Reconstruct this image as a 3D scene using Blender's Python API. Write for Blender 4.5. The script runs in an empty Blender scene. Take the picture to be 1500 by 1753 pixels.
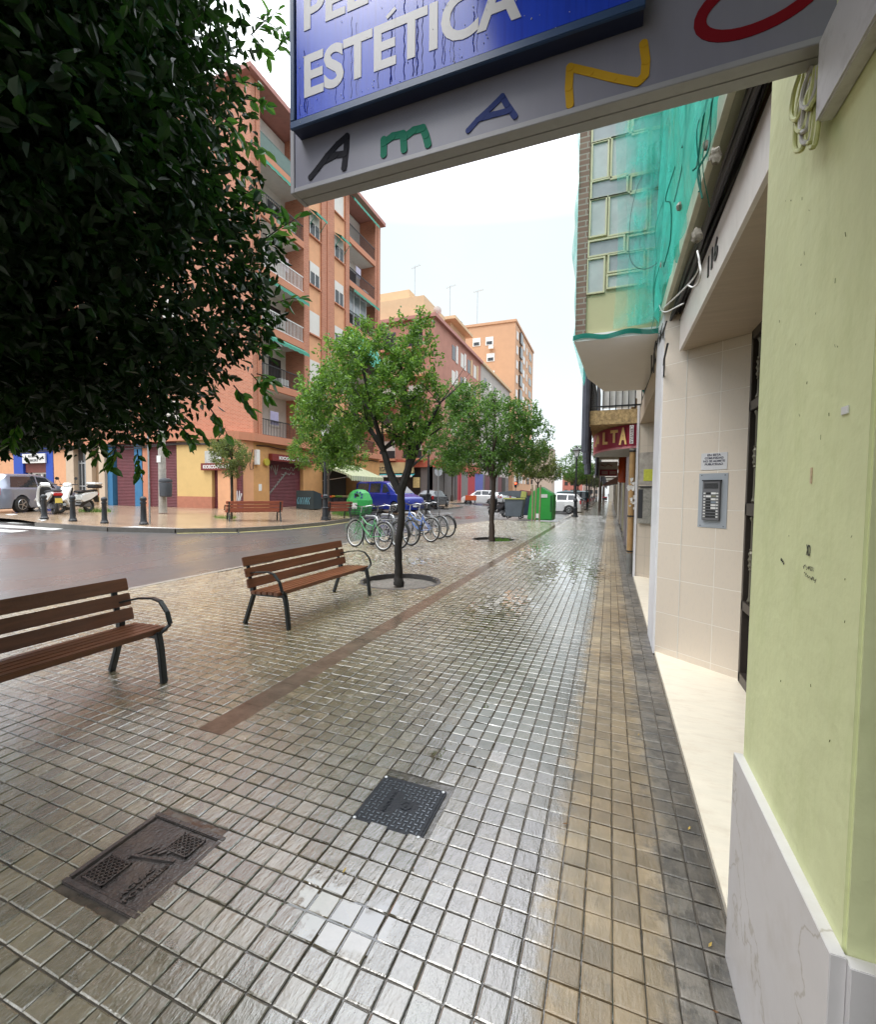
import bpy, bmesh, math, random
import numpy as np
from mathutils import Vector, Matrix, Euler
R = math.radians
SC = bpy.context.scene
COL = SC.collection
rnd = random.Random(7)

# ------------------------------------------------------------------ camera
FPX, YAW, PIT, ROL, EYE = 760.7, R(21.14), R(2.64), R(.576), 1.62
_r = np.array([math.cos(YAW), math.sin(YAW), 0.]); _f = np.array([-math.sin(YAW), math.cos(YAW), 0.]); _u = np.array([0, 0, 1.])
_w = _f*math.cos(PIT)-_u*math.sin(PIT); _u2 = _u*math.cos(PIT)+_f*math.sin(PIT)
_r3 = _r*math.cos(ROL)+_u2*math.sin(ROL); _u3 = _u2*math.cos(ROL)-_r*math.sin(ROL)
cd = bpy.data.cameras.new('camera'); cam = bpy.data.objects.new('camera', cd); COL.objects.link(cam)
m3 = Matrix(((_r3[0], _u3[0], -_w[0]), (_r3[1], _u3[1], -_w[1]), (_r3[2], _u3[2], -_w[2])))
cam.matrix_world = Matrix.Translation((0, 0, EYE)) @ m3.to_4x4()
cd.sensor_fit = 'HORIZONTAL'; cd.sensor_width = 36; cd.lens = 36*FPX/1500; cd.clip_start = .05; cd.clip_end = 2000
SC.camera = cam

# ------------------------------------------------------------------ world, sun, exposure
SUN_EL, SUN_AZ = R(58), R(215)
w = bpy.data.worlds.new('World'); SC.world = w; w.use_nodes = True
nt = w.node_tree; nt.nodes.clear()
N = nt.nodes.new; L = nt.links.new
out = N('ShaderNodeOutputWorld'); add = N('ShaderNodeAddShader')
sky = N('ShaderNodeTexSky'); sky.sky_type = 'NISHITA'; sky.sun_disc = False; sky.sun_elevation = SUN_EL; sky.sun_rotation = SUN_AZ
hs = N('ShaderNodeHueSaturation'); hs.inputs['Saturation'].default_value = .35
b1 = N('ShaderNodeBackground'); b1.inputs[1].default_value = .05
L(sky.outputs[0], hs.inputs['Color']); L(hs.outputs[0], b1.inputs[0])
tc = N('ShaderNodeTexCoord'); sp = N('ShaderNodeSeparateXYZ'); L(tc.outputs['Generated'], sp.inputs[0])
cr = N('ShaderNodeValToRGB'); e = cr.color_ramp.elements
e[0].position = 0; e[0].color = (.175, .205, .215, 1); e[1].position = 1; e[1].color = (1.2, 1.3, 1.42, 1)
for p_, c_ in ((.5, (.175, .212, .222, 1)), (.64, (.60, .66, .72, 1))):
    q_ = e.new(p_); q_.color = c_
cl = N('ShaderNodeTexNoise'); cl.inputs['Scale'].default_value = 2.2; cl.inputs['Detail'].default_value = 4
L(tc.outputs['Generated'], cl.inputs['Vector']); L(sp.outputs['Z'], cr.inputs[0])
mx = N('ShaderNodeMix'); mx.data_type = 'RGBA'; mx.blend_type = 'MULTIPLY'; mx.inputs[0].default_value = .35
L(cr.outputs[0], mx.inputs[6]); L(cl.outputs['Color'], mx.inputs[7])
hs2 = N('ShaderNodeHueSaturation'); hs2.inputs['Saturation'].default_value = .5; L(mx.outputs[2], hs2.inputs['Color'])
b2 = N('ShaderNodeBackground'); b2.inputs[1].default_value = 2.9; L(hs2.outputs[0], b2.inputs[0])
L(b1.outputs[0], add.inputs[0]); L(b2.outputs[0], add.inputs[1]); L(add.outputs[0], out.inputs[0])
sl = bpy.data.lights.new('sun', 'SUN'); sl.energy = 1.0; sl.angle = R(25); sl.color = (1, .96, .9)
so = bpy.data.objects.new('sun', sl); COL.objects.link(so)
sd = Vector((math.sin(SUN_AZ)*math.cos(SUN_EL), math.cos(SUN_AZ)*math.cos(SUN_EL), math.sin(SUN_EL)))
so.rotation_euler = sd.to_track_quat('Z', 'Y').to_euler(); so.location = (0, 0, 60)
vs = SC.view_settings; vs.view_transform = 'Standard'; vs.look = 'None'; vs.exposure = 0.6; vs.gamma = 1
SC.cycles.max_bounces = 8; SC.cycles.transparent_max_bounces = 16; SC.cycles.caustics_reflective = False; SC.cycles.caustics_refractive = False

# ------------------------------------------------------------------ pixel -> place
def ray(x, y): return (x-750)/FPX*_r3-(y-876.5)/FPX*_u3+_w
def pz(x, y, z=0.):
    d = ray(x, y); t = (z-EYE)/d[2]; return (d[0]*t, d[1]*t, z)
def pX(x, y, X):
    d = ray(x, y); t = X/d[0]; return (X, d[1]*t, d[2]*t+EYE)
def pY(x, y, Y):
    d = ray(x, y); t = Y/d[1]; return (d[0]*t, Y, d[2]*t+EYE)
def zg(X): return 0. if X > -9.5 else min(.54, -(X+9.5)*.057)
def pg(x, y):
    z = 0.
    for i in range(40):
        p = pz(x, y, z); z = zg(p[0])
    return p

# ------------------------------------------------------------------ materials
MATS = {}
def mat(name, col, rough=.6, var=.12, scale=4., bump=0., bscale=60., metal=0., spec=.5, coat=0., streak=None, dirt=None, emit=0.):
    if name in MATS: return MATS[name]
    m = bpy.data.materials.new(name); m.use_nodes = True; t = m.node_tree; b = t.nodes['Principled BSDF']
    b.inputs['Roughness'].default_value = rough; b.inputs['Metallic'].default_value = metal
    b.inputs['Specular IOR Level'].default_value = spec; b.inputs['Coat Weight'].default_value = coat
    b.inputs['Coat Roughness'].default_value = .06
    tc = t.nodes.new('ShaderNodeTexCoord'); mp = t.nodes.new('ShaderNodeMapping'); t.links.new(tc.outputs['Object'], mp.inputs[0])
    if streak: mp.inputs['Scale'].default_value = streak
    n = t.nodes.new('ShaderNodeTexNoise'); n.inputs['Scale'].default_value = scale; n.inputs['Detail'].default_value = 6; n.inputs['Roughness'].default_value = .65
    t.links.new(mp.outputs[0], n.inputs['Vector'])
    r = t.nodes.new('ShaderNodeValToRGB'); t.links.new(n.outputs[0], r.inputs[0])
    r.color_ramp.elements[0].position = .3; r.color_ramp.elements[1].position = .7
    r.color_ramp.elements[0].color = tuple(max(0, c*(1-var)) for c in col)+(1,)
    r.color_ramp.elements[1].color = tuple(min(1, c*(1+var)) for c in col)+(1,)
    last = r.outputs[0]
    if dirt:   # (colour, amount, scale)
        n3 = t.nodes.new('ShaderNodeTexNoise'); n3.inputs['Scale'].default_value = dirt[2]; n3.inputs['Detail'].default_value = 8; n3.inputs['Roughness'].default_value = .7
        t.links.new(mp.outputs[0], n3.inputs['Vector'])
        r3 = t.nodes.new('ShaderNodeValToRGB'); r3.color_ramp.elements[0].position = .5; r3.color_ramp.elements[1].position = .75
        r3.color_ramp.elements[0].color = (0, 0, 0, 1); r3.color_ramp.elements[1].color = (dirt[1],)*3+(1,)
        t.links.new(n3.outputs[0], r3.inputs[0])
        mm = t.nodes.new('ShaderNodeMix'); mm.data_type = 'RGBA'; t.links.new(r3.outputs[0], mm.inputs[0]); t.links.new(last, mm.inputs[6]); mm.inputs[7].default_value = tuple(dirt[0])+(1,)
        last = mm.outputs[2]
    t.links.new(last, b.inputs['Base Color'])
    if bump:
        n2 = t.nodes.new('ShaderNodeTexNoise'); n2.inputs['Scale'].default_value = bscale; n2.inputs['Detail'].default_value = 5
        t.links.new(tc.outputs['Object'], n2.inputs['Vector'])
        bp = t.nodes.new('ShaderNodeBump'); bp.inputs['Strength'].default_value = bump; bp.inputs['Distance'].default_value = .01
        t.links.new(n2.outputs[0], bp.inputs['Height']); t.links.new(bp.outputs[0], b.inputs['Normal'])
    if emit:
        b.inputs['Emission Color'].default_value = tuple(col)+(1,); b.inputs['Emission Strength'].default_value = emit
    MATS[name] = m
    return m

def brickmat(name, c1, c2, mortar, bw=.25, bh=.065, ms=.012, rough=.8, axis='y', off=.5, var=.1, bump=.4):
    if name in MATS: return MATS[name]
    m = bpy.data.materials.new(name); m.use_nodes = True; t = m.node_tree; b = t.nodes['Principled BSDF']; b.inputs['Roughness'].default_value = rough
    tc = t.nodes.new('ShaderNodeTexCoord'); s = t.nodes.new('ShaderNodeSeparateXYZ'); t.links.new(tc.outputs['Object'], s.inputs[0])
    a = t.nodes.new('ShaderNodeMath'); a.operation = 'ADD'; t.links.new(s.outputs['X'], a.inputs[0]); t.links.new(s.outputs['Y'], a.inputs[1])
    c = t.nodes.new('ShaderNodeCombineXYZ'); t.links.new(a.outputs[0], c.inputs[0]); t.links.new(s.outputs['Z'], c.inputs[1])
    k = t.nodes.new('ShaderNodeTexBrick'); k.offset = off; t.links.new(c.outputs[0], k.inputs['Vector'])
    k.inputs['Scale'].default_value = 1; k.inputs['Brick Width'].default_value = bw; k.inputs['Row Height'].default_value = bh; k.inputs['Mortar Size'].default_value = ms
    k.inputs['Color1'].default_value = (*c1, 1); k.inputs['Color2'].default_value = (*c2, 1); k.inputs['Mortar'].default_value = (*mortar, 1)
    n = t.nodes.new('ShaderNodeTexNoise'); n.inputs['Scale'].default_value = 1.3; n.inputs['Detail'].default_value = 6; t.links.new(tc.outputs['Object'], n.inputs['Vector'])
    r = t.nodes.new('ShaderNodeValToRGB'); r.color_ramp.elements[0].color = (1-var*2,)*3+(1,); r.color_ramp.elements[1].color = (1, 1, 1, 1); t.links.new(n.outputs[0], r.inputs[0])
    mm = t.nodes.new('ShaderNodeMix'); mm.data_type = 'RGBA'; mm.blend_type = 'MULTIPLY'; mm.inputs[0].default_value = 1
    t.links.new(k.outputs['Color'], mm.inputs[6]); t.links.new(r.outputs[0], mm.inputs[7]); t.links.new(mm.outputs[2], b.inputs['Base Color'])
    bp = t.nodes.new('ShaderNodeBump'); bp.inputs['Strength'].default_value = bump; bp.inputs['Distance'].default_value = .004; bp.invert = True
    t.links.new(k.outputs['Fac'], bp.inputs['Height']); t.links.new(bp.outputs[0], b.inputs['Normal'])
    MATS[name] = m
    return m

def shuttermat(name, col, pitch=.09):
    if name in MATS: return MATS[name]
    m = mat(name, col, .55, .18, 3, dirt=((col[0]*.5, col[1]*.5, col[2]*.5), .5, 5)); t = m.node_tree; b = t.nodes['Principled BSDF']
    tc = t.nodes['Texture Coordinate']; wv = t.nodes.new('ShaderNodeTexWave'); wv.bands_direction = 'Z'; wv.inputs['Scale'].default_value = .314/pitch
    t.links.new(tc.outputs['Object'], wv.inputs[0])
    bp = t.nodes.new('ShaderNodeBump'); bp.inputs['Strength'].default_value = .9; bp.inputs['Distance'].default_value = .02
    t.links.new(wv.outputs['Fac'], bp.inputs['Height']); t.links.new(bp.outputs[0], b.inputs['Normal'])
    return m

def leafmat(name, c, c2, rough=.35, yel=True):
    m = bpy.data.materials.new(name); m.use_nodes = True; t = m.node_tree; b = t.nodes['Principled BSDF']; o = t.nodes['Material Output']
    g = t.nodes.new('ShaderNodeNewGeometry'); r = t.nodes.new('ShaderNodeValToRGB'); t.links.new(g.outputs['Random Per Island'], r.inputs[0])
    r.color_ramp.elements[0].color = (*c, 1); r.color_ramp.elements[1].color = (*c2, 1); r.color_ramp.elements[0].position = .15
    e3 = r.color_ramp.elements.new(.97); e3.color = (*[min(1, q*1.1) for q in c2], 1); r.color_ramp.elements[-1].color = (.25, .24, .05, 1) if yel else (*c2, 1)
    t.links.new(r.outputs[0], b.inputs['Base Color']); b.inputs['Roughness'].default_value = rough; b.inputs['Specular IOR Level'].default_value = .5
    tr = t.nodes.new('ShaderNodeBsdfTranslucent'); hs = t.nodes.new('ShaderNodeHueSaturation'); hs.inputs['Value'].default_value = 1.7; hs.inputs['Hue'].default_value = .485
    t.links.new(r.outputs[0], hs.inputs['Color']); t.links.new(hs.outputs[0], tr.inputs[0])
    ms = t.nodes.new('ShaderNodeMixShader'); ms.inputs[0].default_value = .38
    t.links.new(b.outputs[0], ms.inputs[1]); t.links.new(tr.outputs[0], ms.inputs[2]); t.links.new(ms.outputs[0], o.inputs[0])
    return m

def glassmat(name, col=(.03, .04, .05), rough=.05, bright=0.):
    return mat(name, col, rough, .3, 1.5, spec=.9)

def sheetmat(name, col, alpha, rough=.6, weave=0):
    m = bpy.data.materials.new(name); m.use_nodes = True; t = m.node_tree; b = t.nodes['Principled BSDF']; o = t.nodes['Material Output']
    b.inputs['Base Color'].default_value = (*col, 1); b.inputs['Roughness'].default_value = rough
    tl = t.nodes.new('ShaderNodeBsdfTranslucent'); tl.inputs[0].default_value = (*col, 1)
    m1 = t.nodes.new('ShaderNodeMixShader'); m1.inputs[0].default_value = .5; t.links.new(b.outputs[0], m1.inputs[1]); t.links.new(tl.outputs[0], m1.inputs[2])
    tp = t.nodes.new('ShaderNodeBsdfTransparent'); m2 = t.nodes.new('ShaderNodeMixShader')
    tc = t.nodes.new('ShaderNodeTexCoord'); n = t.nodes.new('ShaderNodeTexNoise'); n.inputs['Scale'].default_value = 3; n.inputs['Detail'].default_value = 6; n.inputs['Distortion'].default_value = 1.5
    t.links.new(tc.outputs['Object'], n.inputs['Vector'])
    r = t.nodes.new('ShaderNodeMapRange'); r.inputs[1].default_value = .3; r.inputs[2].default_value = .7; r.inputs[3].default_value = alpha-.22; r.inputs[4].default_value = alpha+.22
    t.links.new(n.outputs[0], r.inputs[0]); t.links.new(r.outputs[0], m2.inputs[0])
    t.links.new(tp.outputs[0], m2.inputs[1]); t.links.new(m1.outputs[0], m2.inputs[2]); t.links.new(m2.outputs[0], o.inputs[0])
    return m

# ------------------------------------------------------------------ mesh helpers
class MB:
    def __init__(s): s.v = []; s.f = []
    def add(s, vs, fs):
        n = len(s.v); s.v += [tuple(map(float, q)) for q in vs]; s.f += [tuple(n+i for i in f) for f in fs]
    def box(s, x0, x1, y0, y1, z0, z1):
        s.add([(x0, y0, z0), (x1, y0, z0), (x1, y1, z0), (x0, y1, z0), (x0, y0, z1), (x1, y0, z1), (x1, y1, z1), (x0, y1, z1)],
              [(0, 3, 2, 1), (4, 5, 6, 7), (0, 1, 5, 4), (1, 2, 6, 5), (2, 3, 7, 6), (3, 0, 4, 7)]); return s
    def bar(s, a, b, wd, th, up=(0, 0, 1)):
        a = Vector(a); b = Vector(b); d = (b-a).normalized(); u = Vector(up)
        x = d.cross(u)
        if x.length < 1e-4: x = d.cross(Vector((1, 0, 0)))
        x.normalize(); y = x.cross(d).normalized()
        q = []
        for p in (a, b):
            for i, j in ((-1, -1), (1, -1), (1, 1), (-1, 1)): q.append(p+x*(i*wd/2)+y*(j*th/2))
        s.add(q, [(0, 1, 2, 3), (7, 6, 5, 4), (0, 4, 5, 1), (1, 5, 6, 2), (2, 6, 7, 3), (3, 7, 4, 0)]); return s
    def tube(s, pts, r, n=8, cap=True):
        pts = [Vector(p) for p in pts]
        rs = r if isinstance(r, (list, tuple)) else [r]*len(pts)
        vs = []; prev = None
        for i, p in enumerate(pts):
            d = (pts[min(i+1, len(pts)-1)]-pts[max(i-1, 0)])
            if d.length < 1e-9: d = Vector((0, 0, 1))
            d.normalize()
            if prev is None:
                x = d.cross(Vector((0, 0, 1)))
                if x.length < .05: x = d.cross(Vector((1, 0, 0)))
            else: x = prev-d*prev.dot(d)
            x.normalize(); prev = x; y = d.cross(x)
            for k in range(n):
                a = 2*math.pi*k/n; vs.append(p+(x*math.cos(a)+y*math.sin(a))*rs[i])
        fs = []
        for i in range(len(pts)-1):
            for k in range(n):
                fs.append((i*n+k, i*n+(k+1) % n, (i+1)*n+(k+1) % n, (i+1)*n+k))
        if cap: fs += [tuple(range(n-1, -1, -1)), tuple((len(pts)-1)*n+k for k in range(n))]
        s.add(vs, fs); return s
    def lathe(s, prof, c=(0, 0, 0), n=16, M=None):
        vs = []
        for r, z in prof:
            for k in range(n):
                a = 2*math.pi*k/n; p = Vector((r*math.cos(a), r*math.sin(a), z))
                if M: p = M @ p
                vs.append((p.x+c[0], p.y+c[1], p.z+c[2]))
        fs = [(i*n+k, i*n+(k+1) % n, (i+1)*n+(k+1) % n, (i+1)*n+k) for i in range(len(prof)-1) for k in range(n)]
        fs += [tuple(range(n-1, -1, -1)), tuple((len(prof)-1)*n+k for k in range(n))]
        s.add(vs, fs); return s
    def prism(s, poly, z0, z1):       # poly in xy
        n = len(poly)
        s.add([(p[0], p[1], z0) for p in poly]+[(p[0], p[1], z1) for p in poly],
              [tuple(range(n-1, -1, -1)), tuple(range(n, 2*n))]+[(i, (i+1) % n, n+(i+1) % n, n+i) for i in range(n)]); return s
    def ext(s, poly, x0, x1, ax=0):   # poly in (yz) extruded along x  (ax=0) ; (xz) along y (ax=1)
        n = len(poly)
        g = (lambda a, p: (a, p[0], p[1])) if ax == 0 else (lambda a, p: (p[0], a, p[1]))
        s.add([g(x0, p) for p in poly]+[g(x1, p) for p in poly],
              [tuple(range(n-1, -1, -1)), tuple(range(n, 2*n))]+[(i, (i+1) % n, n+(i+1) % n, n+i) for i in range(n)]); return s
    def quad(s, *p): s.add(p, [tuple(range(len(p)))]); return s
    def torus(s, R_, r, M=None, n=28, k=8, c=(0, 0, 0), sq=1.):
        vs = []
        for i in range(n):
            a = 2*math.pi*i/n
            for j in range(k):
                b = 2*math.pi*j/k; q = R_+r*math.cos(b)
                p = Vector((q*math.cos(a), r*sq*math.sin(b), q*math.sin(a)))+Vector(c)
                if M: p = M @ p
                vs.append(p)
        fs = [(i*k+j, i*k+(j+1) % k, ((i+1) % n)*k+(j+1) % k, ((i+1) % n)*k+j) for i in range(n) for j in range(k)]
        s.add(vs, fs); return s
    def shift(s, o): s.v = [(a-o[0], b-o[1], c-o[2]) for a, b, c in s.v]; return s
    def xf(s, M): s.v = [tuple(M @ Vector(p)) for p in s.v]; return s
    def build(s, name, m, parent=None, smooth=False, org=None, bevel=0, kind=None, seg=2):
        if org: s.shift(org)
        me = bpy.data.meshes.new(name); me.from_pydata(s.v, [], s.f)
        bm = bmesh.new(); bm.from_mesh(me); bmesh.ops.recalc_face_normals(bm, faces=bm.faces)
        if bevel: bmesh.ops.bevel(bm, geom=list(bm.edges), offset=bevel, segments=seg, affect='EDGES', clamp_overlap=True)
        bm.to_mesh(me); bm.free()
        if m: me.materials.append(m)
        if smooth:
            for p in me.polygons: p.use_smooth = True
            try: me.set_sharp_from_angle(angle=R(40))
            except Exception: pass
        o = bpy.data.objects.new(name, me); COL.objects.link(o)
        if parent: o.parent = parent
        if kind: o['kind'] = kind
        return o

def cat_(pts, n=5):
    P = [Vector(p) for p in pts]; P = [P[0]*2-P[1]]+P+[P[-1]*2-P[-2]]; o = []
    for i in range(1, len(P)-2):
        a, b_, c, d = P[i-1:i+3]
        for k in range(n):
            t_ = k/n; o.append(.5*((2*b_)+(c-a)*t_+(2*a-5*b_+4*c-d)*t_*t_+(3*b_-a-3*c+d)*t_**3))
    return o+[P[-2]]

def npmesh(name, V, F, m, parent=None, smooth=False):   # F: (n,4) quads
    me = bpy.data.meshes.new(name); V = np.asarray(V, np.float32); F = np.asarray(F, np.int32); k = F.shape[1]
    me.vertices.add(len(V)); me.vertices.foreach_set('co', V.ravel())
    me.loops.add(F.size); me.loops.foreach_set('vertex_index', F.ravel())
    me.polygons.add(len(F)); me.polygons.foreach_set('loop_start', np.arange(0, F.size, k, dtype=np.int32))
    try: me.polygons.foreach_set('loop_total', np.full(len(F), k, dtype=np.int32))
    except Exception: pass
    me.polygons.foreach_set('use_smooth', np.full(len(F), bool(smooth)))
    me.update(calc_edges=True); me.validate()
    if m: me.materials.append(m)
    o = bpy.data.objects.new(name, me); COL.objects.link(o)
    if parent: o.parent = parent
    return o

def tag(o, label, cat, group=None):
    o['label'] = label; o['category'] = cat
    if group: o['group'] = group
    return o
def thing(name, label, cat, loc=(0, 0, 0), rz=0, group=None, sc=1.):
    o = bpy.data.objects.new(name, None); COL.objects.link(o); o.empty_display_size = .2
    o.location = loc; o.rotation_euler = (0, 0, rz); o.scale = (sc,)*3
    return tag(o, label, cat, group)
def dup(root, loc, rz, label=None, group=None, sc=None):
    r = root.copy(); COL.objects.link(r); r.location = loc; r.rotation_euler = (0, 0, rz)
    if sc: r.scale = (sc,)*3
    if label: r['label'] = label
    if group: r['group'] = group
    for ch in list(root.children):
        c = ch.copy(); COL.objects.link(c); c.parent = r
        for g in ch.children:
            d = g.copy(); COL.objects.link(d); d.parent = c
    return r
def text(s, m, size, width=None, ext=.004, off=0., name='lettering', shear=0., parent=None, M=None, height=None, sp=1.):
    cu = bpy.data.curves.new(name, 'FONT'); cu.body = s; cu.size = size; cu.extrude = ext; cu.offset = off; cu.align_x = 'CENTER'; cu.align_y = 'CENTER'; cu.shear = shear; cu.space_character = sp; cu.resolution_u = 4
    t = bpy.data.objects.new(name, cu); COL.objects.link(t); bpy.context.view_layer.update()
    me = bpy.data.meshes.new_from_object(t.evaluated_get(bpy.context.evaluated_depsgraph_get()))
    bpy.data.objects.remove(t)
    xs = [v.co.x for v in me.vertices]; ys = [v.co.y for v in me.vertices]
    cx, cy = (max(xs)+min(xs))/2, (max(ys)+min(ys))/2
    sx = width/(max(xs)-min(xs)) if width else 1; sy = height/(max(ys)-min(ys)) if height else (sx if width and not height and size <= 0 else 1)
    for v in me.vertices: v.co.x = (v.co.x-cx)*sx; v.co.y = (v.co.y-cy)*sy
    if M: me.transform(M)
    me.materials.clear(); me.materials.append(m)
    o = bpy.data.objects.new(name, me); COL.objects.link(o)
    if parent: o.parent = parent
    return o
def MT(p, xd, yd):   # matrix placing text plane: x dir, y dir
    x = Vector(xd).normalized(); y = Vector(yd).normalized(); z = x.cross(y)
    m = Matrix((x, y, z)).transposed().to_4x4(); m.translation = Vector(p); return m
FY = lambda p: MT(p, (1, 0, 0), (0, 0, 1))     # faces -Y
FX = lambda p: MT(p, (0, 1, 0), (0, 0, 1))     # faces +X

# ------------------------------------------------------------------ common materials
M_steel = mat('galvanised_steel', (.45, .46, .47), .35, .1, 20, metal=.8)
M_blackiron = mat('black_painted_iron', (.018, .02, .024), .35, .3, 15, bump=.1)
M_black = mat('black_plastic', (.015, .015, .017), .45, .2)
M_rubber = mat('tyre_rubber', (.02, .02, .02), .7, .2)
M_white = mat('white_paint', (.75, .75, .74), .5, .06, dirt=((.4, .38, .34), .4, 6))
M_offwhite = mat('offwhite_render', (.70, .68, .65), .8, .05, bump=.1, dirt=((.5, .47, .42), .4, 1.5))
M_glass = glassmat('dark_window_glass', (.03, .035, .04))
M_pane = mat('light_window', (.30, .33, .35), .12, .3, 1.2, spec=.8)
M_blind = mat('white_blind', (.66, .64, .6), .6, .05, dirt=((.5, .48, .42), .4, 2))
M_red = mat('red_plastic', (.45, .02, .02), .4)
M_chrome = mat('chrome', (.6, .6, .62), .15, .05, metal=1)
M_brick = brickmat('orange_brick', (.44, .145, .075), (.56, .205, .115), (.52, .31, .22), bh=.075)
M_peach = mat('peach_render', (.68, .36, .20), .85, .07, 2, dirt=((.5, .26, .15), .4, 1.2))
M_ochre = mat('ochre_render', (.56, .30, .12), .85, .1, 2, bump=.15, dirt=((.36, .2, .1), .5, 1.5))
M_coral = mat('coral_slab', (.52, .22, .13), .8, .12, 2, dirt=((.3, .15, .1), .5, 2))
M_awn = mat('green_awning_canvas', (.06, .28, .20), .8, .1, 2)
M_burg = shuttermat('burgundy_shutter', (.13, .028, .038))
M_gshut = shuttermat('grey_shutter', (.14, .13, .13))

# ------------------------------------------------------------------ ground
asph = bpy.data.materials.new('wet_asphalt'); asph.use_nodes = True
t = asph.node_tree; b = t.nodes['Principled BSDF']; tc = t.nodes.new('ShaderNodeTexCoord')
n1 = t.nodes.new('ShaderNodeTexNoise'); n1.inputs['Scale'].default_value = .35; n1.inputs['Detail'].default_value = 5
mp = t.nodes.new('ShaderNodeMapping'); mp.inputs['Scale'].default_value = (1, .35, 1); mp.inputs['Rotation'].default_value = (0, 0, R(20)); t.links.new(tc.outputs['Object'], mp.inputs[0]); t.links.new(mp.outputs[0], n1.inputs[0])
n2 = t.nodes.new('ShaderNodeTexNoise'); n2.inputs['Scale'].default_value = 90; n2.inputs['Detail'].default_value = 3; t.links.new(tc.outputs['Object'], n2.inputs[0])
r = t.nodes.new('ShaderNodeValToRGB'); r.color_ramp.elements[0].position = .35; r.color_ramp.elements[1].position = .68; r.color_ramp.elements[0].color = (.050, .049, .050, 1); r.color_ramp.elements[1].color = (.15, .147, .145, 1)
b.inputs['Coat Weight'].default_value = .7; b.inputs['Coat Roughness'].default_value = .28; b.inputs['Coat IOR'].default_value = 1.7
t.links.new(n1.outputs[0], r.inputs[0])
mm = t.nodes.new('ShaderNodeMix'); mm.data_type = 'RGBA'; mm.blend_type = 'MULTIPLY'; mm.inputs[0].default_value = .55; t.links.new(r.outputs[0], mm.inputs[6]); t.links.new(n2.outputs['Color'], mm.inputs[7])
hsn = t.nodes.new('ShaderNodeHueSaturation'); hsn.inputs['Saturation'].default_value = .6; hsn.inputs['Value'].default_value = 1.3; t.links.new(mm.outputs[2], hsn.inputs['Color']); t.links.new(hsn.outputs[0], b.inputs['Base Color'])
rr = t.nodes.new('ShaderNodeMapRange'); rr.inputs[1].default_value = .38; rr.inputs[2].default_value = .62; rr.inputs[3].default_value = .42; rr.inputs[4].default_value = .14; t.links.new(n1.outputs[0], rr.inputs[0]); t.links.new(rr.outputs[0], b.inputs['Roughness']); t.links.new(rr.outputs[0], b.inputs['Coat Roughness'])
bp = t.nodes.new('ShaderNodeBump'); bp.inputs['Strength'].default_value = .5; bp.inputs['Distance'].default_value = .006; t.links.new(n2.outputs[0], bp.inputs['Height']); t.links.new(bp.outputs[0], b.inputs['Normal'])

# road sheet follows a gentle rise toward the far side, large enough to reach the horizon
xs = [-900, -200, -60, -40, -30, -25, -19, -17, -15, -13, -11, -9.5, -8, -7, -5, 0, 5, 60, 900]; ys = [-900, -100, -20, -5, 0, 5, 10, 15, 20, 30, 50, 80, 150, 900]
V = [(x, y, zg(x)-.13) for y in ys for x in xs]; nx = len(xs)
F = [(j*nx+i, j*nx+i+1, (j+1)*nx+i+1, (j+1)*nx+i) for j in range(len(ys)-1) for i in range(nx-1)]
npmesh('road', V, F, asph)['kind'] = 'structure'

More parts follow.
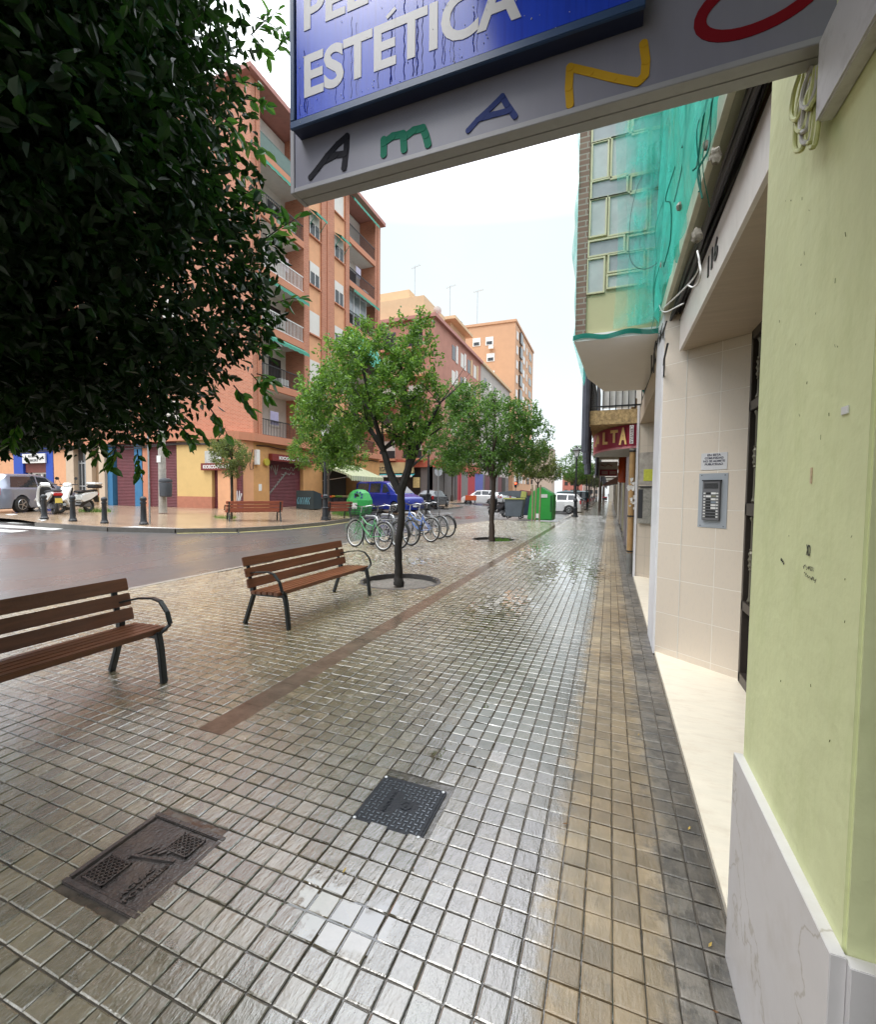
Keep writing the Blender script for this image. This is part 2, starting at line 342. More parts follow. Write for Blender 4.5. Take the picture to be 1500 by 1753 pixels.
# wet paver material
def pavermat(name, detail=True):
    m = bpy.data.materials.new(name); m.use_nodes = True; t = m.node_tree; b = t.nodes['Principled BSDF']; Lk = t.links.new
    def nd(k, **kw):
        q = t.nodes.new(k)
        for a, v in kw.items(): q.inputs[a].default_value = v
        return q
    tc = nd('ShaderNodeTexCoord'); s = nd('ShaderNodeSeparateXYZ'); Lk(tc.outputs['Object'], s.inputs[0])
    g = nd('ShaderNodeNewGeometry')
    big = nd('ShaderNodeTexNoise', Scale=.9, Detail=5); Lk(tc.outputs['Object'], big.inputs[0])
    med = nd('ShaderNodeTexNoise', Scale=9, Detail=6, Roughness=.7); Lk(tc.outputs['Object'], med.inputs[0])
    fine = nd('ShaderNodeTexNoise', Scale=120, Detail=4); Lk(tc.outputs['Object'], fine.inputs[0])
    # jittered X for the zone limits
    j = nd('ShaderNodeMath'); j.operation = 'MULTIPLY_ADD'; j.inputs[1].default_value = .22; Lk(med.outputs[0], j.inputs[0]); Lk(s.outputs['X'], j.inputs[2])
    zone = nd('ShaderNodeValToRGB'); mr = nd('ShaderNodeMapRange'); mr.inputs[1].default_value = -7.5+.11; mr.inputs[2].default_value = .5+.11; Lk(j.outputs[0], mr.inputs[0]); Lk(mr.outputs[0], zone.inputs[0])
    P = lambda x: (x+7.5)/8
    el = zone.color_ramp.elements; el[0].position = 0; el[0].color = (.31, .265, .17, 1); el[1].position = P(-2.6); el[1].color = (.235, .20, .12, 1)
    for p, c in ((P(-1.9), (.185, .158, .098)), (P(-1.0), (.155, .138, .105)), (P(-.24), (.155, .143, .125)), (P(-.14), (.29, .225, .135)), (P(.17), (.25, .19, .11)), (P(.28), (.115, .105, .09)), (P(.45), (.09, .083, .075))):
        q = el.new(p); q.color = (*c, 1)
    wet = nd('ShaderNodeValToRGB'); Lk(mr.outputs[0], wet.inputs[0]); el = wet.color_ramp.elements
    el[0].position = 0; el[0].color = (.25,)*3+(1,); el[1].position = P(-1.7); el[1].color = (.17,)*3+(1,)
    for p, c in ((P(-.9), .12), (P(-.26), .11), (P(-.12), .42), (P(.5), .42)):
        q = el.new(p); q.color = (c, c, c, 1)
    isl = nd('ShaderNodeMapRange'); isl.inputs[3].default_value = .72; isl.inputs[4].default_value = 1.22; Lk(g.outputs['Random Per Island'], isl.inputs[0])
    c1 = nd('ShaderNodeMix'); c1.data_type = 'RGBA'; c1.blend_type = 'MULTIPLY'; c1.inputs[0].default_value = 1; Lk(zone.outputs[0], c1.inputs[6]); Lk(isl.outputs[0], c1.inputs[7])
    snp = nd('ShaderNodeVectorMath'); snp.operation = 'SNAP'; snp.inputs[1].default_value = (.201, .201, 1); off_ = nd('ShaderNodeVectorMath'); off_.operation = 'SUBTRACT'; off_.inputs[1].default_value = (.452, .25, 0); Lk(tc.outputs['Object'], off_.inputs[0]); Lk(off_.outputs[0], snp.inputs[0])
    wn = nd('ShaderNodeTexWhiteNoise'); Lk(snp.outputs[0], wn.inputs[0]); wm = nd('ShaderNodeMapRange'); wm.inputs[3].default_value = .86; wm.inputs[4].default_value = 1.12; Lk(wn.outputs[0], wm.inputs[0])
    c0 = nd('ShaderNodeMix'); c0.data_type = 'RGBA'; c0.blend_type = 'MULTIPLY'; c0.inputs[0].default_value = 1; Lk(c1.outputs[2], c0.inputs[6]); Lk(wm.outputs[0], c0.inputs[7]); c1 = c0
    r2 = nd('ShaderNodeValToRGB'); r2.color_ramp.elements[0].position = .3; r2.color_ramp.elements[1].position = .7; r2.color_ramp.elements[0].color = (.55, .55, .5, 1); r2.color_ramp.elements[1].color = (1.15, 1.12, 1.1, 1); Lk(med.outputs[0], r2.inputs[0])
    c2 = nd('ShaderNodeMix'); c2.data_type = 'RGBA'; c2.blend_type = 'MULTIPLY'; c2.inputs[0].default_value = .8; Lk(c1.outputs[2], c2.inputs[6]); Lk(r2.outputs[0], c2.inputs[7])
    r3 = nd('ShaderNodeValToRGB'); r3.color_ramp.elements[0].position = .35; r3.color_ramp.elements[1].position = .65; r3.color_ramp.elements[0].color = (.78, .70, .58, 1); r3.color_ramp.elements[1].color = (1.05, 1.05, 1.05, 1); Lk(big.outputs[0], r3.inputs[0])
    c3 = nd('ShaderNodeMix'); c3.data_type = 'RGBA'; c3.blend_type = 'MULTIPLY'; c3.inputs[0].default_value = 1; Lk(c2.outputs[2], c3.inputs[6]); Lk(r3.outputs[0], c3.inputs[7])
    vo = nd('ShaderNodeTexVoronoi', Scale=4.2); Lk(tc.outputs['Object'], vo.inputs[0]); vq = nd('ShaderNodeMath'); vq.operation = 'MULTIPLY_ADD'; vq.inputs[1].default_value = .10; Lk(med.outputs[0], vq.inputs[0]); Lk(vo.outputs['Distance'], vq.inputs[2])
    vr_ = nd('ShaderNodeMapRange'); vr_.inputs[1].default_value = .10; vr_.inputs[2].default_value = .125; vr_.inputs[3].default_value = .5; vr_.inputs[4].default_value = 1.; Lk(vq.outputs[0], vr_.inputs[0])
    dn = nd('ShaderNodeTexNoise', Scale=2.6, Detail=9, Roughness=.75); Lk(tc.outputs['Object'], dn.inputs[0]); dr_ = nd('ShaderNodeMapRange'); dr_.inputs[1].default_value = .56; dr_.inputs[2].default_value = .66; dr_.inputs[3].default_value = 1.; dr_.inputs[4].default_value = .55; Lk(dn.outputs[0], dr_.inputs[0])
    vm_ = nd('ShaderNodeMath'); vm_.operation = 'MULTIPLY'; Lk(vr_.outputs[0], vm_.inputs[0]); Lk(dr_.outputs[0], vm_.inputs[1])
    ds = nd('ShaderNodeTexNoise', Scale=6, Detail=10, Roughness=.8); Lk(tc.outputs['Object'], ds.inputs[0]); dsr = nd('ShaderNodeMapRange'); dsr.inputs[1].default_value = .46; dsr.inputs[2].default_value = .56; dsr.inputs[3].default_value = 1.5; dsr.inputs[4].default_value = .6; Lk(ds.outputs[0], dsr.inputs[0])
    dz = nd('ShaderNodeMapRange'); dz.inputs[1].default_value = .26; dz.inputs[2].default_value = .34; Lk(j.outputs[0], dz.inputs[0]); dm = nd('ShaderNodeMix'); Lk(dz.outputs[0], dm.inputs[0]); dm.inputs[2].default_value = 1.; Lk(dsr.outputs[0], dm.inputs[3])
    vm2 = nd('ShaderNodeMath'); vm2.operation = 'MULTIPLY'; Lk(vm_.outputs[0], vm2.inputs[0]); Lk(dm.outputs[0], vm2.inputs[1]); vm_ = vm2
    c4 = nd('ShaderNodeMix'); c4.data_type = 'RGBA'; c4.blend_type = 'MULTIPLY'; c4.inputs[0].default_value = 1; Lk(c3.outputs[2], c4.inputs[6]); Lk(vm_.outputs[0], c4.inputs[7])
    Lk(c4.outputs[2], b.inputs['Base Color'])
    ra = nd('ShaderNodeMath'); ra.operation = 'MULTIPLY_ADD'; ra.inputs[1].default_value = .38; ra.inputs[2].default_value = -.16; Lk(med.outputs[0], ra.inputs[0])
    rb = nd('ShaderNodeMath'); rb.operation = 'ADD'; rb.use_clamp = True; Lk(ra.outputs[0], rb.inputs[0]); Lk(wet.outputs[0], rb.inputs[1])
    rc = nd('ShaderNodeMath'); rc.operation = 'MAXIMUM'; rc.inputs[1].default_value = .05; Lk(rb.outputs[0], rc.inputs[0]); Lk(rc.outputs[0], b.inputs['Roughness'])
    b.inputs['Specular IOR Level'].default_value = .8
    cw = nd('ShaderNodeMapRange'); cw.inputs[1].default_value = .2; cw.inputs[2].default_value = .5; cw.inputs[3].default_value = 1; cw.inputs[4].default_value = .15; Lk(wet.outputs[0], cw.inputs[0]); Lk(cw.outputs[0], b.inputs['Coat Weight'])
    b.inputs['Coat IOR'].default_value = 2.1
    # shallow standing film: smooth where the water gathers
    acc = None; wob = nd('ShaderNodeTexNoise', Scale=7, Detail=6, Roughness=.62); Lk(tc.outputs['Object'], wob.inputs[0])
    for (cx, cy, rx, ry) in ((-.93, 1.37, .26, .15), (-.8, 2.9, .25, .5), (-1.4, 6.2, .5, 1.3), (-.9, 9.5, .9, 2.2), (-4.6, 9.4, 1.6, .7), (-2.0, 12, .6, 3)):
        mpp = nd('ShaderNodeMapping'); mpp.vector_type = 'TEXTURE'; mpp.inputs['Location'].default_value = (cx, cy, 0); mpp.inputs['Scale'].default_value = (rx, ry, 1); Lk(tc.outputs['Object'], mpp.inputs[0])
        ln = nd('ShaderNodeVectorMath'); ln.operation = 'LENGTH'; Lk(mpp.outputs[0], ln.inputs[0])
        iv = nd('ShaderNodeMath'); iv.operation = 'SUBTRACT'; iv.inputs[0].default_value = 1.; Lk(ln.outputs['Value'], iv.inputs[1])
        if acc is None: acc = iv
        else:
            mxm = nd('ShaderNodeMath'); mxm.operation = 'MAXIMUM'; Lk(acc.outputs[0], mxm.inputs[0]); Lk(iv.outputs[0], mxm.inputs[1]); acc = mxm
    clp = nd('ShaderNodeMath'); clp.operation = 'MAXIMUM'; clp.inputs[1].default_value = -.8; Lk(acc.outputs[0], clp.inputs[0])
    pw = nd('ShaderNodeMath'); pw.operation = 'MULTIPLY_ADD'; pw.inputs[1].default_value = 3.2; Lk(wob.outputs[0], pw.inputs[0]); Lk(clp.outputs[0], pw.inputs[2])
    pm_ = nd('ShaderNodeMapRange'); pm_.inputs[1].default_value = 1.72; pm_.inputs[2].default_value = 1.95; Lk(pw.outputs[0], pm_.inputs[0])
    dry = nd('ShaderNodeMath'); dry.operation = 'SUBTRACT'; dry.inputs[0].default_value = 1.; Lk(pm_.outputs[0], dry.inputs[1])
    rr_ = nd('ShaderNodeMath'); rr_.operation = 'MULTIPLY'; Lk(rc.outputs[0], rr_.inputs[0]); Lk(dry.outputs[0], rr_.inputs[1])
    rx_ = nd('ShaderNodeMath'); rx_.operation = 'ADD'; rx_.inputs[1].default_value = .02; Lk(rr_.outputs[0], rx_.inputs[0]); rc = rx_; Lk(rc.outputs[0], b.inputs['Roughness'])
    cr_ = nd('ShaderNodeMath'); cr_.operation = 'MULTIPLY'; cr_.inputs[1].default_value = .8; Lk(rc.outputs[0], cr_.inputs[0]); Lk(cr_.outputs[0], b.inputs['Coat Roughness'])
    st = nd('ShaderNodeTexNoise', Scale=35, Detail=5, Roughness=.7); ms = nd('ShaderNodeMapping'); ms.inputs['Scale'].default_value = (1, .3, 1); ms.inputs['Rotation'].default_value = (0, 0, .6); Lk(tc.outputs['Object'], ms.inputs[0]); Lk(ms.outputs[0], st.inputs[0])
    bp = nd('ShaderNodeBump'); bp.inputs['Distance'].default_value = .006; Lk(st.outputs[0], bp.inputs['Height'])
    # left part is rougher cast stone, middle is worn smooth
    bs = nd('ShaderNodeMapRange'); bs.inputs[1].default_value = -1.6; bs.inputs[2].default_value = -.7; bs.inputs[3].default_value = 1.0; bs.inputs[4].default_value = .5; Lk(j.outputs[0], bs.inputs[0]); bsm = nd('ShaderNodeMath'); bsm.operation = 'MULTIPLY'; Lk(bs.outputs[0], bsm.inputs[0]); Lk(dry.outputs[0], bsm.inputs[1]); Lk(bsm.outputs[0], bp.inputs['Strength'])
    bf = nd('ShaderNodeBump'); bf.inputs['Distance'].default_value = .001; bfm = nd('ShaderNodeMath'); bfm.operation = 'MULTIPLY'; bfm.inputs[1].default_value = .35; Lk(dry.outputs[0], bfm.inputs[0]); Lk(bfm.outputs[0], bf.inputs['Strength']); Lk(fine.outputs[0], bf.inputs['Height']); Lk(bp.outputs[0], bf.inputs['Normal'])
    Lk(bf.outputs[0], b.inputs['Normal']); Lk(bf.outputs[0], b.inputs['Coat Normal'])
    return m
M_pav = pavermat('wet_pavers')
grout = mat('wet_grout', (.075, .063, .05), .14, .5, 8, spec=.8, coat=.5, bump=.5, bscale=25)
rng = np.random.default_rng(5)
def kerbx(Y):   # street edge of the near pavement
    return np.interp(Y, [-5, 8, 12, 20, 25.2, 25.4, 400], [-7.3, -7.25, -7.6, -7.15, -6.3, -2.75, -2.75])
M1 = (-1.165, -.775, 1.825, 2.205); M2 = (-2.08, -1.62, 1.08, 1.52)
PITS = [(-3.5, 7.2, .68), (-3.7, 14.9, .7)]
P_ = .1005
def tiles(x0, y0, y1):
    xs = np.arange(.452-P_/2, x0, -P_); ys = np.arange(y0+P_/2, y1, P_)
    X, Y = np.meshgrid(xs, ys); X = X.ravel(); Y = Y.ravel()
    k = (X > kerbx(Y)+.12) & ~((np.abs(X+2.45) < .125) & (Y > 2.12))
    for a in (M1, M2): k &= ~((X > a[0]-.01) & (X < a[1]+.01) & (Y > a[2]-.01) & (Y < a[3]+.01))
    for a in PITS: k &= np.hypot(X-a[0], Y-a[1]) > a[2]+.04
    return X[k], Y[k]
X, Y = tiles(-7.9, .25, 34.)
n = len(X); hw = P_/2-.0028; bv = .0044
def und(X, Y): return .0008*np.sin(X*1.7+1.3)*np.sin(Y*1.1+.4)+.0005*np.sin(X*4.1+Y*2.7)+.0004*np.sin(X*9-Y*7)
H0 = und(X, Y)+rng.normal(0, .0007, n)
# local sags that hold puddles
tx = rng.normal(0, .011, n); ty = rng.normal(0, .011, n)
gap = np.where(X > -.2, .0018, 0.)
tv = []
for (a, b_, z) in ((-1, -1, 0), (1, -1, 0), (1, 1, 0), (-1, 1, 0)):
    ox = a*(hw-bv)+rng.normal(0, .0009, n); oy = b_*(hw-bv)+rng.normal(0, .0009, n); tv.append(np.stack([X+ox, Y+oy, H0+tx*ox+ty*oy], 1))
for (a, b_, z) in ((-1, -1, 0), (1, -1, 0), (1, 1, 0), (-1, 1, 0)):
    ox = a*hw+rng.normal(0, .0008, n); oy = b_*hw+rng.normal(0, .0008, n); tv.append(np.stack([X+ox, Y+oy, H0+tx*ox+ty*oy-.0030], 1))
for (a, b_, z) in ((-1, -1, 0), (1, -1, 0), (1, 1, 0), (-1, 1, 0)):
    tv.append(np.stack([X+a*hw, Y+b_*hw, np.full(n, -.03)], 1))
V = np.stack(tv, 1).reshape(-1, 3)
base = (np.arange(n)*12)[:, None]
q = []
q.append(base+np.array([0, 1, 2, 3]))
for lo in (0, 4):
    for i in range(4):
        j = (i+1) % 4; q.append(base+np.array([lo+i, lo+4+i, lo+4+j, lo+j]))
F = np.concatenate(q)
npmesh('pavement', V, F, M_pav)['kind'] = 'structure'
# bedding sheet with water in the joints
xsb = []
yb = [-8, .25, 5, 8, 12, 20, 25.2, 25.4, 34, 60, 200, 600]
V = []; F = []
def outside(x, y): return True
bxs = np.arange(.47, -8.2, -.1); bys = np.arange(-.2, 34.2, .1); V = []; F = []
for x_ in bxs:
    for y_ in bys:
        cx_, cy_ = x_-.05, y_+.05
        if cx_ < kerbx(cy_)+.10 or any(math.hypot(cx_-a[0], cy_-a[1]) < a[2]+.02 for a in PITS): continue
        n_ = len(V); V += [(x_-.1, y_, -.0085), (x_, y_, -.0085), (x_, y_+.1, -.0085), (x_-.1, y_+.1, -.0085)]; F.append((n_, n_+1, n_+2, n_+3))
npmesh('pavement_bed', V, F, grout)['kind'] = 'structure'
# far and hidden near stretch of the same pavers without separate tiles
M_pavfar = pavermat('wet_pavers_far'); t = M_pavfar.node_tree
MBf = MB()
MBf.quad((kerbx(34)+.12, 34, .001), (.6, 34, .001), (.6, 200, .001), (kerbx(200)+.12, 200, .001))
MBf.quad((-7.2, -12, .001), (.6, -12, .001), (.6, .25, .001), (-7.2, .25, .001))
MBf.build('pavement_far', M_pavfar, kind='structure')
# thin standing water: pavers rise through it where they are higher
wat = bpy.data.materials.new('standing_water'); wat.use_nodes = True; t = wat.node_tree; t.nodes.remove(t.nodes['Principled BSDF']); o = t.nodes['Material Output']
gl = t.nodes.new('ShaderNodeBsdfGlossy'); gl.inputs['Roughness'].default_value = .015; tp = t.nodes.new('ShaderNodeBsdfTransparent'); tp.inputs[0].default_value = (.86, .80, .70, 1)
fr = t.nodes.new('ShaderNodeFresnel'); fr.inputs[0].default_value = 2.2; ms = t.nodes.new('ShaderNodeMixShader'); t.links.new(fr.outputs[0], ms.inputs[0]); t.links.new(tp.outputs[0], ms.inputs[1]); t.links.new(gl.outputs[0], ms.inputs[2]); t.links.new(ms.outputs[0], o.inputs[0])
tc = t.nodes.new('ShaderNodeTexCoord'); nn = t.nodes.new('ShaderNodeTexNoise'); nn.inputs['Scale'].default_value = 6; t.links.new(tc.outputs['Object'], nn.inputs[0]); bp = t.nodes.new('ShaderNodeBump'); bp.inputs['Distance'].default_value = .001; bp.inputs['Strength'].default_value = .2; t.links.new(nn.outputs[0], bp.inputs['Height']); t.links.new(bp.outputs[0], gl.inputs['Normal'])
def blob(cx, cy, rx, ry, z, seed, name='puddle'):
    rg = random.Random(seed); ph = [rg.uniform(0, 6.3) for _ in range(6)]; pts = []
    for i in range(72):
        a = i/72*2*math.pi; k = 1+.22*math.sin(2*a+ph[0])+.16*math.sin(3*a+ph[1])+.12*math.sin(5*a+ph[2])+.08*math.sin(9*a+ph[3])+.05*math.sin(14*a+ph[4])
        pts.append((cx+rx*k*math.cos(a), cy+ry*k*math.sin(a), z))
    return pts
pud = MB()
for i, a in enumerate(((-.93, 1.36, .17, .11, -.0030),)):
    pts = blob(*a, i+3); pud.add(pts, [tuple(range(len(pts)))])
def faceup(o):
    for p in o.data.polygons:
        if p.normal.z < 0: p.flip()
    return o
faceup(pud.build('puddle_water', wat, kind='structure'))
# reddish band (old service trench strip)
M_band = mat('reddish_mortar_band', (.135, .098, .072), .16, .35, 5, bump=.25, bscale=30, spec=.8, dirt=((.10, .08, .06), .6, 3))
bd = MB(); yy = 2.16
while yy < 25: 
    l = min(25, yy+.402); bd.box(-2.565+rnd.uniform(-.004, .004), -2.335+rnd.uniform(-.004, .004), yy+.002, l-.002, -.03, -.0018+rnd.uniform(-.0012, .0012)); yy = l
bd.build('pavement_band', M_band, kind='structure')
# kerbs
M_kerb = mat('granite_kerb', (.26, .24, .21), .35, .2, 10, bump=.2, bscale=80, dirt=((.14, .12, .1), .6, 4))
kb = MB(); yy = -6
while yy < 60:
    a = yy; c = yy+.98; xa, xc = float(kerbx(a)), float(kerbx(c))
    if not (25.2-1 < a < 25.4): kb.prism([(xa, a+.004), (xa+.12, a+.004), (xc+.12, c-.004), (xc, c-.004)], -.2, .004)
    yy += .98
kb.prism([(-6.35, 25.2), (-2.7, 25.2), (-2.7, 25.35), (-6.35, 25.35)], -.2, .005)
kb.build('kerb', M_kerb, kind='structure')

# far-side pavement (rises with the ground)
KF = [(-60, 8.0), (-24.0, 8.6), (-20.5, 8.7), (-17.6, 8.9), (-15.4, 9.75), (-13.9, 10.95), (-12.9, 12.6), (-12.45, 14.5), (-12.3, 17), (-12.55, 19.5), (-13.0, 21.2), (-15.6, 22.2), (-15.8, 29.5), (-15.9, 33.6), (-13.1, 36.0), (-13.4, 41), (-15.9, 44), (-16, 120)]
M_fp = mat('wet_cement_tiles', (.30, .22, .15), .2, .15, 1.5, spec=.7, bump=.15, bscale=30, dirt=((.2, .14, .1), .6, .8))
t = M_fp.node_tree; b = t.nodes['Principled BSDF']
V = []; F = []
GX = np.arange(-60, -12, .7); 
fp = MB()
def kf(yv):  # x of kerb at y for y>=8.7
    pts = KF[3:]; return float(np.interp(yv, [p[1] for p in pts], [p[0] for p in pts]))
ysf = [8.9, 9.75, 10.95, 12.6, 14.5, 17, 19.5, 21.2, 22.2, 29.5, 33.6, 36.0, 41, 44, 70, 120]
for a, c in zip(ysf[:-1], ysf[1:]):
    K = 14
    for i in range(K):
        def P(yv, i):
            x1 = kf(yv); x = x1+(-42-x1)*(i/K)**2; return (x, yv, zg(x)+.004)
        fp.quad(P(a, i), P(c, i), P(c, i+1), P(a, i+1))
fp.build('pavement_opposite', M_fp, kind='structure')
fk = MB()
M_kerb2 = mat('dark_kerb_stone', (.12, .11, .10), .35, .2, 6)
pts = KF[3:]
for (a, c) in zip(pts[:-1], pts[1:]):
    d = Vector((c[0]-a[0], c[1]-a[1])); nrm = Vector((d.y, -d.x)).normalized()*.14
    za, zc = zg(a[0]), zg(c[0])
    fk.add([(a[0], a[1], za+.012), (c[0], c[1], zc+.012), (c[0]+nrm.x, c[1]+nrm.y, zc+.008), (a[0]+nrm.x, a[1]+nrm.y, za+.008),
            (a[0], a[1], za-.2), (c[0], c[1], zc-.2), (c[0]+nrm.x, c[1]+nrm.y, zc-.2), (a[0]+nrm.x, a[1]+nrm.y, za-.2)],
           [(0, 1, 2, 3), (3, 2, 6, 7), (0, 4, 5, 1), (0, 3, 7, 4), (1, 5, 6, 2)])
fk.build('kerb_opposite', M_kerb2, kind='structure')
# road paint: yellow no-parking line along the kerb, zebra bars
M_yel = mat('worn_yellow_paint', (.45, .40, .16), .4, .3, 20); M_zeb = mat('road_paint_white', (.62, .62, .60), .35, .1, 8, dirt=((.2, .19, .18), .6, 6))
yl = MB()
for (a, c) in zip(pts[2:7], pts[3:8]):
    d = Vector((c[0]-a[0], c[1]-a[1])); nr = Vector((d.y, -d.x)).normalized()
    p = [(a[0]+nr.x*k, a[1]+nr.y*k, zg(a[0]+nr.x*k)-.13+.004) for k in (.18, .30)]; s_ = [(c[0]+nr.x*k, c[1]+nr.y*k, zg(c[0]+nr.x*k)-.13+.004) for k in (.18, .30)]
    yl.quad(p[0], s_[0], s_[1], p[1])
yl.build('yellow_kerb_line', M_yel, kind='structure')
zb = MB()
def pgr(x, y):
    z = 0
    for i in range(30):
        p = pz(x, y, z-.125); z = zg(p[0])
    return (p[0], p[1], zg(p[0])-.13+.005)
for q in (((22, 893.5), (166, 900.5), (150, 903.5), (10, 895)), ((-60, 895), (112, 904.5), (90, 907.5), (-80, 898)), ((-90, 902), (50, 908.5), (20, 911.5), (-110, 905))):
    for i in range(16):
        for j in range(4):
            def bl(u, v): return pgr((q[0][0]*(1-u)+q[3][0]*u)*(1-v)+(q[1][0]*(1-u)+q[2][0]*u)*v, (q[0][1]*(1-u)+q[3][1]*u)*(1-v)+(q[1][1]*(1-u)+q[2][1]*u)*v)
            u0, u1, v0, v1 = j/4, (j+1)/4, i/16, (i+1)/16; zb.quad(bl(u0, v0), bl(u0, v1), bl(u1, v1), bl(u1, v0))
zb.build('zebra_crossing', M_zeb, kind='structure')
wr = MB()
for q in (((8, 881), (22, 880), (80, 890.5), (72, 893)), ((200, 903), (232, 901.5), (262, 903), (330, 905.5))):
    wr.quad(*[(lambda p: (p[0], p[1], p[2]+.012))(pg(*c)) for c in q])
wr.build('white_ramp_edge', M_zeb, kind='structure')

# ------------------------------------------------------------------ trees
def sn(p, s, ph):
    return (np.sin(p[:, 0]*s+ph)*np.sin(p[:, 1]*s*1.1+ph*2.1)*np.sin(p[:, 2]*s*.9+ph*.7)+.5*np.sin(p[:, 0]*s*2.3+p[:, 1]*s*1.9+ph*3)*np.sin(p[:, 2]*s*2.1-ph))
def crown(name, parent, ells, ntw, per, size, m, seed, org, shell=.55, droop=.25, hole=-.35, hs=2.2, keep=None, spread=1.):
    rg = np.random.default_rng(seed); ells = np.array(ells, float); vol = (ells[:, 3]*ells[:, 4]*ells[:, 5])**.75; pr = vol/vol.sum()
    C = []; D = []
    need = ntw
    while need > 0:
        k = rg.choice(len(ells), need*2, p=pr); e_ = ells[k]; d = rg.normal(size=(len(k), 3)); d /= np.linalg.norm(d, axis=1)[:, None]
        rad = np.where(rg.random(len(k)) < shell, rg.uniform(.78, 1.0, len(k)), rg.random(len(k))**.4*.9)
        p = e_[:, :3]+d*e_[:, 3:6]*rad[:, None]
        g = (sn(p, hs, seed*.7) > hole)
        # inside another ellipsoid's core is thinned
        if keep is not None: g &= keep(p)
        p = p[g][:need]; C.append(p); D.append(d[g][:need]); need -= len(p)
    C = np.concatenate(C); D = np.concatenate(D)
    D = D*.8+rg.normal(size=D.shape)*.45; D[:, 2] += .25; D /= np.linalg.norm(D, axis=1)[:, None]
    n = len(C)
    j = np.tile(np.arange(per), n); c = np.repeat(C, per, 0); d = np.repeat(D, per, 0)
    c = c+d*((j-per/2)*size*.42*spread)[:, None]+rg.normal(size=c.shape)*size*.12
    ld = d*.45+rg.normal(size=d.shape)*.75; ld[:, 2] -= droop; ld /= np.linalg.norm(ld, axis=1)[:, None]
    nr = rg.normal(size=d.shape)*.7; nr[:, 2] += .6
    nr -= ld*(nr*ld).sum(1)[:, None]; nr /= np.linalg.norm(nr, axis=1)[:, None]
    sd_ = np.cross(ld, nr); Ls = size*rg.uniform(.65, 1.2, len(c)); W = Ls*rg.uniform(.42, .56, len(c))
    T = [(0, 0, 0), (.3, .45, .10), (.68, .40, .08), (1, 0, -.08), (.68, -.40, .08), (.3, -.45, .10)]
    vs = [c+ld*(u*Ls)[:, None]+sd_*(v*W)[:, None]+nr*(h*Ls)[:, None] for u, v, h in T]
    V = np.stack(vs, 1).reshape(-1, 3)-np.array(org); b = (np.arange(len(c))*6)[:, None]
    F = np.concatenate([b+np.array([0, 1, 2, 3]), b+np.array([0, 3, 4, 5])])
    return npmesh(name, V, F, m, parent)
M_bark = mat('dark_wet_bark', (.014, .011, .009), .7, .5, 9, bump=1, bscale=18, streak=(1, 1, .25))
M_bark2 = mat('brown_bark', (.05, .034, .025), .6, .35, 6, bump=.7, bscale=25, streak=(1, 1, .25))
L_near = leafmat('leaf_shaded_orange_tree', (.005, .018, .003), (.013, .045, .007), .38, False)  # crown's backlit shade is put into this near-black green
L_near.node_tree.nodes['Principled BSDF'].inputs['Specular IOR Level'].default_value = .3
L_mid = leafmat('leaf_bright_orange_tree', (.06, .14, .022), (.155, .30, .04), .3, False)
L_mid2 = leafmat('leaf_deep_orange_tree', (.045, .12, .022), (.12, .25, .04), .3, False)
L_yel = leafmat('leaf_yellowish', (.07, .11, .03), (.17, .21, .05), .4)
L_grey = leafmat('leaf_greyish', (.06, .085, .04), (.14, .16, .07), .5)
def tree(label, base, trunk, limbs, ells, ntw, per, size, lm, bark, seed, group=None, name='orange_tree', **kw):
    t = thing(name, label, 'tree', base, 0, group)
    rg = random.Random(seed); tk = MB(); tr = []
    for p, q in zip(trunk[:-1], trunk[1:]):
        for i in range(6):
            u = i/6; tr.append([p[k]+(q[k]-p[k])*u+(rg.uniform(-.07, .07)*p[3] if k < 2 and i else 0) for k in range(3)]+[(p[3]+(q[3]-p[3])*u)*rg.uniform(.92, 1.1)])
    tr.append(list(trunk[-1])); tk.tube([p[:3] for p in tr], [p[3] for p in tr], 12)
    for pts in limbs:
        tk.tube([p[:3] for p in pts], [p[3] for p in pts], 8)
        # secondary branches
        for k in range(9):
            i = rg.randrange(1, len(pts)); p = Vector(pts[i][:3]); rr = pts[i][3]*rg.uniform(.3, .6)
            dv = Vector((rg.uniform(-1, 1), rg.uniform(-1, 1), rg.uniform(.1, 1))).normalized()*rg.uniform(.35, .9)
            q = p+dv*.5+Vector((0, 0, .05)); tk.tube([p, q, p+dv+Vector((0, 0, .12))], [rr, rr*.6, rr*.25], 5)
    tk.build('trunk', bark, t, smooth=True, org=base)
    crown('crown', t, ells, ntw, per, size, lm, seed, base, **kw)
    return t
def limbs_for(fork, ends, r, seed):
    rg = random.Random(seed); out = []
    for e_ in ends:
        a = Vector(fork); b_ = Vector(e_); d = b_-a; pts = []
        for i, k in enumerate((0, .3, .6, 1)):
            p = a+d*k+Vector((rg.uniform(-.06, .06), rg.uniform(-.06, .06), .12*math.sin(k*3.1)))*min(1, k*3)*d.length*.5
            pts.append((p.x, p.y, p.z, r*(1-.75*k)))
        out.append(pts)
    return out

